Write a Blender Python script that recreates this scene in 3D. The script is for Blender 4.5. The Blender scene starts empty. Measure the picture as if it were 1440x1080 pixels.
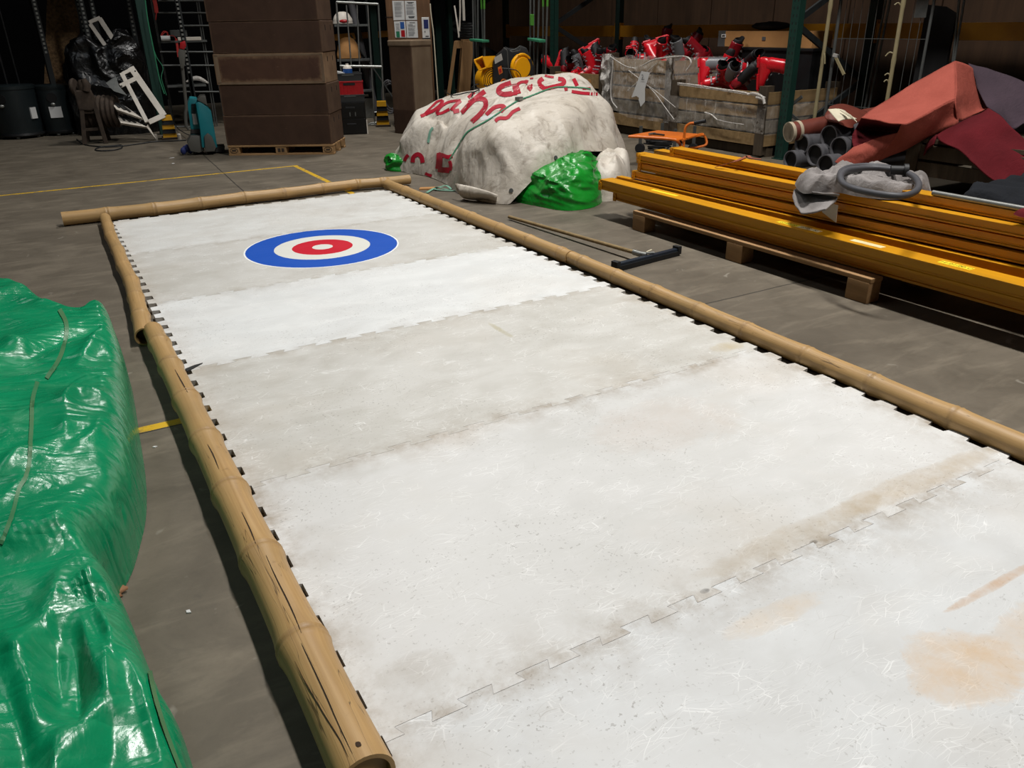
import bpy, bmesh, math, random
from math import sin, cos, pi, radians, sqrt, atan2, exp
from mathutils import Vector, Matrix, noise
from mathutils.bvhtree import BVHTree

random.seed(11)
SC = bpy.context.scene
COL = SC.collection

# ------------------------------------------------------------------ camera survey
CAM = Vector((-0.33058537, -6.65143646, 1.31705822))
FPX = 1115.51
PITCH, ROLL, YAW = 0.4277258, -0.01713679, 0.513865955
_f = Vector((sin(YAW) * cos(PITCH), cos(YAW) * cos(PITCH), -sin(PITCH)))
_r0 = Vector((cos(YAW), -sin(YAW), 0.0))
_u0 = _r0.cross(_f)
RGT = cos(ROLL) * _r0 + sin(ROLL) * _u0
UPV = -sin(ROLL) * _r0 + cos(ROLL) * _u0
FWD = _f


def ray(px, py):
    return FWD + RGT * ((px - 720) / FPX) - UPV * ((py - 540) / FPX)


def at(px, py, z=0.0):
    """survey: the point of the horizontal plane at height z seen at (px, py)"""
    d = ray(px, py)
    return CAM + d * ((z - CAM.z) / d.z)


def atx(px, py, x):
    d = ray(px, py)
    return CAM + d * ((x - CAM.x) / d.x)


def aty(px, py, y):
    d = ray(px, py)
    return CAM + d * ((y - CAM.y) / d.y)


def topx(p):
    d = Vector(p) - CAM
    w = d.dot(FWD)
    return 720 + FPX * d.dot(RGT) / w, 540 - FPX * d.dot(UPV) / w


class Frame:
    """upright local frame: x to the right, y away, z up, standing at a floor point"""

    def __init__(s, base, rz):
        s.b = Vector((base[0], base[1], base[2] if len(base) > 2 else 0.0))
        s.rz = rz
        s.ux = Vector((cos(rz), sin(rz), 0))
        s.uy = Vector((-sin(rz), cos(rz), 0))

    def L(s, px, py, d=0.0):
        """local (x, d, z) where the sight line meets the local plane y = d"""
        r = ray(px, py)
        t = ((s.b + s.uy * d - CAM).dot(s.uy)) / r.dot(s.uy)
        q = CAM + r * t - s.b
        return Vector((q.dot(s.ux), d, q.z))

    def W(s, x, y, z):
        return s.b + s.ux * x + s.uy * y + Vector((0, 0, z))


def facing(base):
    """rotation that turns a frame at this floor point square to the viewer's standpoint"""
    return -atan2(base[0] - CAM.x, base[1] - CAM.y)


# ------------------------------------------------------------------ mesh builder
class MB:
    def __init__(s):
        s.v = []
        s.f = []

    def add(s, vs, fs):
        o = len(s.v)
        s.v += [tuple(v) for v in vs]
        s.f += [tuple(i + o for i in f) for f in fs]
        return s

    def box(s, c, d, M=None, rz=0, rx=0, ry=0):
        x, y, z = d[0] / 2, d[1] / 2, d[2] / 2
        vs = [Vector(p) for p in ((-x, -y, -z), (x, -y, -z), (x, y, -z), (-x, y, -z), (-x, -y, z), (x, -y, z), (x, y, z), (-x, y, z))]
        if M is None and (rz or rx or ry):
            M = Matrix.Rotation(rz, 3, 'Z') @ Matrix.Rotation(ry, 3, 'Y') @ Matrix.Rotation(rx, 3, 'X')
        if M is not None:
            vs = [M @ v for v in vs]
        c = Vector(c)
        return s.add([v + c for v in vs], [(0, 3, 2, 1), (4, 5, 6, 7), (0, 1, 5, 4), (1, 2, 6, 5), (2, 3, 7, 6), (3, 0, 4, 7)])

    def hexa(s, p):
        """eight corners: bottom four then top four, counter-clockwise"""
        return s.add(p, [(0, 3, 2, 1), (4, 5, 6, 7), (0, 1, 5, 4), (1, 2, 6, 5), (2, 3, 7, 6), (3, 0, 4, 7)])

    def bar(s, p, q, w, h, up=(0, 0, 1)):
        p, q = Vector(p), Vector(q)
        a = (q - p).normalized()
        up = Vector(up)
        if abs(a.dot(up)) > .98:
            up = Vector((0, 1, 0))
        sd = a.cross(up).normalized()
        un = sd.cross(a)
        sd, un = sd * w / 2, un * h / 2
        return s.hexa([p - sd - un, p + sd - un, q + sd - un, q - sd - un, p - sd + un, p + sd + un, q + sd + un, q - sd + un])

    def tube(s, pts, r, n=10, cap=True, closed=False):
        pts = [Vector(p) for p in pts]
        m = len(pts)
        rs = r if isinstance(r, (list, tuple)) else [r] * m
        up = None
        vs, fs = [], []
        for i, p in enumerate(pts):
            if closed:
                a = pts[(i + 1) % m] - pts[i - 1]
            else:
                a = pts[min(i + 1, m - 1)] - pts[max(i - 1, 0)]
            a.normalize()
            if up is None:
                up = a.orthogonal().normalized()
            up = (up - a * up.dot(a)).normalized()
            b = a.cross(up)
            for k in range(n):
                t = 2 * pi * k / n
                vs.append(p + (up * cos(t) + b * sin(t)) * rs[i])
        segs = m if closed else m - 1
        for i in range(segs):
            j = (i + 1) % m
            for k in range(n):
                l = (k + 1) % n
                fs.append((i * n + k, i * n + l, j * n + l, j * n + k))
        if cap and not closed:
            fs.append(tuple(reversed(range(n))))
            fs.append(tuple((m - 1) * n + k for k in range(n)))
        return s.add(vs, fs)

    def cyl(s, p, q, r, n=16, r2=None, cap=True):
        return s.tube([p, q], [r, r if r2 is None else r2], n, cap)

    def lathe(s, prof, n=24, c=(0, 0, 0), M=None):
        c = Vector(c)
        vs, fs = [], []
        for (r, z) in prof:
            for k in range(n):
                t = 2 * pi * k / n
                v = Vector((r * cos(t), r * sin(t), z))
                vs.append((M @ v if M is not None else v) + c)
        for i in range(len(prof) - 1):
            for k in range(n):
                l = (k + 1) % n
                fs.append((i * n + k, i * n + l, (i + 1) * n + l, (i + 1) * n + k))
        if prof[0][0] > 1e-4:
            fs.append(tuple(reversed(range(n))))
        if prof[-1][0] > 1e-4:
            fs.append(tuple((len(prof) - 1) * n + k for k in range(n)))
        return s.add(vs, fs)

    def prism(s, poly, z0, z1, M=None, c=(0, 0, 0)):
        """polygon (counter-clockwise x, y) extruded z0..z1"""
        n = len(poly)
        c = Vector(c)
        vs = [Vector((x, y, z0)) for x, y in poly] + [Vector((x, y, z1)) for x, y in poly]
        if M is not None:
            vs = [M @ v for v in vs]
        vs = [v + c for v in vs]
        fs = [tuple(reversed(range(n))), tuple(range(n, 2 * n))]
        for i in range(n):
            j = (i + 1) % n
            fs.append((i, j, n + j, n + i))
        return s.add(vs, fs)

    def grid(s, fn, nu, nv, cu=False, cv=False):
        vs = [fn(i / (nu if cu else nu - 1), j / (nv if cv else nv - 1)) for i in range(nu) for j in range(nv)]
        fs = []
        for i in range(nu if cu else nu - 1):
            for j in range(nv if cv else nv - 1):
                a, b = i, (i + 1) % nu
                c, d = j, (j + 1) % nv
                fs.append((a * nv + c, b * nv + c, b * nv + d, a * nv + d))
        return s.add(vs, fs)

    def blob(s, c, d, n=10, m=None):
        """rounded box / ellipsoid"""
        c = Vector(c)
        k = 16
        def f(u, v):
            a, b = 2 * pi * u, pi * (v - .5)
            p = Vector((d[0] / 2 * cos(b) * cos(a), d[1] / 2 * cos(b) * sin(a), d[2] / 2 * sin(b)))
            return (m @ p if m is not None else p) + c
        return s.grid(f, k, n, cu=True)

    def build(s, name, mat, parent=None, smooth=35, bevel=0.0, thick=0.0, sub=0, loc=None, rz=0.0):
        me = bpy.data.meshes.new(name)
        me.from_pydata(s.v, [], s.f)
        bm = bmesh.new()
        bm.from_mesh(me)
        bmesh.ops.recalc_face_normals(bm, faces=bm.faces) if not thick else None
        if bevel:
            es = [e for e in bm.edges if len(e.link_faces) == 2 and e.calc_face_angle(0) > .6]
            bmesh.ops.bevel(bm, geom=es, offset=bevel, segments=2, affect='EDGES', profile=.6, clamp_overlap=True)
        bm.to_mesh(me)
        bm.free()
        if smooth:
            me.shade_smooth()
            me.set_sharp_from_angle(angle=radians(smooth))
        me.materials.append(mat)
        o = bpy.data.objects.new(name, me)
        COL.objects.link(o)
        if parent is not None:
            o.parent = parent
        if loc is not None:
            o.location = loc
        if rz:
            o.rotation_euler.z = rz
        if thick:
            m = o.modifiers.new('thickness', 'SOLIDIFY')
            m.thickness = thick
            m.offset = 0
        if sub:
            m = o.modifiers.new('smooth', 'SUBSURF')
            m.levels = m.render_levels = sub
        return o


def tag(o, label=None, cat=None, group=None, kind=None):
    if label: o['label'] = label
    if cat: o['category'] = cat
    if group: o['group'] = group
    if kind: o['kind'] = kind
    return o


def thing(name, label, cat, loc=(0, 0, 0), rz=0.0, group=None):
    o = bpy.data.objects.new(name, None)
    COL.objects.link(o)
    o.empty_display_size = .1
    o.location = loc
    o.rotation_euler = (0, 0, rz)
    return tag(o, label, cat, group)


def fthing(name, label, cat, fr, group=None):
    return thing(name, label, cat, fr.b, fr.rz, group)


def copy_tree(o, label=None, loc=None, rot=None, group=None):
    r = o.copy()
    COL.objects.link(r)
    if label: r['label'] = label
    if group: r['group'] = group
    if loc is not None: r.location = loc
    if rot is not None: r.rotation_euler = rot
    for ch in list(o.children):
        c = ch.copy()
        COL.objects.link(c)
        c.parent = r
        for g in list(ch.children):
            d = g.copy()
            COL.objects.link(d)
            d.parent = c
    return r


def structure(o):
    o['kind'] = 'structure'
    return o


def catmull(pts, n):
    """n samples of a smooth curve through the points"""
    P = [Vector(p) for p in pts]
    m = len(P) - 1
    out = []
    for i in range(n):
        t = i / (n - 1) * m
        k = min(int(t), m - 1)
        u = t - k
        p1, p2 = P[k], P[k + 1]
        p0 = P[k - 1] if k > 0 else p1 * 2 - p2
        p3 = P[k + 2] if k + 2 <= m else p2 * 2 - p1
        out.append(.5 * ((2 * p1) + (p2 - p0) * u + (2 * p0 - 5 * p1 + 4 * p2 - p3) * u * u + (3 * p1 - p0 - 3 * p2 + p3) * u ** 3))
    return out


def lerp_poly(pts, t):
    """piecewise linear: pts sorted [(t, value), ...]"""
    if t <= pts[0][0]: return pts[0][1]
    for (a, x), (b, y) in zip(pts, pts[1:]):
        if t <= b:
            return x + (y - x) * (t - a) / (b - a)
    return pts[-1][1]


def ridge(p):
    return 1 - abs(noise.noise(p)) * 2.2


def text_mesh(body, size, mat, name, parent, loc, rot, align='CENTER', depth=0.0005):
    cu = bpy.data.curves.new(name, 'FONT')
    cu.body = body
    cu.size = size
    cu.align_x = align
    cu.align_y = 'CENTER'
    cu.extrude = depth
    tmp = bpy.data.objects.new(name, cu)
    COL.objects.link(tmp)
    dg = bpy.context.evaluated_depsgraph_get()
    me = bpy.data.meshes.new_from_object(tmp.evaluated_get(dg))
    bpy.data.objects.remove(tmp)
    o = bpy.data.objects.new(name, me)
    me.materials.clear()
    me.materials.append(mat)
    COL.objects.link(o)
    o.parent = parent
    o.location = loc
    o.rotation_euler = rot
    return o
# ------------------------------------------------------------------ materials
def hexc(h):
    h = h.lstrip('#')
    c = [int(h[i:i + 2], 16) / 255 for i in (0, 2, 4)]
    return tuple(x / 12.92 if x <= .04045 else ((x + .055) / 1.055) ** 2.4 for x in c) + (1.0,)


def col(c):
    return hexc(c) if isinstance(c, str) else (tuple(c) + (1.0,) if len(c) == 3 else c)


class NT:
    """tiny node-tree writer"""

    def __init__(s, name):
        s.m = bpy.data.materials.new(name)
        s.m.use_nodes = True
        s.t = s.m.node_tree
        s.t.nodes.clear()
        s.out = s.n('ShaderNodeOutputMaterial')
        s.tc = s.n('ShaderNodeTexCoord')
        s.geo = None

    def n(s, ty, **kw):
        nd = s.t.nodes.new(ty)
        for k, v in kw.items():
            setattr(nd, k, v)
        return nd

    def link(s, a, b):
        s.t.links.new(a, b)

    def setin(s, sock, v):
        if isinstance(v, bpy.types.NodeSocket):
            s.link(v, sock)
        elif v is not None:
            sock.default_value = v

    def pos(s):
        if s.geo is None:
            s.geo = s.n('ShaderNodeNewGeometry')
        return s.geo.outputs['Position']

    def obj(s):
        return s.tc.outputs['Object']

    def mapping(s, v, loc=(0, 0, 0), rot=(0, 0, 0), sc=(1, 1, 1)):
        m = s.n('ShaderNodeMapping')
        s.link(v, m.inputs[0])
        m.inputs['Location'].default_value = loc
        m.inputs['Rotation'].default_value = rot
        m.inputs['Scale'].default_value = sc
        return m.outputs[0]

    def noise(s, v, scale, detail=4, rough=.55, dist=0):
        nd = s.n('ShaderNodeTexNoise')
        s.link(v, nd.inputs['Vector'])
        nd.inputs['Scale'].default_value = scale
        nd.inputs['Detail'].default_value = detail
        nd.inputs['Roughness'].default_value = rough
        nd.inputs['Distortion'].default_value = dist
        return nd.outputs['Fac']

    def noisec(s, v, scale, detail=3):
        nd = s.n('ShaderNodeTexNoise')
        s.link(v, nd.inputs['Vector'])
        nd.inputs['Scale'].default_value = scale
        nd.inputs['Detail'].default_value = detail
        return nd.outputs['Color']

    def voro(s, v, scale, feature='DISTANCE_TO_EDGE', rnd=1):
        nd = s.n('ShaderNodeTexVoronoi', feature=feature)
        s.link(v, nd.inputs['Vector'])
        nd.inputs['Scale'].default_value = scale
        nd.inputs['Randomness'].default_value = rnd
        return nd.outputs['Distance']

    def ramp(s, f, stops, interp='LINEAR'):
        nd = s.n('ShaderNodeValToRGB')
        s.link(f, nd.inputs[0])
        cr = nd.color_ramp
        cr.interpolation = interp
        while len(cr.elements) < len(stops):
            cr.elements.new(.5)
        for e, (p, c) in zip(cr.elements, stops):
            e.position = p
            e.color = (c, c, c, 1) if isinstance(c, (int, float)) else col(c)
        return nd.outputs[0]

    def math(s, op, a, b=None, c=None, clamp=False):
        nd = s.n('ShaderNodeMath', operation=op)
        nd.use_clamp = clamp
        s.setin(nd.inputs[0], a)
        if b is not None: s.setin(nd.inputs[1], b)
        if c is not None: s.setin(nd.inputs[2], c)
        return nd.outputs[0]

    def mix(s, f, a, b, mode='MIX'):
        nd = s.n('ShaderNodeMix', data_type='RGBA', blend_type=mode)
        s.setin(nd.inputs['Factor'], f)
        s.setin(nd.inputs['A'], a if isinstance(a, bpy.types.NodeSocket) else col(a))
        s.setin(nd.inputs['B'], b if isinstance(b, bpy.types.NodeSocket) else col(b))
        return nd.outputs['Result']

    def sep(s, v):
        nd = s.n('ShaderNodeSeparateXYZ')
        s.link(v, nd.inputs[0])
        return nd.outputs

    def attr(s, name):
        nd = s.n('ShaderNodeAttribute', attribute_name=name)
        return nd.outputs['Fac']

    def bump(s, h, strength=.3, dist=.01, normal=None):
        nd = s.n('ShaderNodeBump')
        s.link(h, nd.inputs['Height'])
        nd.inputs['Strength'].default_value = strength
        nd.inputs['Distance'].default_value = dist
        if normal is not None: s.link(normal, nd.inputs['Normal'])
        return nd.outputs[0]

    def pbsdf(s, color, rough=.5, metal=0.0, normal=None, spec=.5, **kw):
        b = s.n('ShaderNodeBsdfPrincipled')
        s.setin(b.inputs['Base Color'], color if isinstance(color, bpy.types.NodeSocket) else col(color))
        s.setin(b.inputs['Roughness'], rough)
        s.setin(b.inputs['Metallic'], metal)
        s.setin(b.inputs['Specular IOR Level'], spec)
        if normal is not None: s.link(normal, b.inputs['Normal'])
        for k, v in kw.items():
            s.setin(b.inputs[k.replace('_', ' ')], v)
        return b

    def done(s, b):
        s.link(b.outputs[0], s.out.inputs['Surface'])
        return s.m


def pm(name, c, rough=.5, metal=0.0, c2=None, scale=6, amt=.5, bump=0.0, bscale=60, stretch=(1, 1, 1), spec=.4, detail=5, rv=.1, **kw):
    """general procedural surface: two pigments mixed by noise, varying gloss, fine relief"""
    t = NT(name)
    v = t.mapping(t.obj(), sc=stretch)
    f = t.noise(v, scale, detail, .6)
    base = col(c)
    if c2 is None:
        c2 = tuple(x * .72 for x in base[:3])
    cc = t.mix(t.math('MULTIPLY', t.ramp(f, [(.35, 0.0), (.68, 1.0)]), amt), base, c2)
    r = t.math('ADD', rough - rv / 2, t.math('MULTIPLY', f, rv), clamp=True)
    nm = t.bump(t.noise(v, bscale, 3), bump, .004) if bump else None
    return t.done(t.pbsdf(cc, r, metal, nm, spec, **kw))


def wood(name, c, c2, rough=.7, axis=0, scale=9):
    st = [14, 14, 14]
    st[axis] = 1.2
    t = NT(name)
    v = t.mapping(t.obj(), sc=st)
    f = t.noise(v, scale / 6, 6, .65, .4)
    big = t.noise(t.obj(), 2.3, 2)
    cc = t.mix(t.ramp(f, [(.3, 0.0), (.7, 1.0)]), c, c2)
    dk = tuple(x * .55 for x in col(c2)[:3])
    cc = t.mix(t.math('MULTIPLY', t.ramp(big, [(.5, 0.0), (.75, 1.0)]), .55), cc, dk)
    return t.done(t.pbsdf(cc, rough, 0, t.bump(f, .25, .004), .25))


def concrete():
    t = NT('concrete')
    v = t.obj()
    a = t.noise(v, .55, 5, .6, .5)
    b = t.noise(v, 3.2, 8, .65, .6)
    c = t.noise(t.mapping(v, rot=(0, 0, .5), sc=(1, 4, 1)), 2.4, 6, .62, .5)
    d = t.noise(v, 45, 4, .6)
    cc = t.mix(t.ramp(b, [(.25, 0.0), (.75, 1.0)]), '#544d42', '#72695b')
    cc = t.mix(t.math('MULTIPLY', t.ramp(a, [(.38, 0.0), (.66, 1.0)]), .55), cc, '#463f35')
    cc = t.mix(t.math('MULTIPLY', t.ramp(c, [(.5, 0.0), (.72, 1.0)]), .45), cc, '#847a6a')
    cc = t.mix(t.math('MULTIPLY', t.ramp(d, [(.3, 1.0), (.5, 0.0)]), .18), cc, '#4b463e')
    # sparse pale scuffs and dark spots
    e = t.noise(v, 9, 2, .5, 1.2)
    cc = t.mix(t.math('MULTIPLY', t.ramp(e, [(.70, 0.0), (.76, 1.0)]), .25), cc, '#b3aea2')
    g = t.noise(t.mapping(v, loc=(4, 2, 0)), 5.5, 4, .6, .8)
    cc = t.mix(t.math('MULTIPLY', t.ramp(g, [(.66, 0.0), (.74, 1.0)]), .45), cc, '#4a453d')
    x, y, z = t.sep(v)
    def near(co, val, w):
        return t.math('LESS_THAN', t.math('ABSOLUTE', t.math('SUBTRACT', co, val)), w)
    def rng(co, lo, hi):
        return t.math('MULTIPLY', t.math('GREATER_THAN', co, lo), t.math('LESS_THAN', co, hi))
    # saw-cut joints
    wob = t.math('MULTIPLY', t.math('SUBTRACT', t.noise(v, 1.5, 3), .5), .03)
    jx = t.math('ADD', x, t.math('ADD', wob, t.math('MULTIPLY', y, -.0462)))
    jy = t.math('ADD', y, wob)
    joints = t.math('MAXIMUM', near(jx, 1.085, .006), near(jy, -3.80, .005))
    joints = t.math('MAXIMUM', joints, near(jx, -3.9, .006))
    joints = t.math('MAXIMUM', joints, near(jx, 6.0, .006))
    joints = t.math('MAXIMUM', joints, near(jy, 2.3, .005))
    cc = t.mix(t.math('MULTIPLY', joints, .85), cc, '#2a2722')
    # painted yellow bay lines, worn
    l1 = t.math('MULTIPLY', near(t.math('ADD', y, t.math('MULTIPLY', x, -.027)), 1.725, .022), rng(x, -6, 1.915))
    l2 = t.math('MULTIPLY', near(x, 1.89, .024), rng(y, -3.79, 1.79))
    l3 = t.math('MULTIPLY', near(y, -3.775, .024), rng(x, -6, .9))
    ln = t.math('MAXIMUM', t.math('MAXIMUM', l1, l2), l3)
    wear = t.ramp(t.noise(v, 14, 6, .7), [(.36, .25), (.5, 1.0)])
    cc = t.mix(t.math('MULTIPLY', ln, wear), cc, '#c9a01e')
    rg = t.math('ADD', .42, t.math('MULTIPLY', b, .3))
    nm = t.bump(t.math('ADD', t.math('MULTIPLY', b, .6), t.math('MULTIPLY', d, .4)), .12, .006)
    return t.done(t.pbsdf(cc, rg, 0, nm, .35))


def ice(name, base, patch, grime=.5, seed=0, target=None, stain=None, y0=0, y1=-1):
    """worn white skating panel: mottling, scratches, specks, dirt along its seams"""
    t = NT(name)
    v = t.obj()
    vs = t.mapping(v, loc=(seed * 3.7, seed * 1.9, seed))
    a = t.noise(vs, 1.3, 5, .6, .6)
    b = t.noise(t.mapping(vs, rot=(0, 0, .35), sc=(1, 2.2, 1)), 3.5, 6, .65, .8)
    cc = t.mix(t.ramp(t.math('ADD', t.math('MULTIPLY', a, .55), t.math('MULTIPLY', b, .45)), [(.4, 0.0), (.58, 1.0)]), base, patch)
    warm = t.noise(vs, 2.1, 3, .5)
    cc = t.mix(t.math('MULTIPLY', t.ramp(warm, [(.52, 0.0), (.75, 1.0)]), .35 * grime), cc, '#c3b7a6')
    # skate scratches: thin curved light lines
    wv = t.n('ShaderNodeVectorMath', operation='ADD')
    ns = t.n('ShaderNodeVectorMath', operation='SCALE')
    t.link(t.noisec(vs, 5, 2), ns.inputs[0])
    ns.inputs['Scale'].default_value = .10
    t.link(vs, wv.inputs[0])
    t.link(ns.outputs[0], wv.inputs[1])
    scr = None
    for sc_, rot in ((7, .2), (11, 1.1), (9, 2.3)):
        ed = t.voro(t.mapping(wv.outputs[0], rot=(0, 0, rot), sc=(1, 4.5, 1)), sc_)
        ln = t.ramp(ed, [(.0, 1.0), (.016, 0.0)])
        scr = ln if scr is None else t.math('MAXIMUM', scr, ln)
    scr = t.math('MULTIPLY', scr, t.ramp(t.noise(vs, 9, 3), [(.45, 0.0), (.65, 1.0)]))
    cc = t.mix(t.math('MULTIPLY', scr, .62), cc, '#f4f5f4')
    dscr = t.ramp(t.voro(t.mapping(wv.outputs[0], rot=(0, 0, .7), sc=(1, 4, 1)), 5.3), [(0, 1.0), (.006, 0.0)])
    dscr = t.math('MULTIPLY', dscr, t.ramp(t.noise(vs, 6, 3), [(.5, 0.0), (.68, 1.0)]))
    cc = t.mix(t.math('MULTIPLY', dscr, .5), cc, '#8e867a')
    sp = t.ramp(t.noise(vs, 110, 2, .5), [(.65, 0.0), (.69, 1.0)])
    spm = t.ramp(t.noise(vs, 2.2, 3), [(.42, 0.0), (.62, 1.0)])
    cc = t.mix(t.math('MULTIPLY', t.math('MULTIPLY', sp, spm), .5), cc, '#77716a')
    x, y, z = t.sep(v)
    def edge(yv):
        dd = t.math('ABSOLUTE', t.math('SUBTRACT', y, yv))
        return t.math('POWER', 2.718, t.math('MULTIPLY', dd, -14.0))
    ge = t.math('MAXIMUM', edge(y0), edge(y1))
    gl = t.math('POWER', 2.718, t.math('MULTIPLY', t.math('ABSOLUTE', x), -16.0))
    gr = t.math('POWER', 2.718, t.math('MULTIPLY', t.math('ABSOLUTE', t.math('SUBTRACT', x, 2.14)), -13.0))
    ge = t.math('MAXIMUM', ge, t.math('MAXIMUM', gl, gr))
    gm = t.math('MULTIPLY', ge, t.ramp(t.noise(vs, 7, 7, .72), [(.42, 0.0), (.68, 1.0)]))
    cc = t.mix(t.math('MULTIPLY', gm, grime), cc, '#8b7b64')
    if stain:
        for (sx, sy, rx, ry, cl, am) in stain:
            nz = t.math('MULTIPLY', t.math('SUBTRACT', t.noise(v, 5, 7, .72, .8), .5), 2.6)
            q = t.math('ADD', t.math('ADD', t.math('POWER', t.math('DIVIDE', t.math('SUBTRACT', x, sx), rx), 2.0), t.math('POWER', t.math('DIVIDE', t.math('SUBTRACT', y, sy), ry), 2.0)), nz)
            mk = t.ramp(q, [(.1, 1.0), (.7, .55), (1.0, 0.0)])
            mk = t.math('MULTIPLY', mk, t.ramp(t.noise(v, 10, 5, .7), [(.3, .35), (.65, 1.0)]))
            cc = t.mix(t.math('MULTIPLY', mk, am), cc, cl)
    if target:
        tx, ty, R = target
        d = t.math('SQRT', t.math('ADD', t.math('POWER', t.math('SUBTRACT', x, tx), 2.0), t.math('POWER', t.math('SUBTRACT', y, ty), 2.0)))
        d = t.math('DIVIDE', d, R)
        for lim, cl in ((1.006, '#eef0ee'), (.985, '#1150b4'), (.625, '#d9dad2'), (.395, '#c3122a'), (.135, '#d9dad2')):
            cc = t.mix(t.math('LESS_THAN', d, lim), cc, cl)
    rg = t.math('ADD', .3, t.math('MULTIPLY', b, .25))
    h = t.math('ADD', t.math('MULTIPLY', scr, .3), t.noise(vs, 30, 4))
    return t.done(t.pbsdf(cc, rg, 0, t.bump(h, .08, .003), .35))


def bamboo_mat():
    t = NT('bamboo')
    u = t.attr('along')
    a = t.attr('around')
    nd = t.attr('scar')
    cmb = t.n('ShaderNodeCombineXYZ')
    t.link(t.math('MULTIPLY', u, 1.1), cmb.inputs[0])
    t.link(t.math('MULTIPLY', a, 16), cmb.inputs[1])
    f = t.noise(cmb.outputs[0], 2.2, 6, .65)
    big = t.noise(t.obj(), 3.2, 4)
    cc = t.mix(t.ramp(f, [(.3, 0.0), (.72, 1.0)]), '#a27f50', '#ba9866')
    cc = t.mix(t.math('MULTIPLY', t.ramp(big, [(.4, 0.0), (.7, 1.0)]), .5), cc, '#937a52')
    cmb2 = t.n('ShaderNodeCombineXYZ')
    t.link(t.math('MULTIPLY', u, .35), cmb2.inputs[0])
    t.link(t.math('MULTIPLY', a, 3.0), cmb2.inputs[1])
    cr = t.noise(cmb2.outputs[0], 3.0, 3, .4, .15)
    crk = t.ramp(t.math('ABSOLUTE', t.math('SUBTRACT', cr, .5)), [(0, 1.0), (.0035, 0.0)])
    crk = t.math('MULTIPLY', crk, t.ramp(t.noise(cmb2.outputs[0], 1.4, 2), [(.5, 0.0), (.56, 1.0)]))
    cc = t.mix(t.math('MULTIPLY', crk, .8), cc, '#3d2c1c')
    spot = t.ramp(t.noise(t.obj(), 26, 3, .6), [(.66, 0.0), (.74, 1.0)])
    cc = t.mix(t.math('MULTIPLY', spot, .35), cc, '#6d5232')
    cc = t.mix(t.math('MULTIPLY', nd, .6), cc, '#7d6242')
    nm = t.bump(t.math('SUBTRACT', f, crk), .15, .004)
    return t.done(t.pbsdf(cc, t.math('ADD', .36, t.math('MULTIPLY', f, .2)), 0, nm, .4))


def box_mat(name, c, c2, rub, width, amt):
    """brown fibreboard, dust rubbed along the box edges (box about 1.19 x .58 x .31, origin under its centre)"""
    t = NT(name)
    v = t.obj()
    n = t.noise(v, 3.5, 6, .65, .5)
    cc = t.mix(t.ramp(n, [(.35, 0.0), (.7, 1.0)]), c, c2)
    x, y, z = t.sep(v)
    dx = t.math('SUBTRACT', .59, t.math('ABSOLUTE', x))
    dz = t.math('SUBTRACT', .155, t.math('ABSOLUTE', t.math('SUBTRACT', z, .155)))
    d = t.math('MINIMUM', dx, dz)
    d = t.math('ADD', d, t.math('MULTIPLY', t.math('SUBTRACT', t.noise(v, 9, 5, .7), .5), width * 1.3))
    m = t.ramp(t.math('DIVIDE', d, width), [(.15, 1.0), (.8, 0.0)])
    m = t.math('MULTIPLY', m, t.ramp(t.noise(v, 5, 4), [(.3, .45), (.6, 1.0)]))
    cc = t.mix(t.math('MULTIPLY', m, amt), cc, rub)
    sc = t.ramp(t.noise(t.mapping(v, sc=(2, 2, 9)), 8, 3), [(.68, 0.0), (.74, 1.0)])
    cc = t.mix(t.math('MULTIPLY', sc, .3), cc, rub)
    return t.done(t.pbsdf(cc, .8, 0, t.bump(n, .1, .004), .25))


def vinyl(name, c, c2, dirt, crinkle=.25, rough=.3, dirtamt=.5, bump=.25):
    """PVC tarpaulin: fold relief, dust, scuffs"""
    t = NT(name)
    v = t.obj()
    a = t.noise(v, 2.2, 5, .6, .4)
    cc = t.mix(t.ramp(a, [(.35, 0.0), (.7, 1.0)]), c, c2)
    d = t.noise(v, 7, 7, .7, .8)
    cc = t.mix(t.math('MULTIPLY', t.ramp(d, [(.52, 0.0), (.74, 1.0)]), dirtamt), cc, dirt)
    e = t.ramp(t.voro(t.mapping(v, sc=(1, 1.7, 1)), 6.5), [(0, 1.0), (.02, 0.0)])
    e = t.math('MULTIPLY', e, t.ramp(t.noise(v, 5, 3), [(.5, 0.0), (.66, 1.0)]))
    cc = t.mix(t.math('MULTIPLY', e, .4 * dirtamt), cc, dirt)
    big = t.noise(v, 8, 4, .55, .6)
    fine = t.noise(v, 30, 4, .6)
    c1_ = t.noise(t.mapping(v, rot=(0, 0, .75), sc=(1, 2.6, 1)), 3.0, 2, .4, 1.2)
    c2_ = t.noise(t.mapping(v, rot=(0, .3, -.5), sc=(1, 2.4, 1)), 5.0, 2, .4, 1.0)
    cr = t.math('ADD', t.math('ABSOLUTE', t.math('SUBTRACT', c1_, .5)), t.math('MULTIPLY', t.math('ABSOLUTE', t.math('SUBTRACT', c2_, .5)), .6))
    nm = t.bump(t.math('ADD', big, t.math('MULTIPLY', fine, .25)), bump, .02)
    nm = t.bump(cr, crinkle, .05, nm)
    rg = t.math('ADD', rough - .08, t.math('MULTIPLY', d, .25))
    return t.done(t.pbsdf(cc, rg, 0, nm, .5))


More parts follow.
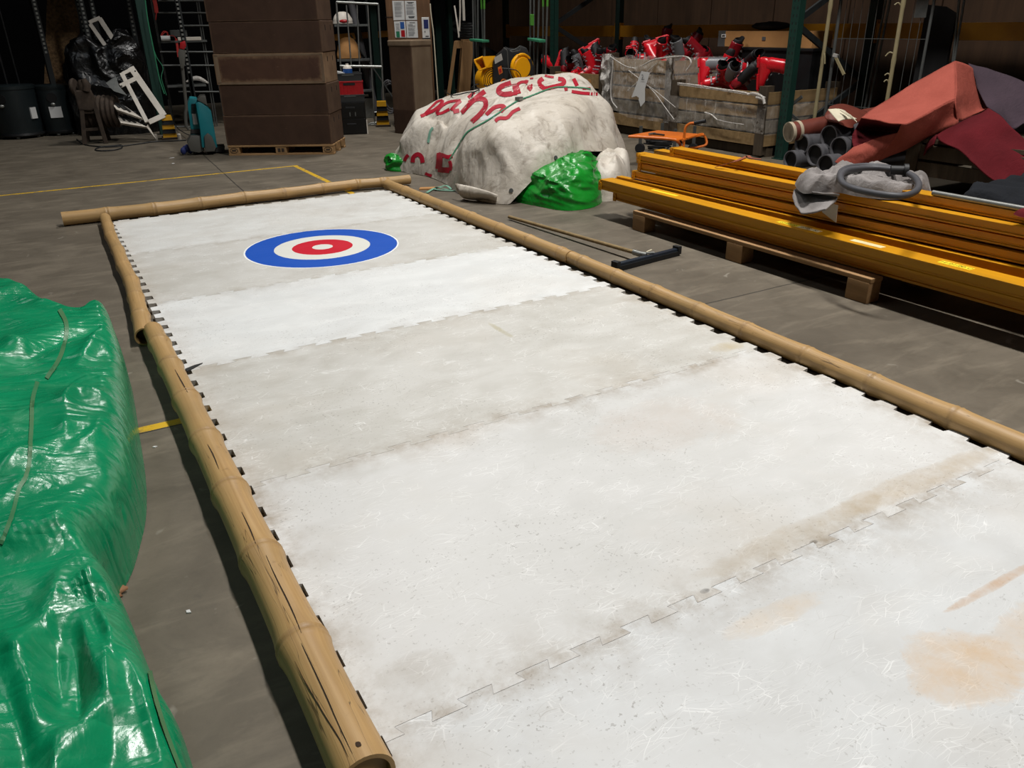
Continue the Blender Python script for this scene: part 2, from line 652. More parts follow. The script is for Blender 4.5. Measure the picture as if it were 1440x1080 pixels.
def felt(name, c, c2):
    t = NT(name)
    v = t.obj()
    a = t.noise(v, 3, 4)
    b = t.noise(v, 160, 3, .7)
    cc = t.mix(t.ramp(a, [(.35, 0.0), (.7, 1.0)]), c, c2)
    cc = t.mix(t.ramp(b, [(.35, 0.35), (.6, 0.0)]), cc, tuple(x * .6 for x in col(c)[:3]))
    fold = t.noise(t.mapping(v, sc=(1, 1.6, 1)), 11, 4, .6, 1.2)
    return t.done(t.pbsdf(cc, .95, 0, t.bump(b, .3, .004, t.bump(fold, .45, .02)), .1))


def film(name, cover=.35, tint='#cfc8bf', hi=None):
    """stretch wrap: mostly see-through, milky where it bunches, glossy"""
    t = NT(name)
    v = t.obj()
    f = t.noise(t.mapping(v, rot=(.25, 0, 0), sc=(2, 3.2, 1.0)), 4.2, 6, .7, 1.4)
    g = t.ramp(t.noise(t.mapping(v, rot=(.9, .2, 0), sc=(1, 12, 1.2)), 3.0, 4, .6, .6), [(.56, 0.0), (.66, 1.0)])
    fac = t.math('ADD', t.math('MULTIPLY', t.ramp(f, [(.3, .3), (.7, 1.0)]), cover), t.math('MULTIPLY', g, .18), clamp=True)
    if hi is not None:
        x, y, z = t.sep(v)
        k = t.ramp(t.math('DIVIDE', t.math('ADD', z, t.math('MULTIPLY', t.math('SUBTRACT', f, .5), .25)), hi), [(.45, .45), (.75, 1.0)])
        fac = t.math('MULTIPLY', fac, k)
    tr = t.n('ShaderNodeBsdfTransparent')
    pb = t.pbsdf(tint, .22, 0, t.bump(f, .8, .03), .6)
    mx = t.n('ShaderNodeMixShader')
    t.link(fac, mx.inputs[0])
    t.link(tr.outputs[0], mx.inputs[1])
    t.link(pb.outputs[0], mx.inputs[2])
    return t.done(mx)


M = {}
M['concrete'] = concrete()
M['bamboo'] = bamboo_mat()
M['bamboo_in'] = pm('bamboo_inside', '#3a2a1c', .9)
M['white_tarp'] = vinyl('white_tarpaulin', '#c9c2b7', '#b3aa9c', '#6a5b4a', rough=.5, dirtamt=.85, bump=.4)
M['red_print'] = pm('red_print', '#a5132a', .5, c2='#830e21', amt=.5)
M['green_tarp'] = vinyl('green_tarpaulin', '#0a8c5c', '#077a50', '#5aa078', crinkle=.42, rough=.24, dirtamt=.28, bump=.3)
M['green_seam'] = pm('welded_seam', '#3f7a52', .4, c2='#5f6f4a')
M['lime_tarp'] = vinyl('bright_green_tarpaulin', '#148526', '#0e701f', '#0c5218', rough=.28, dirtamt=.2, bump=.35)
M['yellow'] = pm('yellow_paint', '#c58a0e', .42, c2='#ab7509', scale=3, amt=.6, stretch=(6, .5, 6), bump=.04)
M['yellow_dark'] = pm('old_yellow_paint', '#b5790a', .5, c2='#8a5c0a')
M['orange'] = pm('orange_paint', '#cf6a1e', .42, c2='#a8500f')
M['fan_yellow'] = pm('yellow_plastic', '#eba40c', .38, c2='#d08c08', amt=.3)
M['black_plastic'] = pm('black_plastic', '#17181a', .45, c2='#0d0d0e')
M['black_gloss'] = pm('black_sheet', '#0a0a0b', .22, c2='#050506', bump=.2, bscale=12)
M['black_film'] = vinyl('black_film', '#0b0b0c', '#060607', '#1b1b1c', crinkle=.9, rough=.28, dirtamt=.15, bump=.6)
M['black_matte'] = pm('black_cloth', '#0c0b0c', .9, c2='#070707')
M['dark_grey'] = pm('dark_grey_plastic', '#2a2b2b', .5)
M['grey_plastic'] = pm('grey_plastic', '#55544f', .5)
M['rubber'] = pm('black_rubber', '#1b1c1e', .55, c2='#101112')
M['blue_rubber'] = pm('blue_black_rubber', '#1d2530', .4)
M['hose'] = pm('grey_rubber_hose', '#46464a', .55, c2='#36363a')
M['steel'] = pm('galvanised_steel', '#8f908c', .42, .75, c2='#6d6f6c', scale=14)
M['steel_dull'] = pm('dull_steel', '#5e605e', .55, .5, c2='#444645', scale=10)
M['alu'] = pm('aluminium', '#b9b7b2', .45, .3, c2='#98958f')
M['white_paint'] = pm('white_paint', '#cfc8bd', .5, c2='#a79f93')
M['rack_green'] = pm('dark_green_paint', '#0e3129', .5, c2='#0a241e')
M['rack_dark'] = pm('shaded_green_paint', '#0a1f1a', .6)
M['rack_black'] = pm('dark_brace_paint', '#15191a', .6)
M['rack_yellow'] = pm('rack_beam_paint', '#96640f', .5, c2='#7c500c', amt=.4)
M['wood_pallet'] = wood('pallet_wood', '#a5835c', '#8a6a48', axis=1)
M['wood_pallet_x'] = wood('pallet_wood_long', '#a5835c', '#8d6e4a', axis=0)
M['wood_crate'] = wood('crate_wood', '#947a56', '#76603f', axis=0)
M['wood_crate_dark'] = wood('weathered_crate_wood', '#4f4436', '#3a3127', axis=2)
M['wood_grey'] = wood('grey_weathered_wood', '#6f6656', '#554c40', axis=0)
M['wood_handle'] = wood('wooden_handle', '#8f7b58', '#74603f', axis=0)
M['wood_light'] = wood('planed_wood', '#8a6a45', '#6f5234', axis=2)
M['wall_wood'] = wood('wall_boards', '#3f2c1d', '#302115', rough=.8, axis=2, scale=5)
M['brown_box'] = box_mat('brown_fibreboard', '#443126', '#37271e', '#6a5442', .018, .5)
M['brown_worn'] = box_mat('worn_brown_fibreboard', '#523a2d', '#412d24', '#8a7056', .075, .95)
M['brown_grey'] = pm('worn_lit_fibreboard', '#7d6b56', .85, c2='#5d4b3a', scale=3, amt=.9, stretch=(1, 1, .5))  # pale tone: rubbed wear on a box, painted light on the case side
M['card'] = pm('cardboard', '#a87a48', .8, c2='#93683c')
M['paper'] = pm('paper', '#c4c4c2', .7, c2='#b4b4b3', amt=.3)
M['ink'] = pm('print_ink', '#4d4d4f', .7)
M['ink_pale'] = pm('pale_print', '#8f9092', .7)
M['black_ink'] = pm('black_ink', '#16130f', .7)
M['blue'] = pm('blue_print', '#1f4f93', .5)
M['navy'] = pm('navy_print', '#17235c', .45)
M['green_print'] = pm('green_print', '#1f6e4c', .5)
M['red'] = pm('red_plastic', '#a31119', .4, c2='#8a0d14')
M['red_strap'] = pm('red_webbing', '#b0302a', .7)
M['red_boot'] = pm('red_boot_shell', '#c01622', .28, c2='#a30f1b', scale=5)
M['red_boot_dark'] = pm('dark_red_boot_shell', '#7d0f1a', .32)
M['boot_black'] = pm('boot_liner', '#121113', .6)
M['boot_grey'] = pm('grey_boot_plastic', '#6c6d70', .35)
M['teal'] = pm('teal_plastic', '#16737c', .42, c2='#0f5f69')
M['teal_dark'] = pm('dark_teal_plastic', '#0d4b50', .5)
M['rust'] = pm('rusty_iron', '#40342a', .85, c2='#2a221b', scale=14, amt=.9, bump=.3)
M['bark'] = pm('chipboard', '#8f7250', .9, c2='#4d3b29', scale=28, amt=1, bump=.4, bscale=40)
M['heater'] = pm('heater_enamel', '#1c2325', .4, c2='#12181a')
M['salmon'] = felt('salmon_felt', '#a35448', '#90473c')
M['dark_red'] = felt('dark_red_carpet', '#5f1c22', '#4e171c')
M['purple_grey'] = felt('purple_grey_felt', '#4a3e46', '#3d343b')
M['grey_felt'] = felt('grey_felt', '#928d8b', '#6c6764')
M['dark_cloth'] = felt('dark_cloth', '#24262a', '#1a1b1e')
M['pvc'] = pm('grey_pipe', '#555457', .5, c2='#464548')
M['pvc_bore'] = pm('shaded_pipe_bore', '#1d1c1e', .8)  # dark tone stands in for the shade inside the grey pipes
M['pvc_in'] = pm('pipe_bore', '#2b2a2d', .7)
M['roll_brown'] = pm('brown_vinyl_roll', '#6d3428', .5, c2='#57281f')
M['roll_edge'] = pm('pale_backing', '#b3a58e', .7)
M['cream'] = pm('cream_backing', '#cfc7ae', .6)
M['film'] = film('stretch_wrap', .40, '#ece7e0', hi=.9)
M['film_thin'] = film('thin_stretch_wrap', .24, '#d8d0c6')
M['film_tail'] = film('bunched_stretch_wrap', .95, '#d8d3cc')
M['bamboo_pole'] = pm('thin_bamboo_cane', '#8f8464', .5, c2='#6f664b')
M['strap_green'] = pm('green_webbing', '#2f7a58', .65, c2='#266349')
M['strap_teal'] = pm('faded_green_webbing', '#6d9a86', .7)
M['strap_brown'] = pm('brown_ribbon', '#8a4a33', .6)
M['stripe_y'] = pm('hazard_yellow', '#c7920f', .5)
M['sticker_y'] = pm('yellow_label', '#e8d02a', .5, amt=.1)
M['sticker_w'] = pm('pale_label', '#e0cfa0', .6, amt=.3)
M['leaf'] = pm('dry_leaf', '#8a6446', .8)
M['blue_cloth'] = pm('blue_cloth', '#232d63', .7)
M['green_pole'] = pm('green_paint', '#4f8f33', .5, c2='#3f7a2a')
M['shell_dark'] = pm('unlit_cladding', '#0a0a0b', .95, spec=.1)  # near-black base stands in for light not reaching the far end
M['ceiling'] = pm('ceiling_sheet', '#77777a', .8)
M['lamp_body'] = pm('lamp_housing', '#9a9a98', .5)
M['carton_brown'] = wood('brown_board', '#6f5138', '#5a402b', axis=2)
# ------------------------------------------------------------------ camera
cd = bpy.data.cameras.new('camera')
cd.sensor_width = 36
cd.lens = 36 * FPX / 1440
cd.clip_start = .05
cam = bpy.data.objects.new('camera', cd)
COL.objects.link(cam)
mw = Matrix((RGT, UPV, -FWD)).transposed().to_4x4()
mw.translation = CAM
cam.matrix_world = mw
SC.camera = cam

# ------------------------------------------------------------------ the hall
b = MB(); b.box((1.5, -.5, -.1), (22, 24, .2))
structure(b.build('floor', M['concrete'], smooth=0))
b = MB()
for k in range(20):
    b.box((8.62, -12.2 + 1.22 * k, 4.1), (.03, 1.2, 8.2))
b.box((8.72, -.5, 4.1), (.14, 24, 8.2))
structure(b.build('wall_right', M['wall_wood'], smooth=0, bevel=.003))
b = MB(); b.box((-1.0, 10.2, 4.1), (21, .15, 8.2))
structure(b.build('wall_back', M['shell_dark'], smooth=0))
b = MB(); b.box((-9.4, -.5, 4.1), (.15, 24, 8.2))
structure(b.build('wall_left', M['shell_dark'], smooth=0))
b = MB(); b.box((1.5, -.5, 8.3), (22, 24, .2))
structure(b.build('ceiling', M['ceiling'], smooth=0))

# ------------------------------------------------------------------ light
w = bpy.data.worlds.new('world')
SC.world = w
w.use_nodes = True
bg = w.node_tree.nodes['Background']
bg.inputs[0].default_value = (.75, .8, .85, 1)
bg.inputs[1].default_value = .03


def lamp(name, loc, sx, sy, power, color=(1, .96, .9), rz=0.0):
    """a long area light under the roof: high-bay fitting, also the added fill"""
    l = bpy.data.lights.new(name, 'AREA')
    l.shape = 'RECTANGLE'
    l.size, l.size_y = sx, sy
    l.energy = power
    l.color = color
    l.spread = radians(150)
    o = bpy.data.objects.new(name, l)
    o.location = loc
    o.rotation_euler = (0, 0, rz)
    COL.objects.link(o)
    return o


for i, (x, y, sx, sy, pw) in enumerate(((3.5, -3.6, .4, 1.6, 460), (3.7, 3.0, .4, 1.6, 265), (3.5, -9.6, .4, 1.6, 260))):
    lamp('ceiling_lamp', (x, y, 7.6), sx, sy, pw, (1, .975, .94))
lamp('fill_light', (-3.0, 0.5, 8.1), 1.4, 7.0, 80, (.88, .94, 1))  # added fill without a known source: cool sheen on the tarpaulin, softer shadows

SC.view_settings.view_transform = 'Standard'
SC.view_settings.look = 'None'
SC.view_settings.exposure = 0.0
SC.view_settings.gamma = 1.0
SC.view_settings.use_curve_mapping = False

# ------------------------------------------------------------------ synthetic ice panels
W = 2.127
SEAMS = [-.10, -1.20, -2.335, -3.345, -4.415, -5.518, -6.62]
DEP = .036


def cross_seam(y, n=15, a=.0135):
    """dovetailed joint line left to right"""
    p = W / n
    pts = [(0.0, y - a)]
    for i in range(n):
        x0 = i * p + p * .25
        x1 = i * p + p * .75
        pts += [(x0 + .005, y - a), (x0 - .006, y + a), (x1 + .006, y + a), (x1 - .005, y - a)]
    pts.append((W, y - a))
    return pts


def side_teeth(y0, y1, x, sgn, n=8):
    """from y0 down to y1: tabs sticking out by DEP on the side sgn"""
    p = (y0 - y1) / n
    pts = []
    for i in range(n):
        a = y0 - i * p - p * .27
        c = y0 - i * p - p * .80
        pts += [(x, a + .004), (x + sgn * DEP, a - .004), (x + sgn * DEP, c + .004), (x, c - .004)]
    return pts


panel_info = [
    ('#c9c8c3', '#d6d7d4', .45, 'white synthetic ice panel farthest back, against the crosswise bamboo pole'),
    ('#bdbbb4', '#c9c8c3', .45, 'white synthetic ice panel carrying the blue and red curling target'),
    ('#d2d4d3', '#dcdedd', .4, 'cleanest white synthetic ice panel, just in front of the curling target panel'),
    ('#bbb9b2', '#c8c7c2', .6, 'scratched greyish synthetic ice panel beside the squeegee head, one clean panel from the target'),
    ('#c9c9c6', '#d0d0ce', .8, 'speckled white synthetic ice panel, second nearest, beside the cracks of the thick bamboo'),
    ('#c6c7c6', '#cfd1d1', .8, 'nearest white synthetic ice panel with a rusty orange stain'),
]
for k, (c1, c2, gr, lab) in enumerate(panel_info):
    y0, y1 = SEAMS[k], SEAMS[k + 1]
    g = .0006
    back = [(x, y - g) for x, y in cross_seam(y0)]
    front = [(x, y + g) for x, y in cross_seam(y1)]
    right = side_teeth(y0 - .017, y1 - .017, W, 1)
    left = side_teeth(y0 - .017, y1 - .017, 0.0, -1)
    poly = back + right + list(reversed(front)) + list(reversed(left))
    poly.reverse()
    tgt = (1.088, -1.689, .484) if k == 1 else None
    st = None
    if k == 5:
        st = [(1.17, -5.98, .16, .12, '#c8a473', .6), (1.37, -6.02, .24, .1, '#c9ab84', .45), (1.5, -5.86, .24, .014, '#b98d5a', .7), (1.32, -6.2, .2, .014, '#a08a66', .7), (.93, -5.66, .17, .04, '#cbb08a', .4)]
    if k == 3:
        st = [(1.32, -3.62, .02, .16, '#a8a07e', .8), (2.05, -4.33, .09, .05, '#b7a67f', .55)]
    if k == 4:
        st = [(at(991, 832, .02).x, at(991, 832, .02).y, .016, .009, '#14110f', 1.0), (at(1144, 763, .02).x, at(1144, 763, .02).y, .014, .008, '#1b1714', 1.0), (1.35, -4.75, .3, .2, '#b9a99a', .35), (1.75, -5.45, .45, .05, '#b09c7c', .55), (1.25, -5.46, .4, .05, '#a8987e', .5), (.13, -5.38, .10, .06, '#8f8371', .35)]
    m = ice('skating_panel', c1, c2, gr, seed=k + 1, target=tgt, stain=st, y0=y0, y1=y1)
    b = MB()
    b.prism(poly, 0.0, .022)
    tag(b.build('ice_panel', m, smooth=0), lab, 'ice panel', 'interlocking rink panels')

# ------------------------------------------------------------------ bamboo poles
def bamboo(name, nodes, R, label, ends=(True, True), bulge=1.09, bore=.09, group='bamboo border poles'):
    """nodes: plan positions of start, every node and end; R radius (or start, end radii)"""
    r0, r1 = R if isinstance(R, tuple) else (R, R)
    P = [Vector((p[0], p[1])) for p in nodes]
    base = Vector((P[0].x, P[0].y, 0))
    tot = sum((q - p).length for p, q in zip(P, P[1:]))
    n = 28
    rings = []       # (x, y, r, along, scar)
    s = 0
    for i, (p, q) in enumerate(zip(P, P[1:])):
        ln = (q - p).length
        K = 16
        for k in range(K + (1 if i == len(P) - 2 else 0)):
            t = k / K
            c = p.lerp(q, t)
            rr = r0 + (r1 - r0) * (s + ln * t) / tot
            dn = min(t * ln if i > 0 else 9, (1 - t) * ln if i < len(P) - 2 else 9)
            sw = 1 + (bulge - 1) * exp(-(dn / (rr * .75)) ** 2) - .03 * sin(pi * t)
            # ring groove right at the node
            gro = -.03 * exp(-(dn / .006) ** 2)
            rings.append((c.x, c.y, rr * (sw + gro), s + ln * t, exp(-(dn / .011) ** 2)))
            # denser rings near nodes
        s += ln
    # refine near nodes
    extra = []
    s = 0
    for i in range(1, len(P) - 1):
        s += (P[i] - P[i - 1]).length
        a = (P[i] - P[i - 1]).normalized()
        bdir = (P[i + 1] - P[i]).normalized()
        for off in (-.03, -.018, -.010, -.005, .005, .010, .018, .03):
            c = P[i] + (a if off < 0 else bdir) * off
            rr = r0 + (r1 - r0) * (s + off) / tot
            sw = 1 + (bulge - 1) * exp(-(abs(off) / (rr * .75)) ** 2)
            sw += (.035 if abs(abs(off) - .010) < .001 else 0) - .03 * exp(-(abs(off) / .006) ** 2)
            extra.append((c.x, c.y, rr * sw, s + off, exp(-(abs(off) / .011) ** 2)))
    rings = sorted(rings + extra, key=lambda r: r[3])
    vs, fs, al, ar, sc = [], [], [], [], []
    seed = random.random() * 50
    for i, (x, y, r, u, scar) in enumerate(rings):
        j0, j1 = max(i - 1, 0), min(i + 1, len(rings) - 1)
        a = Vector((rings[j1][0] - rings[j0][0], rings[j1][1] - rings[j0][1], 0)).normalized()
        sd = Vector((a.y, -a.x, 0))
        zc = max(r0, r1) * 1.02
        for k in range(n):
            t = 2 * pi * k / n
            rr = r * (1 + .02 * noise.noise(Vector((u * 2, cos(t), sin(t) + seed))))
            v = Vector((x, y, zc)) + sd * cos(t) * rr + Vector((0, 0, sin(t) * rr))
            vs.append(v - base)
            al.append(u + seed)
            ar.append(k / n if k <= n / 2 else 1 - k / n)
            sc.append(scar * (.6 + .4 * noise.noise(Vector((cos(t) * 2, sin(t) * 2, u * 9)))))
    m = len(rings)
    for i in range(m - 1):
        for k in range(n):
            l = (k + 1) % n
            fs.append((i * n + k, i * n + l, (i + 1) * n + l, (i + 1) * n + k))
    # hollow mouths: wall ring, short bore and a septum set back
    def mouth(i, inward):
        o = i * n
        cx = sum((vs[o + k] for k in range(n)), Vector()) / n
        rim, deep = [], []
        for k in range(n):
            q = vs[o + k]
            rim.append(cx + (q - cx) * .84)
            deep.append(cx + (q - cx) * .84 + inward)
        a0 = len(vs)
        for q in rim + deep:
            vs.append(q); al.append(seed); ar.append(.2); sc.append(.2 if q in rim else 1.0)
        for k in range(n):
            l = (k + 1) % n
            fs.append((o + l, o + k, a0 + k, a0 + l))
            fs.append((a0 + l, a0 + k, a0 + n + k, a0 + n + l))
        fs.append(tuple(a0 + n + k for k in range(n)))
        return a0
    d0 = (P[1] - P[0]).normalized()
    d1 = (P[-2] - P[-1]).normalized()
    mouth(0, Vector((d0.x, d0.y, 0)) * .09)
    mouth(m - 1, Vector((d1.x, d1.y, 0)) * bore)
    b = MB(); b.add(vs, fs)
    o = b.build(name, M['bamboo'], smooth=60, loc=base)
    me = o.data
    for nm, arr in (('along', al), ('around', ar), ('scar', sc)):
        at_ = me.attributes.new(nm, 'FLOAT', 'POINT')
        at_.data.foreach_set('value', arr)
    return tag(o, label, 'bamboo pole', group)


def floorpts(px, z):
    return [at(x, y, z) for x, y in px]


def straight(px, z, xa, xb):
    """pole lying along the rink edge: measured run in y, x easing from xa to xb"""
    P = floorpts(px, z)
    ya, yb = P[0].y, P[-1].y
    return [Vector((xa + (xb - xa) * (p.y - ya) / (yb - ya), p.y, 0)) for p in P]


def decal_lines(pole, lines, wpx, mat, name):
    """thin surface strips (splits in the cane) laid on a pole"""
    me = pole.data
    o0 = pole.location
    bv = BVHTree.FromPolygons([tuple(v.co + o0) for v in me.vertices], [tuple(p.vertices) for p in me.polygons])
    for ln in lines:
        b = MB()
        decal(b, bv, ln, lambda t: wpx * (.25 + .75 * sin(pi * min(1, max(0, t)))), .0012, 3, 1, o0)
        if b.f:
            b.build(name, mat, pole, smooth=60)


ln_near = straight([(203, 459), (219, 478), (235, 510), (260, 556), (287, 613), (318, 686), (361, 778), (424, 899), (535, 1072)], .085, -.078, -.070)
PN = bamboo('bamboo_pole', ln_near, (.043, .057), 'thickest, cracked bamboo pole, beside the large dark green tarpaulin', bore=.016)
ln_far = floorpts([(147, 303), (151, 315), (155, 329), (165, 349), (173, 371), (184, 392), (190, 415), (197, 441), (202, 468)], .062)
bamboo('bamboo_pole', ln_far, (.037, .042), 'slimmer bamboo pole continuing the thick cracked one towards the far corner of the rink', bulge=1.07)
rn_far = straight([(538, 258), (563, 268), (590, 279), (621, 290), (651, 306), (689, 322), (728, 339), (778, 356), (791, 361)], .06, 2.205, 2.232)
bamboo('bamboo_pole', rn_far, (.045, .041), 'bamboo pole running from the far corner past the white tarpaulin bundle', bulge=1.07)
rn_near = straight([(791, 361), (808, 368), (855, 388), (909, 411), (972, 436), (1042, 464), (1126, 499), (1219, 538), (1334, 588), (1468, 651), (1600, 716)], .06, 2.238, 2.190)
bamboo('bamboo_pole', rn_near, (.039, .044), 'longest bamboo pole, running past the squeegee head and the yellow beams', bulge=1.07)
bk = floorpts([(88, 309), (152, 302), (218, 295), (282, 287), (344, 279), (400, 273), (453, 266), (502, 260), (541, 257), (577, 253)], .05)
bk = [Vector((p.x, p.y + .02, p.z)) for p in bk]
bamboo('bamboo_pole', bk, (.051, .041), 'bamboo pole lying crosswise at the far end of the rink', bulge=1.07)
# ------------------------------------------------------------------ heaps of sheeting
def resample(poly, n):
    """closed polygon -> n points evenly spaced along a smoothed outline"""
    P = [Vector((p[0], p[1])) for p in poly]
    m = len(P)
    dense = []
    for i in range(m):
        p0, p1, p2, p3 = P[i - 1], P[i], P[(i + 1) % m], P[(i + 2) % m]
        for k in range(12):
            u = k / 12
            dense.append(.5 * ((2 * p1) + (p2 - p0) * u + (2 * p0 - 5 * p1 + 4 * p2 - p3) * u * u + (3 * p1 - p0 - 3 * p2 + p3) * u ** 3))
    L = [0.0]
    for a, b in zip(dense, dense[1:] + dense[:1]):
        L.append(L[-1] + (b - a).length)
    out = []
    j = 0
    for i in range(n):
        t = L[-1] * i / n
        while L[j + 1] < t: j += 1
        u = (t - L[j]) / max(L[j + 1] - L[j], 1e-9)
        out.append(dense[j].lerp(dense[(j + 1) % len(dense)], u))
    return out


def seg_d(p, a, b):
    ab = b - a
    t = max(0, min(1, (p - a).dot(ab) / max(ab.length_squared, 1e-9)))
    return (p - (a + ab * t)).length, t


def line_disp(x, y, lines):
    """sharp ridges (h > 0) and valleys (h < 0) along plan polylines"""
    p = Vector((x, y))
    z = 0
    for pts, h, w in lines:
        best, bu = 9, 0
        n = len(pts) - 1
        for i in range(n):
            d, t = seg_d(p, pts[i], pts[i + 1])
            if d < best:
                best, bu = d, (i + t) / n
        if best < w:
            k = 1 - best / w
            z += h * k * k * (1.0 - .55 * abs(2 * bu - 1) ** 3)
    return z


def heap(outline, center, ns, nt, zfun, side=.12, out=.03, hem=None, zmin=0.0, xyfun=None):
    """a skirted sheet: rings from the floor outline up and in to the centre"""
    O = resample(outline, ns)
    c = Vector((center[0], center[1]))
    vs, fs = [], []
    for j in range(nt):
        t = (j / (nt - 1)) ** 1.45
        t *= .985
        for i, o in enumerate(O):
            p = o.lerp(c, t)
            dist = (o - c).length * t
            e = min(1.0, dist / side)
            k = (1 - (1 - e) ** 2.4)
            dirn = (o - c).normalized()
            q = p + dirn * (out * sin(pi * min(1, e)))
            z = zfun(q.x, q.y, e, i / ns, k)
            if xyfun:
                q = xyfun(q, z, e, i / ns)
            vs.append(Vector((q.x, q.y, max(z, zmin))))
    for j in range(nt - 1):
        for i in range(ns):
            l = (i + 1) % ns
            fs.append((j * ns + i, j * ns + l, (j + 1) * ns + l, (j + 1) * ns + i))
    fs.append(tuple((nt - 1) * ns + i for i in range(ns)))
    return vs, fs


def bvh_of(vs, fs):
    return BVHTree.FromPolygons([tuple(v) for v in vs], [tuple(f) for f in fs])


def cast(bvh, px, py):
    h, n, i, d = bvh.ray_cast(CAM, ray(px, py).normalized())
    return h, n


def decal(mb, bvh, line, wpx, off=.004, step=2.2, cols=3, base=(0, 0, 0), close=False, maxjump=.35):
    """lay a ribbon on a surface along a traced line (width in survey pixels)"""
    pts = [Vector((a, b, 0)) for a, b in line]
    if close: pts.append(pts[0])
    ln = sum((q - p).length for p, q in zip(pts, pts[1:]))
    n = max(4, int(ln / step))
    C2 = catmull(pts, n)
    bs = Vector(base)
    rows = []
    for i, p in enumerate(C2):
        a = (C2[min(i + 1, n - 1)] - C2[max(i - 1, 0)]).normalized()
        nr = Vector((-a.y, a.x, 0))
        wd = wpx(i / (n - 1)) if callable(wpx) else wpx
        row = []
        for k in range(cols + 1):
            q = p + nr * wd * (k / cols - .5)
            h, nn = cast(bvh, q.x, q.y)
            if h is None: row = None; break
            if nn.dot(h - CAM) > 0: nn = -nn
            row.append(h + nn * off - bs)
        rows.append(row)
    for r0, r1 in zip(rows, rows[1:]):
        if r0 is None or r1 is None: continue
        if max((a - b).length for a, b in zip(r0, r1)) > maxjump: continue
        o = len(mb.v)
        mb.v += [tuple(v) for v in r0 + r1]
        c = cols + 1
        for k in range(cols):
            mb.f.append((o + k, o + k + 1, o + c + k + 1, o + c + k))


decal_lines(PN, [[(374, 781), (388, 812), (404, 844), (415, 868), (424, 890)], [(424, 905), (436, 930), (457, 975), (476, 1018), (496, 1060)], [(415, 930), (430, 960), (455, 1003), (478, 1040), (490, 1065)], [(340, 720), (352, 745), (360, 765)], [(246, 520), (256, 538), (264, 552)], [(292, 625), (300, 640), (308, 660)]], 1.7, pm('split', '#2e2116', .9), 'crack')
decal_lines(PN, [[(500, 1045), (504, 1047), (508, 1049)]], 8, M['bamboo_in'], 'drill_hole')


# ---- large green tarpaulin, left foreground
edge_px = [(150, 432), (163, 466), (178, 515), (188, 575), (197, 640), (197, 690), (188, 730), (174, 772), (152, 806), (156, 842), (183, 880), (203, 925), (223, 975), (248, 1030), (272, 1080)]
zs = [.2, .14, .1, .09, .09, .09, .09, .09, .09, .06, .05, .05, .05, .05, .05]
g_out = [(at(x, y, z).x, at(x, y, z).y) for (x, y), z in zip(edge_px, zs)]
g_out += [(-.37, -5.95), (-.5, -6.35), (-.9, -6.6), (-1.6, -6.5), (-2.3, -6.0), (-2.6, -5.0), (-2.5, -3.6), (-2.2, -2.4), (-1.5, -1.75), (-.98, -1.9), (-.62, -2.36), (-.42, -2.82), (-.30, -2.93)]
# creases read off the photograph, as plan lines at the sheet's height
def plan(px, z=.27):
    return [Vector(at(a, b, z)[:2]) for a, b in px]
creases = [
    (plan([(152, 803), (125, 802), (96, 826)]), .05, .05),
    (plan([(150, 812), (128, 820), (104, 824)]), -.05, .035),
    (plan([(126, 828), (152, 868), (146, 905), (147, 946)]), .035, .04),
    (plan([(110, 850), (122, 905), (147, 946)]), .03, .035),
    (plan([(147, 946), (110, 990), (72, 1030), (62, 1080)]), .05, .06),
    (plan([(75, 850), (66, 900), (70, 980)]), -.05, .06),
    (plan([(85, 800), (60, 870), (25, 900)]), .04, .06),
    (plan([(100, 870), (95, 950), (100, 985)]), -.04, .05),
    (plan([(147, 946), (140, 1000), (125, 1060)]), -.02, .05),
    (plan([(0, 510), (40, 500), (90, 470), (150, 448)]), -.06, .16),
    (plan([(0, 480), (30, 490), (42, 488)]), .04, .1),
    (plan([(62, 538), (110, 535), (170, 540)]), .035, .08),
    (plan([(140, 460), (158, 462), (170, 475)]), .03, .06),
    (plan([(105, 512), (140, 468), (158, 455)]), .03, .07),
    (plan([(20, 420), (70, 425), (120, 422)]), .03, .12),
    (plan([(50, 600), (95, 585), (110, 560), (180, 570)]), .03, .05),
    (plan([(100, 625), (98, 615), (125, 605), (160, 590)]), .025, .04),
    (plan([(145, 650), (150, 660), (185, 645)]), .025, .035),
    (plan([(105, 640), (130, 620), (150, 600)]), .02, .035),
    (plan([(0, 690), (40, 660), (80, 655)]), .03, .06),
    (plan([(0, 770), (70, 745), (120, 715), (188, 705)]), .04, .07),
    (plan([(75, 800), (110, 770), (140, 760)]), .025, .04),
    (plan([(145, 772), (130, 795), (110, 815)]), .03, .035),
    (plan([(180, 905), (200, 960), (215, 1010)]), .015, .03),
    (plan([(140, 1075), (180, 1045), (225, 1040)]), .03, .06),
    (plan([(0, 880), (35, 930), (45, 1000)]), .035, .07),
    (plan([(0, 960), (20, 1000), (25, 1060)]), -.03, .06),
]


def z_green(x, y, e, s, k):
    p = Vector((x * .8 + y * .55, -x * .55 + y * .8, 0))
    left = min(1, max(0, (-.35 - x) / .8))
    low = .10 * max(0.0, min(1.0, (-4.75 - y) / .9)) * (1 - left)          # the near right corner lies lower
    h = .23 + .10 * left - low + .05 * noise.noise(Vector((x * 1.1, y * 1.1, 3)))
    wv = Vector((noise.noise(Vector((x * 1.5, y * 1.5, 7))), noise.noise(Vector((x * 1.5, y * 1.5, 9))), 0)) * .35
    q = p + wv
    r1 = ridge(Vector((q.x * 1.2, q.y * 2.9, 1.3)))
    r2 = ridge(Vector((q.x * 3.2 + 4, q.y * 6.5, 5.1)))
    z = h + .035 * r1 * e + .014 * r2 * e
    z += line_disp(x, y, creases) * .9 * e
    return max(.002, z * k)


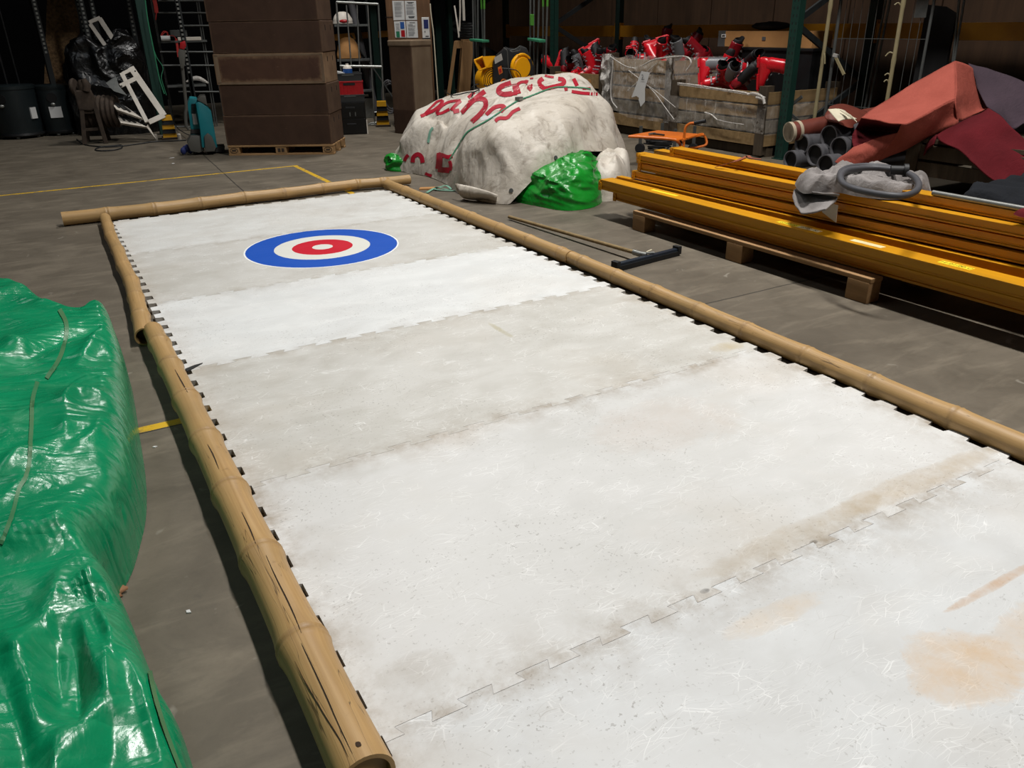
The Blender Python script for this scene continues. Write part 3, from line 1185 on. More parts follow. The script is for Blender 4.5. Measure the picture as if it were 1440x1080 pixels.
vs, fs = heap(g_out, (-1.25, -4.3), 480, 180, z_green, side=.075, out=.02)
bs = Vector((-1.25, -4.3, 0))
b = MB(); b.add([v - bs for v in vs], fs)
gt = b.build('green_tarpaulin', M['green_tarp'], smooth=75, loc=bs)
sm = gt.modifiers.new('relax', 'SMOOTH'); sm.factor = .5; sm.iterations = 5
tag(gt, 'large glossy dark green tarpaulin heaped on the concrete outside the thickest bamboo', 'tarpaulin')
gb = bvh_of(vs, fs)
for ln in ([(84, 436), (93, 455), (92, 478), (84, 505), (66, 533)], [(53, 538), (46, 565), (44, 610), (41, 650), (36, 672), (26, 690), (18, 725), (2, 765)], [(182, 862), (196, 885), (205, 930), (217, 985), (233, 1035), (252, 1085)]):
    b = MB()
    decal(b, gb, ln, 6, .004, 4, 2, bs)
    if b.f:
        b.build('welded_seam', M['green_seam'], gt, smooth=60)

# ---- white tarpaulin heap with red lettering
w_out = [(2.65, 1.05), (2.71, .62), (2.76, .34), (2.73, -.1), (2.63, -.62), (2.67, -.98), (2.82, -1.17), (3.15, -1.22), (3.75, -1.0), (4.3, -.64), (4.66, -.2), (4.84, .4), (4.74, 1.0), (4.3, 1.6), (3.6, 1.8), (3.05, 1.5)]
WC = (3.72, .15)


CTRL = [(4.4, .35, .83), (4.3, .75, .83), (4.1, .9, .79), (3.9, 1.05, .73), (3.6, 1.1, .68), (3.4, 1.15, .68), (3.18, 1.1, .60), (3.0, .9, .51), (2.88, .5, .50), (3.0, 0, .56), (3.1, -.5, .60),
        (3.5, -.6, .68), (4.0, -.3, .74), (4.4, -.1, .66), (3.7, .3, .78), (3.35, .5, .68), (3.4, -.1, .70), (4.6, 1.1, .5), (4.1, 1.4, .5), (3.6, 1.6, .45), (3.25, 1.5, .36), (2.75, 1.0, .26), (2.7, 0, .4)]


def hgt_w(x, y):
    # tall crown at the right back, shoulder falling to the left, rounded to the front
    sw = sh = 0.0
    for (cx, cy, h) in CTRL:
        w_ = 1 / (((x - cx) ** 2 + (y - cy) ** 2) ** 1.6 + .004)
        sw += w_
        sh += w_ * h
    return sh / sw


dips = [
    (([Vector(at(x, y, z)[:2]) for x, y, z in ((634, 240, .12), (645, 210, .35), (663, 190, .5), (690, 169, .62), (716, 151, .72), (745, 137, .8), (780, 127, .84), (828, 124, .84))]), -.06, .12),
    (([Vector(at(x, y, z)[:2]) for x, y, z in ((603, 205, .2), (609, 182, .38), (628, 168, .5), (645, 152, .6), (664, 136, .68))]), -.085, .15),
    (([Vector(at(x, y, z)[:2]) for x, y, z in ((640, 128, .68), (668, 124, .7), (690, 120, .72))]), -.03, .2),
    (([Vector(at(x, y, z)[:2]) for x, y, z in ((655, 240, .2), (672, 262, .12), (690, 275, .08))]), .04, .12),
    (([Vector(at(x, y, z)[:2]) for x, y, z in ((660, 190, .5), (700, 190, .5), (735, 180, .6))]), .03, .14),
    (([Vector(at(x, y, z)[:2]) for x, y, z in ((650, 212, .4), (690, 240, .3), (715, 280, .1))]), .025, .12),
    (([Vector(at(x, y, z)[:2]) for x, y, z in ((575, 175, .4), (570, 205, .25), (575, 230, .1))]), .04, .1),
    (([Vector(at(x, y, z)[:2]) for x, y, z in ((590, 150, .55), (585, 185, .35), (596, 225, .15))]), .03, .1),
    (([Vector(at(x, y, z)[:2]) for x, y, z in ((618, 178, .4), (622, 200, .3), (615, 235, .12))]), .04, .1),
]


def z_white(x, y, e, s, k):
    h = hgt_w(x, y)
    wv = Vector((noise.noise(Vector((x * 1.3, y * 1.3, 17))), noise.noise(Vector((x * 1.3, y * 1.3, 29))), 0)) * .4
    r = ridge(Vector((x * 1.6, y * 1.6, .3)) + wv)
    r2 = ridge(Vector((x * 4.2, y * 4.2, 2.3)) + wv * 2)
    d = line_disp(x, y, dips)
    z = (h + d) * k + (.028 * r + .014 * r2) * e
    return max(.002, z)


def xy_white(q, z, e, s):
    # pleats in the skirt
    k = 1 - e
    f = noise.noise(Vector((s * 24, z * 3, 4.2))) * .10 + ridge(Vector((s * 42 + z * 1.5, z * 2.5, 8.2))) * .035 - .01
    d = Vector((q.x - WC[0], q.y - WC[1])).normalized()
    return q + d * f * min(1, e * 3) * (.4 + .6 * k)


vs, fs = heap(w_out, WC, 400, 120, z_white, side=.55, out=.06, xyfun=xy_white)
# the hem is drawn up over the bright green sheet at the near right corner
hem_px = [(690, 284), (700, 287), (716, 288), (727, 276), (752, 250), (778, 228), (800, 216), (830, 213), (860, 213), (886, 213)]
keep = []
def above_hem(p):
    x, y = topx(p)
    if x < 716 or x > 900 or p[1] > .2: return True
    yy = lerp_poly(hem_px, x)
    return y <= yy
NS = 400
okv = [above_hem(v) for v in vs]
fs2 = [f for f in fs if len(f) > 4 or any(okv[i] for i in f)]
# slide the ragged boundary vertices onto the hem line
bw_full = bvh_of(vs, fs)
used = {}
for f in fs2:
    for i in f:
        used[i] = True
for i in used:
    if not okv[i]:
        x, y = topx(vs[i])
        yy = lerp_poly(hem_px, x)
        h, n = cast(bw_full, x, yy)
        if h is not None and (h - vs[i]).length < .25:
            vs[i] = h
idx = {}
v2 = []
for i in sorted(used):
    idx[i] = len(v2); v2.append(vs[i])
fs2 = [tuple(idx[i] for i in f) for f in fs2]
WB = Vector((WC[0], WC[1], 0))
root = thing('tarpaulin_bundle', 'big dirty white tarpaulin bundle with red lettering and green straps', 'tarpaulin', WB)
b = MB(); b.add([v - WB for v in v2], fs2)
b.build('white_sheet', M['white_tarp'], root, smooth=75, thick=.004)
wb = bvh_of(v2, fs2)


def z7(pts):  # traced on a 7.2x enlargement of 580..780 x 90..240
    return [(580 + a / 7.2, 90 + c / 7.2) for a, c in pts]
def z8(pts):  # 8x of 720..900 x 90..200
    return [(720 + a / 8, 90 + c / 8) for a, c in pts]
def z5(pts):  # 8.47x of 530..700 x 180..300
    return [(530 + a / 8.47, 180 + c / 8.47) for a, c in pts]


letters = [
    (z7([(85, 535), (150, 505), (225, 470), (290, 415), (308, 370)]), 3.6), (z7([(308, 370), (255, 385), (200, 435), (130, 505)]), 2.4),
    (z7([(245, 510), (300, 500), (380, 460)]), 3.0), (z7([(245, 505), (290, 440), (370, 390), (490, 372)]), 2.8), (z7([(490, 375), (440, 420), (395, 470)]), 3.4),
    (z7([(415, 485), (475, 475)]), 4.6),
    (z7([(500, 498), (560, 430), (640, 355), (735, 280)]), 5.2), (z7([(570, 400), (650, 360), (725, 365), (745, 425), (700, 500), (605, 590)]), 5.2),
    (z7([(565, 345), (630, 290)]), 3.0),
    (z7([(750, 520), (825, 450), (900, 430), (930, 445), (895, 490)]), 4.2),
    (z7([(840, 585), (880, 555), (960, 550), (1020, 490), (1090, 455)]), 3.8),
    (z7([(1000, 198), (920, 225), (880, 255), (880, 290), (930, 312), (1010, 305)]), 5.6), (z7([(1040, 205), (1050, 250), (1065, 308)]), 7.2), (z7([(1060, 300), (1010, 308)]), 4.0),
    (z7([(1140, 188), (1180, 200), (1195, 240), (1175, 265)]), 5.2), (z7([(1060, 215), (1100, 190), (1150, 185)]), 3.2),
    (z7([(1190, 153), (1225, 150)]), 1.6),
    (z8([(350, 168), (310, 200), (320, 245), (370, 280), (450, 265), (550, 240), (585, 210), (570, 180), (520, 172)]), 4.6),
    (z8([(370, 135), (420, 148), (470, 155)]), 2.4),
    (z8([(690, 170), (708, 205), (730, 250)]), 4.0),
    (z8([(590, 295), (625, 285)]), 3.6), (z8([(672, 315), (760, 330), (850, 338), (960, 343)]), 3.4), (z8([(790, 285), (880, 275)]), 2.0),
    (z5([(335, 395), (352, 350), (380, 322)]), 3.6),
    (z5([(432, 412), (440, 350), (490, 315), (535, 345), (552, 415)]), 4.6),
    (z5([(755, 300), (750, 400), (740, 490)]), 6.8), (z5([(740, 310), (800, 330), (850, 348), (905, 335)]), 4.0), (z5([(735, 490), (790, 500), (870, 505)]), 6.0), (z5([(872, 395), (885, 450), (880, 510)]), 3.6),
    (z5([(580, 540), (620, 560), (660, 570)]), 3.2),
]
b = MB()
for ln, wd in letters:
    decal(b, wb, ln, wd * 1.3, .006, 1.1, 4, WB)
b.build('red_lettering', M['red_print'], root, smooth=60)

for ln, wd in ((z7([(385, 965), (460, 845), (540, 720), (600, 668), (760, 580), (880, 500), (1000, 420), (1080, 375), (1200, 330), (1340, 275), (1440, 245), (1560, 240), (1700, 245), (1800, 258)]), 1.6), (z7([(165, 800), (185, 690), (212, 648)]), 3.2)):
    b = MB()
    decal(b, wb, ln, wd, .009, 1.5, 2, WB)
    b.build('strap', M['strap_green'] if wd < 2.5 else M['strap_teal'], root, smooth=60)
h, n = cast(wb, 730, 142)
if h is not None:
    b = MB(); b.box(h - WB + Vector((0, 0, .02)), (.06, .05, .03), rz=.5)
    b.build('buckle', M['steel'], root, bevel=.004)
b = MB()
decal(b, wb, z7([(690, 560), (760, 545), (830, 530)]), 5.5, .004, 1.5, 3, WB)
b.build('paper_label', M['paper'], root, smooth=60)
b = MB()
for hx, hy in ((752, 250), (720, 272), (782, 226)):
    h, n = cast(wb, hx - 1, hy - 4)
    if h is not None:
        n = -n if n.dot(h - CAM) > 0 else n
        q = n.to_track_quat('Z', 'Y').to_matrix()
        b.lathe([(.008, 0), (.017, .001), (.017, .006), (.008, .006)], 14, h - WB + n * .003, q)
b.build('eyelet', M['steel_dull'], root)
# folded flap lying on the floor at the near corner, with its eyelet
b = MB()
pts_a = [at(x, y, z) for x, y, z in ((640, 258, .13), (662, 262, .13), (684, 268, .11), (700, 274, .08))]
pts_b = [at(x, y, z) for x, y, z in ((652, 279, .005), (664, 281, .005), (684, 282, .005), (699, 284, .004))]
A, B = catmull(pts_a, 14), catmull(pts_b, 14)
def flap(u, v):
    i = min(13, int(round(u * 13)))
    p = A[i].lerp(B[i], v)
    o = Vector((-.6, -.8, 0)) * .07 * sin(pi * v) * (1 - .4 * u) + Vector((0, 0, .02)) * sin(9 * u + 3 * v) * v * (1 - v)
    return p + o - WB
b.grid(flap, 14, 10)
b.build('corner_flap', M['white_tarp'], root, smooth=70, thick=.004)

# ---- bright green sheet bulging out under the hem
l_out = [(2.88, -1.06), (2.93, -1.32), (3.02, -1.58), (3.22, -1.62), (3.42, -1.5), (3.62, -1.25), (3.72, -.95), (3.55, -.72), (3.2, -.72), (2.95, -.85)]


def z_lime(x, y, e, s, k):
    wv = Vector((noise.noise(Vector((x * 3, y * 3, 1))), noise.noise(Vector((x * 3, y * 3, 5))), 0)) * .5
    r = ridge(Vector((x * 3.2 + y * 1.2, y * 4.5, .7)) + wv)
    r2 = ridge(Vector((x * 8, y * 8, 2.1)) + wv)
    h = .235 + .11 * max(0, min(1, (x - 3.1) / .45)) + .04 * max(0, y + 1.25)
    z = h * k + (.05 * r + .016 * r2) * min(1, e * 2.5) * (1 - .3 * e)
    return max(.002, z)


def xy_lime(q, z, e, s):
    d = Vector((q.x - 3.3, q.y + 1.05)).normalized()
    w_ = noise.noise(Vector((s * 6, z * 5, 7))) * .5
    f = ridge(Vector((s * 5 + z * 2 + w_, z * 9 - s * 6 + w_, 1.2))) * .06 + ridge(Vector((s * 9 - z * 4 + w_, z * 22 + s * 12 + w_, 3.3))) * .022
    return q + d * (f - .03) * min(1, e * 3)


vs, fs = heap(l_out, (3.36, -1.0), 260, 90, z_lime, side=.36, out=.05, xyfun=xy_lime)
LB = Vector((3.3, -1.05, 0))
b = MB(); b.add([v - LB for v in vs], fs)
tag(b.build('green_sheet', M['lime_tarp'], smooth=50, loc=LB), 'crumpled bright green plastic sheet bulging out from under the hem of the white bundle', 'tarpaulin')
# its twin peeping out at the far left corner
c0 = at(561, 238, 0)
l2 = [(c0.x + a, c0.y + d) for a, d in ((-.10, .10), (-.13, -.02), (-.06, -.14), (.06, -.2), (.14, -.1), (.12, .08), (0, .16))]
def z_l2(x, y, e, s, k):
    return max(.002, .12 * k + .035 * ridge(Vector((x * 9, y * 9, 3))) * min(1, e * 2))
def xy_l2(q, z, e, s):
    d = Vector((q.x - c0.x, q.y - c0.y)).normalized()
    return q + d * (ridge(Vector((s * 7, z * 14, 2.2))) * .05 - .02) * min(1, e * 3)
vs, fs = heap(l2, (c0.x, c0.y), 90, 34, z_l2, side=.1, out=.02, xyfun=xy_l2)
b = MB(); b.add([v - c0 for v in vs], fs)
tag(b.build('green_sheet', M['lime_tarp'], smooth=50, loc=c0), 'small corner of bright green sheet showing at the left foot of the white bundle', 'tarpaulin')
# grey-white crumpled sheet tucked between green sheet and yellow beams
c1 = Vector((3.62, -1.3, 0))
l3 = [(c1.x + a, c1.y + d) for a, d in ((-.2, -.1), (-.12, -.2), (.02, -.16), (.2, -.02), (.42, .22), (.55, .45), (.35, .55), (.1, .4), (-.1, .15))]
def z_l3(x, y, e, s, k):
    return max(.002, .27 * k + .05 * ridge(Vector((x * 6, y * 6, 1))) * e)
vs, fs = heap(l3, (c1.x + .15, c1.y + .15), 90, 36, z_l3, side=.2, out=.03)
b = MB(); b.add([v - c1 for v in vs], fs)
tag(b.build('tarpaulin', M['white_tarp'], smooth=50, loc=c1), 'crumpled off-white sheet tucked behind the bright green sheet, at the end of the yellow beams', 'tarpaulin')
# ------------------------------------------------------------------ pallet with yellow rack beams
PX0, PY0, PY1 = 3.085, -4.24, -2.33
root = thing('pallet', 'low wooden pallet carrying the yellow rack beams', 'pallet', (PX0 + .5, (PY0 + PY1) / 2, 0))
b0 = Vector((PX0 + .5, (PY0 + PY1) / 2, 0))
ym = b0.y
hl = (PY1 - PY0) / 2
for i, dx in enumerate((-.455, -.22, 0, .22, .455)):
    b = MB(); b.box((dx, 0, .119), (.09 if i in (0, 4) else .1, 2 * hl, .022))
    b.build('deck_board', M['wood_pallet'], root, bevel=.003)
for dy in (-hl + .07, -.02, hl - .07):
    for dx in (-.455, 0, .455):
        b = MB(); b.box((dx, dy, .054), (.095, .13, .108))
        b.build('block', M['wood_pallet'], root, bevel=.004)

BEAM_LEN = 3.5


def rack_beam(y_end, x_face, z_top, h, w, label, x_far=None, length=BEAM_LEN, side=1, mat='yellow', bracket=True):
    """stepped box beam lying along -y; x_face is its face towards the aisle"""
    xf2 = x_far if x_far is not None else x_face
    ang = atan2(-(xf2 - x_face), length)
    o = thing('rack_crossbar', label, 'rack beam', (x_face + w / 2, y_end, z_top - h), -atan2(xf2 - x_face, length) * -1, 'yellow rack beams on the pallet')
    o.rotation_euler.z = atan2((xf2 - x_face), length)
    b = MB()
    prof = [(-w / 2, .001), (w / 2, .001), (w / 2, h), (-w / 2, h), (-w / 2, h * .42), (-w / 2 + .006, h * .38), (-w / 2 + .006, h * .24), (-w / 2, h * .2)]
    n = len(prof)
    vs = [(x, -.004, z) for x, z in prof] + [(x, -length, z) for x, z in prof]
    fs = [tuple(range(n)), tuple(reversed(range(n, 2 * n)))] + [(i, n + i, n + (i + 1) % n, (i + 1) % n) for i in range(n)]
    b.add(vs, fs)
    b.build('beam', M[mat], o, smooth=0, bevel=.0015)
    if bracket:
        for yy in (0, -length):
            b = MB()
            b.box((.003, yy, HB * .5 - .006), (w + .004, .007, HB - .001))
            b.box((-w / 2 - .0035, yy - .014 if yy == 0 else yy + .014, HB * .5 - .006), (.006, .034, HB - .001))
            for q in (.25, .75):
                b.box((-w / 2 - .007, yy - .012 if yy == 0 else yy + .012, h * q + .004), (.008, .012, .012))
            b.build('hook_bracket', M[mat], o, smooth=0, bevel=.001)
    return o


H = .047
HB = .057
B0 = rack_beam(-1.98, 3.18, .199, .067, .11, 'lowest front yellow rack beam, directly on the pallet deck')
BF = rack_beam(-1.88, 3.12, .272, .071, .115, 'front top yellow rack beam, with labels along its upper face', x_far=3.12)
for x, lab in ((3.315, 'yellow rack beam in the bottom layer, just behind the lowest front one'), (3.44, 'yellow rack beam in the bottom layer under the middle of the stack'), (3.57, 'yellow rack beam in the bottom layer under the back row'), (3.70, 'yellow rack beam in the bottom layer, rearmost')):
    rack_beam(-2.0, x, .199, .067, .10, lab, bracket=False)
B2 = rack_beam(-1.92, 3.24, .287, H + .03, .05, 'thin yellow rack beam close behind the labelled front one', x_far=3.33)
B3 = rack_beam(-2.09, 3.255, .345, H, .05, 'yellow rack beam third from the floor, its end hook beside the trough', x_far=3.37)
B4 = rack_beam(-2.12, 3.28, .402, H, .05, 'yellow rack beam second from the top in the front stack, half under the blanket', x_far=3.39)
B5 = rack_beam(-2.13, 3.262, .460, H, .06, 'topmost yellow rack beam of the front stack, just below the hose coil', x_far=3.365)
for y, x, z, h, w, lab in ((-2.05, 3.41, .265, .064, .10, 'yellow rack beam in the second layer below the middle row'), (-2.05, 3.53, .265, .064, .10, 'yellow rack beam in the second layer below the back row'), (-2.05, 3.65, .265, .064, .13, 'yellow rack beam in the second layer, rearmost'),
                           (-2.1, 3.45, .330, .063, .10, 'yellow rack beam in the third layer behind the front stack'), (-2.1, 3.57, .330, .063, .10, 'yellow rack beam in the third layer below the rear top beam'), (-2.08, 3.46, .390, .058, .10, 'yellow rack beam in the fourth layer behind the front stack')):
    rack_beam(y, x, z, h, w, lab, bracket=False)
rack_beam(-2.0, 3.345, .452, H, .08, 'yellow rack beam with a broad upper face, right behind the topmost front one', x_far=3.45, bracket=False)
rack_beam(-1.95, 3.55, .450, H + .01, .09, 'yellow rack beam under the rear top beam, its end poking out towards the trolley', bracket=False)
B6 = rack_beam(-2.28, 3.43, .510, H, .10, 'rear top yellow rack beam, with the brown ribbon across it', x_far=3.375)


def sticker(parent, y0, y1, x, w, z, mat, txt, name='sticker'):
    yl = parent.location.y
    b = MB(); b.box((x, (y0 + y1) / 2 - yl, z), (w, abs(y1 - y0), .0012))
    s = b.build(name, M[mat], parent, smooth=0)
    if txt:
        text_mesh(txt, w * .75, M['black_ink'], 'lettering', s, (x, (y0 + y1) / 2 - yl, z + .0008), (0, 0, -pi / 2), depth=.0002)
    return s


zt = .071 + .0006
ps = [at(1308, 371, .272), at(1356, 382, .272)]
sticker(BF, ps[0].y, ps[1].y, .0, .045, zt, 'sticker_y', '12-01-00 C')
ps = [at(1081, 314, .272), at(1110, 321, .272)]
sticker(BF, ps[0].y, ps[1].y, -.005, .042, zt, 'sticker_y', '07-00-00')
ps = [at(1110, 321, .272), at(1143, 328, .272)]
sticker(BF, ps[0].y, ps[1].y, -.005, .042, zt, 'sticker_w', '07-01-00')
ps = [at(1185, 340, .272), at(1234, 350, .272)]
sticker(BF, ps[0].y, ps[1].y, -.005, .042, zt, 'sticker_w', '')
ps = [at(908, 268, .272), at(950, 276, .272)]
sticker(BF, ps[0].y, ps[1].y, .0, .03, zt, 'sticker_y', '')
ps = [at(1326, 356, .287), at(1362, 363, .287)]
sticker(B2, ps[0].y, ps[1].y, .05, .03, H + .03 + .0006, 'sticker_y', '')

# ------------------------------------------------------------------ squeegee
a, c = at(866, 374, .03), at(952, 352, .03)
mid = (a + c) / 2
root = thing('floor_squeegee', 'floor squeegee with a wooden handle lying on the concrete right of the bamboo', 'squeegee', (mid.x, mid.y, 0))
base = Vector((mid.x, mid.y, 0))
ax = (c - a).normalized()
b = MB()
b.bar(a - base, c - base, .035, .03)
b.build('head', M['blue_rubber'], root, bevel=.005)
nr = Vector((ax.y, -ax.x, 0))
b = MB()
for s_ in (-1, 1):
    o_ = nr * .02 * s_
    b.bar(a - base - Vector((0, 0, .014)) + o_, c - base - Vector((0, 0, .014)) + o_, .007, .028)
b.build('rubber_blade', M['rubber'], root)
for e_ in (a, c):
    b = MB()
    b.box(e_ - base + Vector((0, 0, .004)), (.03, .05, .05), rz=atan2(ax.y, ax.x))
    b.build('end_cap', M['rubber'], root, bevel=.004)
hp = at(716, 305, .02)
hq = at(896, 356, .05)
b = MB(); b.tube([hp - base, hq - base], .0125, 12)
b.build('handle', M['wood_handle'], root)
b = MB()
b.tube([hq - base + (hp - hq).normalized() * .03, hq - base, (hq - base) * .75 + Vector((0, 0, .01)), nr * -.01 + Vector((0, 0, .045))], .017, 12)
b.tube([Vector((-.03, .03, .055)), Vector((.05, -.0, .055))], .006, 8)
b.build('clamp', M['steel'], root)

# ------------------------------------------------------------------ things lying on the beams
zb = .464
# grey moving blanket (felt)
bl_out = [at(x, y, z).xy for x, y, z in ((1118, 258, zb), (1135, 250, zb), (1160, 246, zb + .02), (1180, 238, zb + .04), (1215, 236, zb + .05), (1255, 240, zb + .05), (1290, 252, zb + .04), (1309, 268, zb), (1300, 277, zb), (1270, 281, zb), (1240, 281, zb), (1205, 277, zb), (1180, 272, zb), (1150, 272, zb), (1128, 272, zb))]
bc = Vector((sum(p.x for p in bl_out) / len(bl_out), sum(p.y for p in bl_out) / len(bl_out)))


def z_bl(x, y, e, s, k):
    q = Vector((x, y, 0))
    wv = Vector((noise.noise(q * 4 + Vector((0, 0, 3))), noise.noise(q * 4 + Vector((0, 0, 8))), 0)) * .4
    r = ridge(Vector((x * 5, y * 4, .4)) + wv)
    r2 = ridge(Vector((x * 12, y * 11, 2.4)) + wv)
    return max(.003, (.034 + .042 * r + .03 * r2) * k) + zb


vs, fs = heap(bl_out, bc, 200, 70, z_bl, side=.07, out=.012, zmin=0)
BB = Vector((bc.x, bc.y, zb))
root = thing('blanket', 'grey felt moving blanket crumpled on top of the yellow beams', 'blanket', BB)
b = MB(); b.add([v - BB for v in vs], fs)
b.build('folded_heap', M['grey_felt'], root, smooth=50)
# the corner hanging over the beam faces
X = 3.262
rows = [
    [(1123, 262, 3.40, .474), (1135, 268, 3.37, .474), (1150, 271, 3.35, .474), (1166, 273, 3.34, .474), (1180, 274, 3.335, .474)],
    [(1117, 268, 0, 0), (1130, 271, 0, 0), (1148, 274, 0, 0), (1165, 275, 0, 0), (1178, 277, 0, 0)],
    [(1115, 276, 0, 0), (1130, 280, 0, 0), (1148, 281, 0, 0), (1163, 284, 0, 0), (1173, 286, 0, 0)],
    [(1119, 290, 0, 0), (1132, 293, 0, 0), (1145, 294, 0, 0), (1158, 294, 0, 0), (1166, 291, 0, 0)],
    [(1127, 300, 0, 0), (1134, 301, 0, 0), (1144, 300, 0, 0), (1153, 297, 0, 0), (1161, 295, 0, 0)],
]
G = []
for ri, row in enumerate(rows):
    r_ = []
    for (px, py, xx, zz) in row:
        if ri == 0:
            p = at(px, py, zz)
        else:
            p = atx(px, py, (3.26, 3.235, 3.18, 3.12, 3.07)[ri])
        r_.append(p)
    G.append(r_)
def sheet(mb, G, nu, nv, base, amp=0.0, fr=8, seed=0.0):
    """smooth surface through a grid of points"""
    R = [catmull(row, nv) for row in G]
    Cc = [catmull([R[i][j] for i in range(len(R))], nu) for j in range(nv)]
    def f(u, v):
        p = Cc[min(nv - 1, int(round(v * (nv - 1))))][min(nu - 1, int(round(u * (nu - 1))))]
        if amp:
            p = p + Vector((noise.noise(p * fr + Vector((seed, 0, 0))), noise.noise(p * fr + Vector((0, seed, 5))), noise.noise(p * fr + Vector((9, 0, seed))))) * amp
        return p - base
    mb.grid(f, nu, nv)
b = MB(); sheet(b, G, 22, 18, BB, .008, 14)
b.build('hanging_corner', M['grey_felt'], root, smooth=70, thick=.008)

# hose coil
def ring_px(pts, zf, n):
    P = [at(x, y, zf(i)) for i, (x, y) in enumerate(pts)]
    return catmull(P, n)
hose = [(1184, 253), (1181, 247), (1184, 240), (1196, 235), (1220, 233), (1245, 235), (1262, 239), (1275, 243), (1287, 250), (1292, 260), (1288, 269), (1272, 275), (1252, 275), (1225, 271), (1200, 265), (1186, 258), (1182, 248), (1190, 240), (1206, 237), (1228, 236), (1250, 238), (1262, 239)]
P = ring_px(hose, lambda i: zb + .10 + (.012 if i > 15 else 0), 120)
hb = Vector((P[0].x, P[0].y, zb + .06))
root = thing('hose', 'coiled grey rubber hose lying on the grey blanket', 'hose', hb)
b = MB(); b.tube([p - hb for p in P], .0155, 12)
b.build('hose_line', M['hose'], root)
e1 = at(1262, 239, zb + .112)
b = MB(); b.cyl(e1 - hb + Vector((-.03, .02, 0)), e1 - hb + Vector((.02, -.03, 0)), .024, 14)
b.cyl(e1 - hb + Vector((.015, -.025, 0)), e1 - hb + Vector((.03, -.04, 0)), .034, 14)
b.build('coupling', M['rubber'], root)
# thin second hose end under it
P = [at(x, y, zb + .085) for x, y in ((1186, 244), (1200, 241), (1215, 238), (1228, 237))]
b = MB(); b.tube([p - hb for p in P], .012, 10)
b.build('hose_end', M['steel_dull'], root)

# galvanised tube on the beams, right edge
a = at(1312, 271, .525); c = at(1470, 299, .525)
b = MB(); b.tube([a - a, c - a], .013, 12)
tag(b.build('steel_tube', M['steel'], loc=a), 'shiny galvanised tube lying along the beams at the right edge of the photo', 'tube')
# dark blanket behind it
dk = [at(x, y, .2).xy for x, y in ((1345, 284), (1358, 274), (1385, 270), (1420, 264), (1450, 260), (1490, 264), (1500, 300), (1440, 296), (1380, 290))]
dc = Vector((sum(p.x for p in dk) / len(dk), sum(p.y for p in dk) / len(dk)))
vs, fs = heap(dk, dc, 110, 40, lambda x, y, e, s, k: max(.003, (.26 + .05 * ridge(Vector((x * 5, y * 4, 2)))) * k), side=.1, out=.01)
DB = Vector((dc.x, dc.y, 0))
b = MB(); b.add([v - DB for v in vs], fs)
tag(b.build('blanket', M['dark_cloth'], smooth=70, loc=DB), 'dark charcoal blanket heaped on the floor behind the galvanised tube', 'blanket')
# red rag on the rear beam, cut by the frame
rg = [at(x, y, .51).xy for x, y in ((1425, 301), (1446, 298), (1470, 300), (1470, 309), (1440, 307))]
rc = Vector((sum(p.x for p in rg) / len(rg), sum(p.y for p in rg) / len(rg)))
vs, fs = heap(rg, rc, 50, 16, lambda x, y, e, s, k: .5105 + max(.002, .03 * k), side=.05, out=.004)
RB = Vector((rc.x, rc.y, .5105))
b = MB(); b.add([v - RB for v in vs], fs)
tag(b.build('rag', M['dark_red'], smooth=70, loc=RB), 'small red rag on the rear yellow beam at the right edge of the photo', 'rag')
# brown ribbon tied across the rear beam
P = [at(x, y, z) for x, y, z in ((1006, 235, .468), (1020, 231, .49), (1036, 226, .514), (1048, 221, .515), (1052, 219, .524), (1056, 222, .517), (1070, 224, .515))]
rb_ = P[0].copy()
b = MB()
CP = catmull(P, 40)
for p, q in zip(CP, CP[1:]):
    b.bar(p - rb_, q - rb_ + (q - p) * .05, .022, .003)
tag(b.build('ribbon', M['strap_brown'], loc=rb_), 'brown ribbon tied across the rear top yellow beam', 'ribbon')
# white scrap of paper stuck under the blanket corner
p0 = atx(1162, 294, 3.235); p1 = atx(1173, 296, 3.235)
b = MB(); sc_ = (p0 + p1) / 2
b.prism([(-.05, -.02), (.05, -.06), (.045, .03), (-.02, .04)], 0, .002, Matrix.Rotation(pi / 2, 3, 'X').to_3x3() @ Matrix.Rotation(0, 3, 'Z'))
o = b.build('paper_scrap', M['paper'], smooth=0, loc=(3.235, sc_.y, sc_.z), rz=-pi / 2)
tag(o, 'white scrap of paper sticking out below the hanging blanket corner', 'paper')

# ------------------------------------------------------------------ orange trolley, lying folded behind the beams
fr = Frame(at(985, 235, 0.0), -.75)
tb = Vector((4.45, -1.05, 0))
root = thing('platform_trolley', 'orange platform trolley with tubular frame, standing between the white bundle and the wooden bin', 'trolley', tb)
zd = .30
crn = [at(884, 190, zd), at(955, 196, zd), at(992, 189, zd), at(925, 183, zd)]
b = MB()
b.hexa([p - tb - Vector((0, 0, .012)) for p in crn] + [p - tb for p in crn])
b.build('platform', M['orange'], root, bevel=.003)
b = MB()
pth = [at(884, 192, zd), at(905, 193, zd), at(945, 196, zd), at(953, 199, zd - .02), at(957, 205, zd - .07), at(957, 214, .2)]
b.tube([p - tb for p in catmull(pth, 30)], .013, 10)
b.build('front_tube', M['orange'], root)
b = MB()
pth = [at(960, 197, zd), at(985, 189, zd), at(989, 190, zd - .01), at(993, 196, zd - .05), at(992, 204, zd - .1), at(975, 208, zd - .12), at(962, 210, zd - .12)]
b.tube([p - tb for p in catmull(pth, 36)], .012, 10)
b.build('side_tube', M['orange'], root)
b = MB()
p0 = at(961, 212, .2); p1 = atx(962, 195, p0.x); p2 = atx(964, 180, p0.x); p3 = atx(970, 174, p0.x + .02); p4 = atx(977, 173, p0.x + .04)
b.tube([p - tb for p in catmull([p0, p1, p2, p3, p4], 30)], .012, 10)
b.build('handle_bar', M['orange'], root)
b = MB(); p5 = atx(992, 170, p0.x + .08)
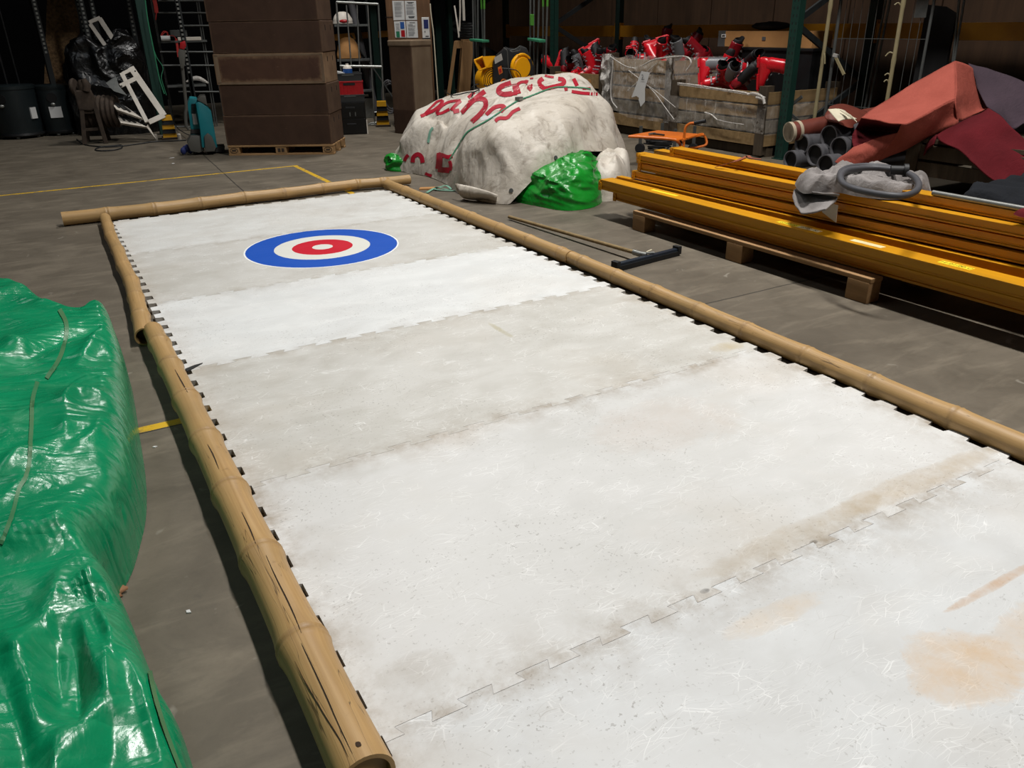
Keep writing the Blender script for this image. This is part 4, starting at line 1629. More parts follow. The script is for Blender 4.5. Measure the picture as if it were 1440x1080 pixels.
b.tube([p4 - tb, p5 - tb], .017, 10)
b.build('grip', M['rubber'], root)
for q in (at(900, 207, .06), at(948, 212, .06), at(975, 207, .06), at(930, 202, .06)):
    b = MB(); q.z = .05
    b.cyl(q - tb + Vector((-.02, -.01, 0)), q - tb + Vector((.02, .01, 0)), .05, 16)
    w_ = b.build('wheel', M['rubber'], root)
    b = MB(); b.bar(q - tb, Vector((q.x - tb.x, q.y - tb.y, zd - .02)), .03, .02)
    b.build('caster_fork', M['steel_dull'], root)
# claw hammer on the platform
h0 = at(918, 188, zd + .015); h1 = at(934, 190, zd + .015)
hb = h0.copy()
hr = thing('hammer', 'small claw hammer lying on the orange platform', 'hammer', hb)
b = MB(); b.tube([Vector((0, 0, 0)), h1 - hb], .009, 8); b.build('handle', M['rubber'], hr)
dv = (h1 - h0).normalized(); sdv = Vector((dv.y, -dv.x, 0))
b = MB(); b.tube([sdv * .05, sdv * .01, -sdv * .03, -sdv * .055 + dv * -.02], [.012, .011, .009, .004], 8); b.build('hammer_head', M['steel'], hr)
# black cable heap under the trolley
cb = at(925, 212, 0)
b = MB()
P = []
for i in range(160):
    t = i / 160
    P.append(Vector((.17 * cos(t * 42) * (.6 + .4 * noise.noise(Vector((t * 20, 0, 0)))), .15 * sin(t * 39) * (.7 + .3 * noise.noise(Vector((0, t * 17, 3)))), .012 + .14 * t * (1 + .4 * noise.noise(Vector((t * 15, 4, 0)))))))
b.tube(P, .008, 6)
tag(b.build('cable', M['rubber'], loc=cb), 'tangled black cable heaped under the orange trolley', 'cable')
# ------------------------------------------------------------------ pallet rack along the timber wall
RX0, RX1 = 6.2, 7.32
FR_Y = [-5.2, -.76, 3.55, 6.9]
rack = thing('pallet_rack', 'long green pallet rack with yellow beams standing along the timber wall', 'rack', ((RX0 + RX1) / 2, 1.0, 0))
RB0 = Vector(((RX0 + RX1) / 2, 1.0, 0))


def post(mb, x, y, z1=3.4, w=.1, d=.075):
    """open-backed upright: web with two returned flanges"""
    p = Vector((x, y, 0)) - RB0
    mb.box(p + Vector((-.034, 0, z1 / 2)), (.006, w, z1))
    for s_ in (-1, 1):
        mb.box(p + Vector((0, s_ * (w / 2 - .003), z1 / 2)), (d, .006, z1))
    mb.box(p + Vector((0, 0, .005)), (.12, .13, .01))


for y in FR_Y:
    for x in (RX0, RX1):
        b = MB(); post(b, x, y)
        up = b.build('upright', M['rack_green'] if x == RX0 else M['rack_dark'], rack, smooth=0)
        b = MB()
        for k in range(48):
            for s_ in (-.022, .022):
                b.box(Vector((x - .0375, y + s_, .08 + k * .066)) - RB0, (.002, .010, .022))
        b.build('slot_pattern', M['black_plastic'], up, smooth=0)
    zz = [.15, .70, 1.27, 1.85, 2.45, 3.05]
    for i, (z0, z1) in enumerate(zip(zz, zz[1:])):
        a, c = (RX0, RX1) if i % 2 == 0 else (RX1, RX0)
        b = MB()
        b.bar(Vector((a, y + .03, z0)) - RB0, Vector((c, y + .03, z1)) - RB0, .03, .055)
        b.build('brace', M['rack_black'], rack, smooth=0)
for y0, y1 in zip(FR_Y, FR_Y[1:]):
    for x, z in ((RX1, 1.175), (RX1, 2.5), (RX0, 2.5)):
        p, q = Vector((x, y0 + .06, z)) - RB0, Vector((x, y1 - .06, z)) - RB0
        b = MB(); b.bar(p, q, .05, .15 if z < 2 else .12)
        b.build('shelf_beam', M['rack_yellow'], rack, smooth=0, bevel=.002)
        for e in (p, q):
            b = MB(); b.box(e, (.07, .008, .22))
            b.build('end_plate', M['rack_yellow'], rack, smooth=0)
    b = MB()
    n = int((y1 - y0 - .2) / .16)
    for k in range(n):
        yy = y0 + .14 + k * .16
        b.box(Vector(((RX0 + RX1) / 2, yy, 2.575)) - RB0, (RX1 - RX0, .15, .025))
    b.build('shade_deck', M['wall_wood'], rack, smooth=0)  # unseen upper deck, added with its beams to shade the bay


# ------------------------------------------------------------------ wooden bins
def bin_box(name, label, y_left, y_right, x0, depth, h, nslat, fill, group='wooden potato bins', mats=('wood_crate', 'wood_crate_dark')):
    """slatted bin; front towards the aisle (-x). fill: height of the packed inner floor"""
    wdt = y_left - y_right
    b0 = Vector((x0 + depth / 2, (y_left + y_right) / 2, 0))
    o = thing(name, label, 'bin', b0, 0, group)
    hx, hy = depth / 2, wdt / 2
    sh = (h - .1) / nslat
    for side, (cx, cy, lx, ly) in enumerate(((-hx, 0, .022, wdt), (hx, 0, .022, wdt), (0, -hy, depth, .022), (0, hy, depth, .022))):
        for k in range(nslat):
            z = .1 + sh * (k + .5)
            b = MB(); b.box((cx, cy, z), (lx, ly, sh * .86))
            b.build('side_board', M[mats[0] if k != 1 else 'wood_grey'], o, smooth=0, bevel=.003)
    for sx in (-1, 1):
        for sy in (-1, 1):
            b = MB(); b.box((sx * (hx - .05), sy * (hy - .05), h / 2 + .035), (.075, .075, h + .03))
            b.box((sx * (hx + .022), sy * (hy - .045), h / 2 + .035), (.025, .11, h + .03))
            b.build('corner_post', M[mats[1]], o, smooth=0, bevel=.004)
    b = MB(); b.box((0, 0, fill - .012), (depth - .05, wdt - .05, .024))
    b.build('inner_floor', M['wood_grey'], o, smooth=0)
    for sx in (-.8, 0, .8):
        b = MB(); b.box((sx * hx, 0, .045), (.1, wdt, .09))
        b.build('runner', M[mats[1]], o, smooth=0)
    return o, b0


binR, bR = bin_box('wooden_bin', 'lower wooden bin of red ski boots with one band of film, beside the green upright', .83, -.60, 6.1, 1.0, .645, 4, .52)
binW, bW = bin_box('wooden_bin', 'taller wooden bin fully wrapped in crumpled clear film with a paper tag', 2.10, .86, 6.1, 1.0, .90, 5, .78)
binC, bC = bin_box('wooden_bin', 'wooden bin of red ski boots half hidden behind the white tarpaulin bundle', 3.44, 2.17, 6.1, 1.0, .70, 3, .58)
b = MB(); b.box((-.515, -.30, .58), (.012, .06, .08)); b.build('card_label', M['card'], binC, smooth=0)


# film around the bins: sheets with real folds, parts of the wrapped bins
def wrap_sheet(mb, x, y0, y1, z0f, z1f, b0, nu=46, nv=26, amp=.02, seed=0, fr=7):
    def f(u, v):
        y = y0 + (y1 - y0) * u
        z = z0f(u) + (z1f(u) - z0f(u)) * v
        q = Vector((y * fr, z * fr, seed))
        dx = -abs(noise.noise(q)) * amp * 1.6 - abs(noise.noise(q * 2.3)) * amp
        return Vector((x + dx, y, z)) - b0
    mb.grid(f, nu, nv)


b = MB(); wrap_sheet(b, 6.065, 2.14, .84, lambda u: .22 + .3 * max(0, .4 - u), lambda u: .92 + .02 * sin(u * 20), bW, amp=.03, seed=3)
b.build('stretch_film', M['film'], binW, smooth=60)
def wf(u, v):
    x = 6.065 + 1.04 * v
    y = .838 - .02 * abs(noise.noise(Vector((v * 9, u * 6, 2))))
    return Vector((x, y, .35 + .57 * u)) - bW
b = MB(); b.grid(wf, 16, 20); b.build('stretch_film', M['film'], binW, smooth=60)
b = MB(); wrap_sheet(b, 6.06, 2.16, 2.0, lambda u: .1, lambda u: .94, bW, nu=10, amp=.05, seed=8)
b.build('bunched_film', M['film_tail'], binW, smooth=60)
# twisted strands of film and the paper tag
def strand(px, x, r, name, parent, b0, mat='film_tail'):
    P = catmull([atx(a, c, x) for a, c in px], 26)
    rr = [r * (.7 + .5 * abs(noise.noise(Vector((i * .4, r * 900, 1))))) for i in range(26)]
    bb = MB(); bb.tube([p - b0 for p in P], rr, 6)
    return bb.build(name, M[mat], parent, smooth=60)
strand([(884, 99), (897, 109), (908, 118), (921, 131), (934, 149), (948, 168)], 6.02, .006, 'film_strand', binW, bW)
strand([(908, 118), (922, 128), (938, 141), (950, 151)], 6.02, .005, 'film_strand', binW, bW)
strand([(858, 79), (868, 86), (880, 93), (893, 96)], 6.02, .008, 'film_strand', binW, bW)
strand([(862, 84), (861, 100), (859, 120), (860, 140), (868, 152)], 6.02, .010, 'film_strand', binW, bW)
strand([(882, 128), (900, 112), (915, 96), (925, 88)], 6.02, .006, 'film_strand', binW, bW)
strand([(902, 93), (920, 84), (945, 80), (965, 80), (972, 88), (965, 100)], 6.01, .012, 'film_strand', binW, bW)
# paper tag
def tagp(px, x):
    return [atx(a, c, x) - bW for a, c in px]
b = MB()
t1 = tagp([(902, 100), (914, 102), (906, 128), (902, 140), (895, 135), (888, 137)], 5.995)
b.add(t1, [(0, 1, 2, 3, 4, 5)])
t2 = tagp([(903, 128), (907, 124), (907, 143), (901, 150), (898, 140), (900, 133)], 5.99)
b.add(t2, [(0, 1, 2, 3, 4, 5)])
tg = b.build('paper_tag', M['paper'], binW, smooth=0, thick=.0015)
p = atx(904, 109, 5.985) - bW
text_mesh('2.', .085, M['ink'], 'handwriting', tg, p, (pi / 2, 0, -pi / 2), depth=.0003)
# band on the lower bin
b = MB(); wrap_sheet(b, 6.07, .86, -.62, lambda u: .24, lambda u: .525 - .01 * u, bR, amp=.02, seed=11, fr=5)
b.build('stretch_film', M['film_thin'], binR, smooth=60)
def wf(u, v):
    return Vector((6.07 + .98 * v, -.625 - .015 * abs(noise.noise(Vector((v * 9, u * 6, 2)))), .22 + .3 * u)) - bR
b = MB(); b.grid(wf, 14, 20); b.build('stretch_film', M['film_thin'], binR, smooth=60)
strand([(953, 117), (980, 120), (1010, 125), (1040, 129), (1062, 134), (1076, 137)], 6.03, .012, 'film_strand', binR, bR)
strand([(953, 119), (985, 123), (1020, 128), (1050, 133)], 6.03, .008, 'film_strand', binR, bR)
strand([(1052, 133), (1060, 131), (1072, 136), (1075, 146), (1073, 140), (1064, 137)], 6.02, .016, 'film_knot', binR, bR)
strand([(991, 158), (1000, 161), (1008, 168)], 6.03, .010, 'film_strand', binR, bR)
strand([(1008, 168), (1025, 172), (1046, 175)], 6.03, .005, 'film_strand', binR, bR)


# ------------------------------------------------------------------ ski boots
def section(cx, cz, rx, rz_, n=14, tilt=0.0, y0=0.0):
    out = []
    for k in range(n):
        t = 2 * pi * k / n
        c, s_ = cos(t), sin(t)
        # rounded-square
        e = .75
        px = math.copysign(abs(c) ** e, c) * rx
        py = math.copysign(abs(s_) ** e, s_) * rz_
        out.append((px, py))
    return out


def loft(mb, rings, cap=True):
    n = len(rings[0])
    vs = [v for r in rings for v in r]
    fs = []
    for i in range(len(rings) - 1):
        for k in range(n):
            l = (k + 1) % n
            fs.append((i * n + k, i * n + l, (i + 1) * n + l, (i + 1) * n + k))
    if cap:
        fs.append(tuple(reversed(range(n))))
        fs.append(tuple((len(rings) - 1) * n + k for k in range(n)))
    mb.add(vs, fs)


def make_boot(red='red_boot', cuffm=None):
    o = thing('ski_boot', 'x', 'ski boot')
    # lower shell: rings along the foot (x forward)
    b = MB(); rings = []
    for x, w, zt, z0 in ((-.13, .03, .07, .03), (-.12, .042, .12, .018), (-.07, .048, .155, .015), (-.01, .046, .15, .015), (.05, .048, .115, .015), (.10, .05, .09, .015), (.145, .044, .078, .015), (.165, .03, .065, .02), (.172, .014, .05, .03)):
        ring = []
        zc, hz = (zt + z0) / 2, (zt - z0) / 2
        for k in range(16):
            t = 2 * pi * k / 16
            c, s_ = cos(t), sin(t)
            ring.append(Vector((x, math.copysign(abs(c) ** .7, c) * w, zc + math.copysign(abs(s_) ** .7, s_) * hz)))
        rings.append(ring)
    loft(b, rings); b.build('shell', M[red], o, smooth=50)
    # cuff leaning forward
    b = MB(); rings = []
    for z, xc, rx, ry in ((.095, -.055, .068, .05), (.14, -.055, .07, .053), (.20, -.043, .068, .054), (.26, -.028, .068, .056), (.30, -.016, .07, .058), (.305, -.015, .062, .05), (.25, -.028, .056, .046)):
        ring = []
        for k in range(16):
            t = 2 * pi * k / 16
            ring.append(Vector((xc + cos(t) * rx, sin(t) * ry, z + .03 * cos(t) * (-.6 if z > .2 else 0))))
        rings.append(ring)
    loft(b, rings, False); b.build('cuff', M[cuffm or red], o, smooth=50)
    b = MB(); rings = []
    for z, xc, r in ((.18, -.045, .055), (.30, -.016, .056), (.335, -.006, .058), (.345, -.004, .05), (.30, -.015, .042), (.2, -.04, .04)):
        rings.append([Vector((xc + cos(2 * pi * k / 14) * r, sin(2 * pi * k / 14) * r * .85, z + (.02 if cos(2 * pi * k / 14) > .3 else 0))) for k in range(14)])
    loft(b, rings); b.build('liner', M['boot_black'], o, smooth=50)
    # sole: heel and toe blocks
    b = MB(); b.box((.10, 0, .010), (.15, .07, .022)); b.box((-.085, 0, .010), (.09, .068, .024)); b.box((.178, 0, .016), (.02, .06, .016)); b.box((.0, 0, .016), (.3, .05, .01))
    b.build('sole', M[red], o, smooth=0, bevel=.003)
    for (x, z, sl) in ((.085, .105, -.5), (.035, .14, -.7), (.03, .215, .1), (.035, .265, .1)):
        b = MB()
        b.box((x, .0, z), (.016, .085, .008), ry=-sl if z < .2 else 1.2)
        b.box((x - .012, .052, z - .02), (.026, .012, .014))
        b.build('buckle', M['boot_grey'], o, smooth=0, bevel=.002)
    return o


vR = Vector((.73, -.68, 0)); vF = Vector((.68, .73, 0)); vZ = Vector((0, 0, 1))


def pose(toe, up):
    """rotation from view-relative toe and up directions given as (right, away, up)"""
    t = (vR * toe[0] + vF * toe[1] + vZ * toe[2]).normalized()
    u = vR * up[0] + vF * up[1] + vZ * up[2]
    u = (u - t * u.dot(t)).normalized()
    s_ = u.cross(t)
    return Matrix((t, s_, u)).transposed().to_euler()


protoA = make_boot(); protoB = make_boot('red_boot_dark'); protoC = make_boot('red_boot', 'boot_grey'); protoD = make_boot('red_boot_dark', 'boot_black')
used = set()


def put_boot(proto, px, py, x, toe, up, label, group):
    """middle of the boot at the sight line, on the plane x"""
    c = atx(px, py, x)
    e = pose(toe, up)
    loc = c - e.to_matrix() @ Vector((.0, 0, .14))
    if id(proto) in used:
        o = copy_tree(proto, label, loc, e, group)
    else:
        used.add(id(proto)); o = proto
        o.location = loc; o.rotation_euler = e
        tag(o, label, None, group)
    return o


gC, gW, gR = 'ski boots in the bin behind the white bundle', 'ski boots heaped on the film-wrapped bin', 'ski boots in the lower wooden bin'
for a in (
    (protoA, 778, 85, 6.22, (.35, .3, .9), (-.8, .5, .2), 'red ski boot standing on its heel in front of the green rack upright', gC),
    (protoD, 800, 89, 6.32, (.8, .5, .1), (-.4, .2, .9), 'dark ski boot with black cuff, second along in the bin behind the white bundle', gC),
    (protoC, 812, 94, 6.20, (-.4, -.8, .1), (-.3, .2, .9), 'ski boot with silver buckles uppermost, low in the bin behind the white bundle', gC),
    (protoA, 830, 75, 6.52, (.85, .1, .45), (-.35, -.5, -.75), 'red ski boot lying upside down on the pile behind the white bundle', gC),
    (protoA, 826, 92, 6.22, (-.8, -.4, -.2), (.3, .3, .9), 'upright red ski boot with white buckles beside the dark bin post', gC),
    (protoD, 846, 80, 6.62, (.7, .6, .25), (-.5, .2, .8), 'black-topped ski boot lying at the back of the pile behind the white bundle', gC),
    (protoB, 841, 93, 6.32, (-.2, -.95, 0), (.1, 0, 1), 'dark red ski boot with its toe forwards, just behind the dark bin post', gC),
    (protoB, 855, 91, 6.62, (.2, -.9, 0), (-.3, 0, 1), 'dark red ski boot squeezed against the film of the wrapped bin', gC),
    (protoA, 889, 73, 6.38, (-.1, -.6, .75), (.1, .9, .5), 'red ski boot with its toe pointing up at one end of the wrapped bin', gW),
    (protoA, 922, 69, 6.48, (.95, .1, .25), (-.2, -.6, -.7), 'red ski boot turned upside down, long sole edge visible, on the wrapped bin', gW),
    (protoA, 907, 76, 6.63, (-.8, .4, .2), (.1, -.2, .95), 'red ski boot tucked behind the upside-down one on the wrapped bin', gW),
    (protoC, 948, 76, 6.38, (-.9, -.2, -.1), (.2, -.3, .9), 'ski boot with grey cuff and silver tongue where the film is bunched', gW),
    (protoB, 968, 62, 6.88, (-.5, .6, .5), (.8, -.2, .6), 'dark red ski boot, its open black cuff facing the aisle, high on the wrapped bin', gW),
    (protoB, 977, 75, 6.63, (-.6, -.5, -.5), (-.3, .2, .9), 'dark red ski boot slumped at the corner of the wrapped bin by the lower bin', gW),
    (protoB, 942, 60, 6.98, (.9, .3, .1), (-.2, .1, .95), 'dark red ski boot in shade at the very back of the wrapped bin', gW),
    (protoC, 1000, 97, 6.25, (.1, -.35, -.9), (.9, -.3, .1), 'ski boot on end with a grey cuff, first in the lower bin', gR),
    (protoA, 1012, 108, 6.20, (-.9, -.1, 0), (.1, -.7, .7), 'red ski boot lying on its side against the front board of the lower bin', gR),
    (protoA, 1034, 93, 6.40, (.8, -.1, .25), (-.2, -.95, .25), 'bright red ski boot in the middle of the lower bin, cuff open', gR),
    (protoC, 1033, 110, 6.20, (.7, -.4, -.4), (.4, -.85, .4), 'ski boot with grey buckled cuff low in the middle of the lower bin', gR),
    (protoD, 1049, 108, 6.22, (.5, .8, .1), (.2, -.8, .5), 'ski boot with round black opening facing the aisle, low in the lower bin', gR),
    (protoD, 1062, 84, 6.60, (.9, .2, .1), (-.2, -.9, .3), 'black ski boot with white trim at the back of the lower bin', gR),
    (protoA, 1085, 99, 6.20, (.08, .1, -1), (.98, -.15, .05), 'big bright red ski boot lying with its sole upright, beside the green upright', gR),
    (protoC, 1054, 94, 6.50, (-.6, -.5, .3), (.5, -.75, .35), 'ski boot with white buckles between the tilted one and the big lying one', gR),
    (protoB, 1035, 80, 6.75, (.9, .3, 0), (-.1, -.4, .9), 'dark red ski boot in shade under the long cardboard carton', gR),
    (protoA, 896, 80, 6.3, (.9, -.3, .1), (-.1, -.9, .3), 'red ski boot on its side just behind the front film edge of the wrapped bin', gW),
    (protoA, 934, 78, 6.35, (.7, -.6, -.1), (.3, -.6, .7), 'red ski boot half under the upside-down one on the wrapped bin', gW),
    (protoB, 990, 82, 6.85, (-.9, .2, .1), (.1, -.8, .5), 'dark red ski boot between the wrapped bin and the long carton', gR),
    (protoA, 1019, 99, 6.4, (.3, -.9, .1), (.2, .3, .9), 'red ski boot with its toe forwards, left of the middle in the lower bin', gR),
    (protoA, 1066, 100, 6.35, (-.9, -.2, .1), (.1, -.8, .5), 'red ski boot tucked against the big lying one in the lower bin', gR),
    (protoA, 800, 94, 6.3, (-.9, -.1, .1), (.1, -.8, .55), 'red ski boot lying low beside the heel-standing one', gC),
    (protoB, 862, 84, 6.7, (.9, .2, .1), (-.1, -.5, .8), 'dark red ski boot in shade at the back of the bin behind the white bundle', gC),
):
    put_boot(*a)

# black bin with a long carton and a dark bag behind the lower bin
b0 = Vector((6.93, .02, .52))
o = thing('plastic_crate', 'black plastic crate under the long cardboard carton, behind the red ski boots', 'crate', b0)
b = MB()
b.box((0, 0, .24), (.28, 1.0, .48))
b.build('body', M['black_plastic'], o, smooth=0, bevel=.01)
b = MB(); b.box((0, 0, .487), (.31, 1.04, .03)); b.build('rim', M['black_plastic'], o, smooth=0, bevel=.005)
pL, pR = atx(1012, 58, 6.82), atx(1143, 66, 6.82)
zc0, zc1 = 1.022, 1.19
cy = (pL.y + pR.y) / 2; ln = pL.y - pR.y
o = thing('carton', 'long brown cardboard carton with a taped grey end, lying above the red ski boots', 'carton', (6.95, cy, zc0), 0)
b = MB(); b.box((0, 0, .082), (.3, ln, .164)); b.build('box', M['card'], o, smooth=0, bevel=.004)
b = MB(); b.box((0, ln / 2 - .05, .083), (.305, .115, .17)); b.build('tape', M['steel_dull'], o, smooth=0, bevel=.004)
b = MB(); b.box((-.155, ln / 2 - .085, .115), (.004, .07, .035)); lb = b.build('label', M['paper'], o, smooth=0)
b = MB(); b.box((-.158, ln / 2 - .085, .115), (.003, .045, .014)); b.build('print', M['black_ink'], lb, smooth=0)
b = MB(); b.box((-.153, -.02, .09), (.004, .05, .035)); b.build('stamp', M['ink'], o, smooth=0)
b = MB()
def bag(u, v):
    a = 2 * pi * u; t = pi * (v - .5)
    p = Vector((.11 * cos(t) * cos(a), .26 * cos(t) * sin(a), .045 + .045 * sin(t)))
    return p * (1 + .2 * noise.noise(p * 14))
b.grid(bag, 26, 12, cu=True)
q = atx(1078, 40, 6.9)
tag(b.build('bag', M['black_matte'], smooth=60, loc=(6.95, q.y, 1.19)), 'dark limp bag lying on top of the long carton', 'bag')

# ------------------------------------------------------------------ upright conduit poles
def poles(pxs, base, ztop, labels, group, lean=.02):
    for i, ((pt, pb), (bx, by), lab) in enumerate(zip(pxs, base, labels)):
        o = thing('steel_pole', lab, 'pole', (bx, by, 0), 0, group)
        tx = atx(pt, 0, bx + .02)
        dirx = (Vector((tx.x, tx.y, 0)) - Vector((bx, by, 0))) / max(tx.z, .5)
        top = Vector((dirx.x * ztop, dirx.y * ztop, ztop))
        b = MB(); b.tube([Vector((0, 0, 0)), top], .0125, 10)
        b.build('tube', M['steel_dull'], o)
        b = MB(); m = top * (.62 + .05 * (i % 3)); b.tube([m, m + top * .01], .017, 10)
        b.build('joint_collar', M['alu'], o)
        if i in (3, 4):
            b = MB(); b.tube([top * .57, top * 1.0], .0132, 10)
            b.build('painted_sleeve', M['green_pole'], o)
pb1 = [atx(x, 118, 5.05) for x in (666, 670, 674, 679, 682)]
poles([(665, 0), (668, 0), (672, 0), (677, 0), (681, 0)], [(p.x + .03 * (i % 2), p.y + .03 * (i % 3)) for i, p in enumerate(pb1)], 2.6,
      ['thin steel pole nearest the wooden trestle in the bundle behind the blower', 'thin steel pole, second from the trestle in the bundle behind the blower', 'thin steel pole in the middle of the bundle behind the blower', 'thin steel pole with a green upper half, its white clip showing, behind the blower', 'thin steel pole with a green upper half, farthest from the trestle'], 'poles behind the yellow outlet of the blower')
pb2 = [atx(x, 105, 5.2) for x in (745, 750, 756, 761, 766)]
poles([(746, 0), (751, 0), (758, 0), (764, 0), (770, 0)], [(p.x + .03 * (i % 2), p.y + .03 * (i % 3)) for i, p in enumerate(pb2)], 2.6,
      ['thin steel pole closest to the blower in the bundle by the green upright', 'thin steel pole, second from the blower in the bundle by the green upright', 'thin steel pole in the middle of the bundle by the green upright', 'thin steel pole, fourth from the blower, green above its joint', 'thin steel pole touching the green rack upright, green above its joint'], 'poles beside the green rack upright')
for (pxa, pya, pxb, pyb, x, lab) in ((747, 55, 764, 58, 5.17, 'green tie around the pole bundle by the green upright'), (665, 56, 683, 58, 5.03, 'green tie around the pole bundle behind the blower')):
    p, q = atx(pxa, pya, x), atx(pxb, pyb, x)
    b = MB(); b.bar(p - p, q - p, .11, .03)
    tag(b.build('strap', M['strap_green'], smooth=0, loc=p, bevel=.006), lab, 'strap')
p, q = atx(748, 20, 5.17), atx(748, 36, 5.17)
b = MB(); b.bar(p - p, q - p, .04, .04)
tag(b.build('clamp', M['green_pole'], smooth=0, loc=p, bevel=.006), 'green clamp on the pole next to the blower', 'clamp')

# ------------------------------------------------------------------ blower on the bundle
fb = Vector((4.3, 2.2, 0))
fr = Frame(fb, facing(fb))
def qd(px, py, d): return fr.L(px, py, d)
zb_ = qd(700, 132, 0).z
o = thing('blower', 'black and yellow electric blower sitting behind the white bundle', 'blower', fr.W(0, 0, 0), fr.rz)
lb = fr.L(700, 130, 0)
# black housing: side plate outline extruded in depth
outl = [(693, 86), (698, 78), (706, 71), (711, 66), (716, 68), (727, 69), (733, 64), (740, 67), (746, 79), (750, 95), (751, 110), (746, 126), (735, 134), (706, 133), (697, 122), (693, 105)]
poly = [(qd(x, y, 0).x, qd(x, y, 0).z if y < 121 else .05 + .001 * (y - 121)) for x, y in outl]
b = MB()
Mx = Matrix(((1, 0, 0), (0, 0, -1), (0, 1, 0)))
b.prism(list(reversed(poly)), -.24, .10, Mx)
body = b.build('housing', M['black_plastic'], o, smooth=30, bevel=.012)
# yellow round intake cover, turned to the right
c = qd(732, 95, -.12)
Rm = Matrix.Rotation(.55, 3, 'Z') @ Matrix.Rotation(pi / 2, 3, 'X')
Rm = Matrix.Rotation(.62, 3, 'Z') @ Matrix.Rotation(pi / 2, 3, 'X')
b = MB(); b.lathe([(.0, .052), (.105, .052), (.11, .04), (.125, .03), (.135, .05), (.15, .05), (.157, .03), (.15, .0), (.0, .0)], 36, c, Rm)
b.build('intake_cover', M['fan_yellow'], o, smooth=40)
# outlet duct on the left
a = qd(677, 88, -.05); e = qd(697, 88, .02)
def duct(px, d):
    return [qd(x, y, d) for x, y in px]
b = MB()
m1 = duct([(667, 85), (674, 99), (684, 95), (679, 80)], -.16)
m2 = duct([(681, 84), (683, 97), (698, 93), (696, 79)], .02)
n4 = [Vector(v) for v in m1] + [Vector(v) for v in m2]
b.add(n4, [(0, 1, 5, 4), (1, 2, 6, 5), (2, 3, 7, 6), (3, 0, 4, 7)])
b.build('outlet_duct', M['fan_yellow'], o, smooth=0, thick=.012)
b = MB()
for i in range(4):
    b.tube([m1[i], m1[(i + 1) % 4]], .011, 8)
b.build('duct_rim', M['fan_yellow'], o, smooth=40)
c2 = qd(687, 112, .03)
b = MB(); b.lathe([(0, -.1), (.125, -.1), (.14, -.08), (.14, .08), (.125, .1), (0, .1)], 30, c2, Matrix.Rotation(.5, 3, 'Z') @ Matrix.Rotation(pi / 2, 3, 'X'))
vol = b.build('fan_casing', M['fan_yellow'], o, smooth=40)
b = MB()
for r_ in (.05, .075, .1, .12):
    P = [c2 + Matrix.Rotation(.5, 3, 'Z') @ Vector((r_ * cos(t * pi / 12), -.105, r_ * sin(t * pi / 12))) for t in range(24)]
    b.tube(P, .004, 5, closed=True)
b.build('grille', M['black_plastic'], vol)
# stickers and handle edge
def plate(px, d, mat, name, parent):
    q = [qd(x, y, d) for x, y in px]
    bb = MB(); n = Vector((0, -.004, 0))
    bb.hexa([v for v in q] + [v + n for v in q])
    return bb.build(name, M[mat], parent, smooth=0)
plate([(695, 81), (705, 75), (707, 84), (696, 90)], -.10, 'alu', 'rating_plate', o)
s1 = plate([(700, 95), (705, 92), (707, 102), (702, 105)], -.10, 'orange', 'warning_label', o)
plate([(701.5, 97.5), (704.5, 96), (705.5, 101), (702.8, 103)], -.105, 'red', 'pictogram', s1)
b = MB(); P = [qd(x, y, -.245) for x, y in ((708, 67), (713, 71), (714, 80), (715, 95), (719, 108), (723, 120))]
b.tube(catmull(P, 30), .005, 6); b.build('edge_trim', M['steel_dull'], o)
b = MB(); P = [qd(x, y, -.245) for x, y in ((717, 71), (725, 69), (731, 65), (732, 68), (730, 71), (720, 73))]
b.tube(catmull(P, 24), .005, 6, closed=True); b.build('handle_slot', M['steel_dull'], o)
c3 = qd(708.5, 116, -.115)
b = MB(); P = [c3 + Vector((.032 * cos(t * pi / 10), 0, .032 * sin(t * pi / 10))) for t in range(20)]
b.tube(P, .009, 8, closed=True); b.build('cable_gland', M['orange'], o)
for sx in (702, 740):
    q = qd(sx, 131, 0); 
    b = MB(); b.box((q.x, -.06, q.z * .5 + .02), (.03, .26, q.z * 1.0)); b.build('foot', M['black_plastic'], o, smooth=0)
# its cable straggling over the sheet
P = []
for x, y in z7([(345, 290), (400, 325), (470, 320), (560, 300), (640, 290), (680, 265), (660, 245), (620, 300), (610, 330), (600, 270), (605, 235), (660, 205), (720, 215), (760, 235), (790, 225)]):
    h, n = cast(wb, x, y)
    if h is None:
        h = fr.W(*qd(x, y, -.05))
    else:
        h = h + Vector((-.01, -.01, .012))
    P.append(h)
p0 = P[0].copy()
b = MB(); b.tube([p - p0 for p in catmull(P, 130)], .006, 6)
tag(b.build('power_cable', M['rubber'], loc=p0), 'black power cable of the blower looped over the white bundle', 'cable')
P = [fr.W(*qd(x, y, -.16 - .04 * sin(i))) for i, (x, y) in enumerate(((706, 96), (718, 97), (726, 99), (731, 104), (733, 110)))]
b = MB(); Pc = catmull(P, 30); b.tube([fr.L(*topx(p), -.2 - .05 * sin(pi * i / 29)) for i, p in enumerate(Pc)], .005, 6)
b.build('cord', M['rubber'], o)
# ------------------------------------------------------------------ grey plastic pipes and rolls
DIRP = Vector((.985, -.06, 0)).normalized()


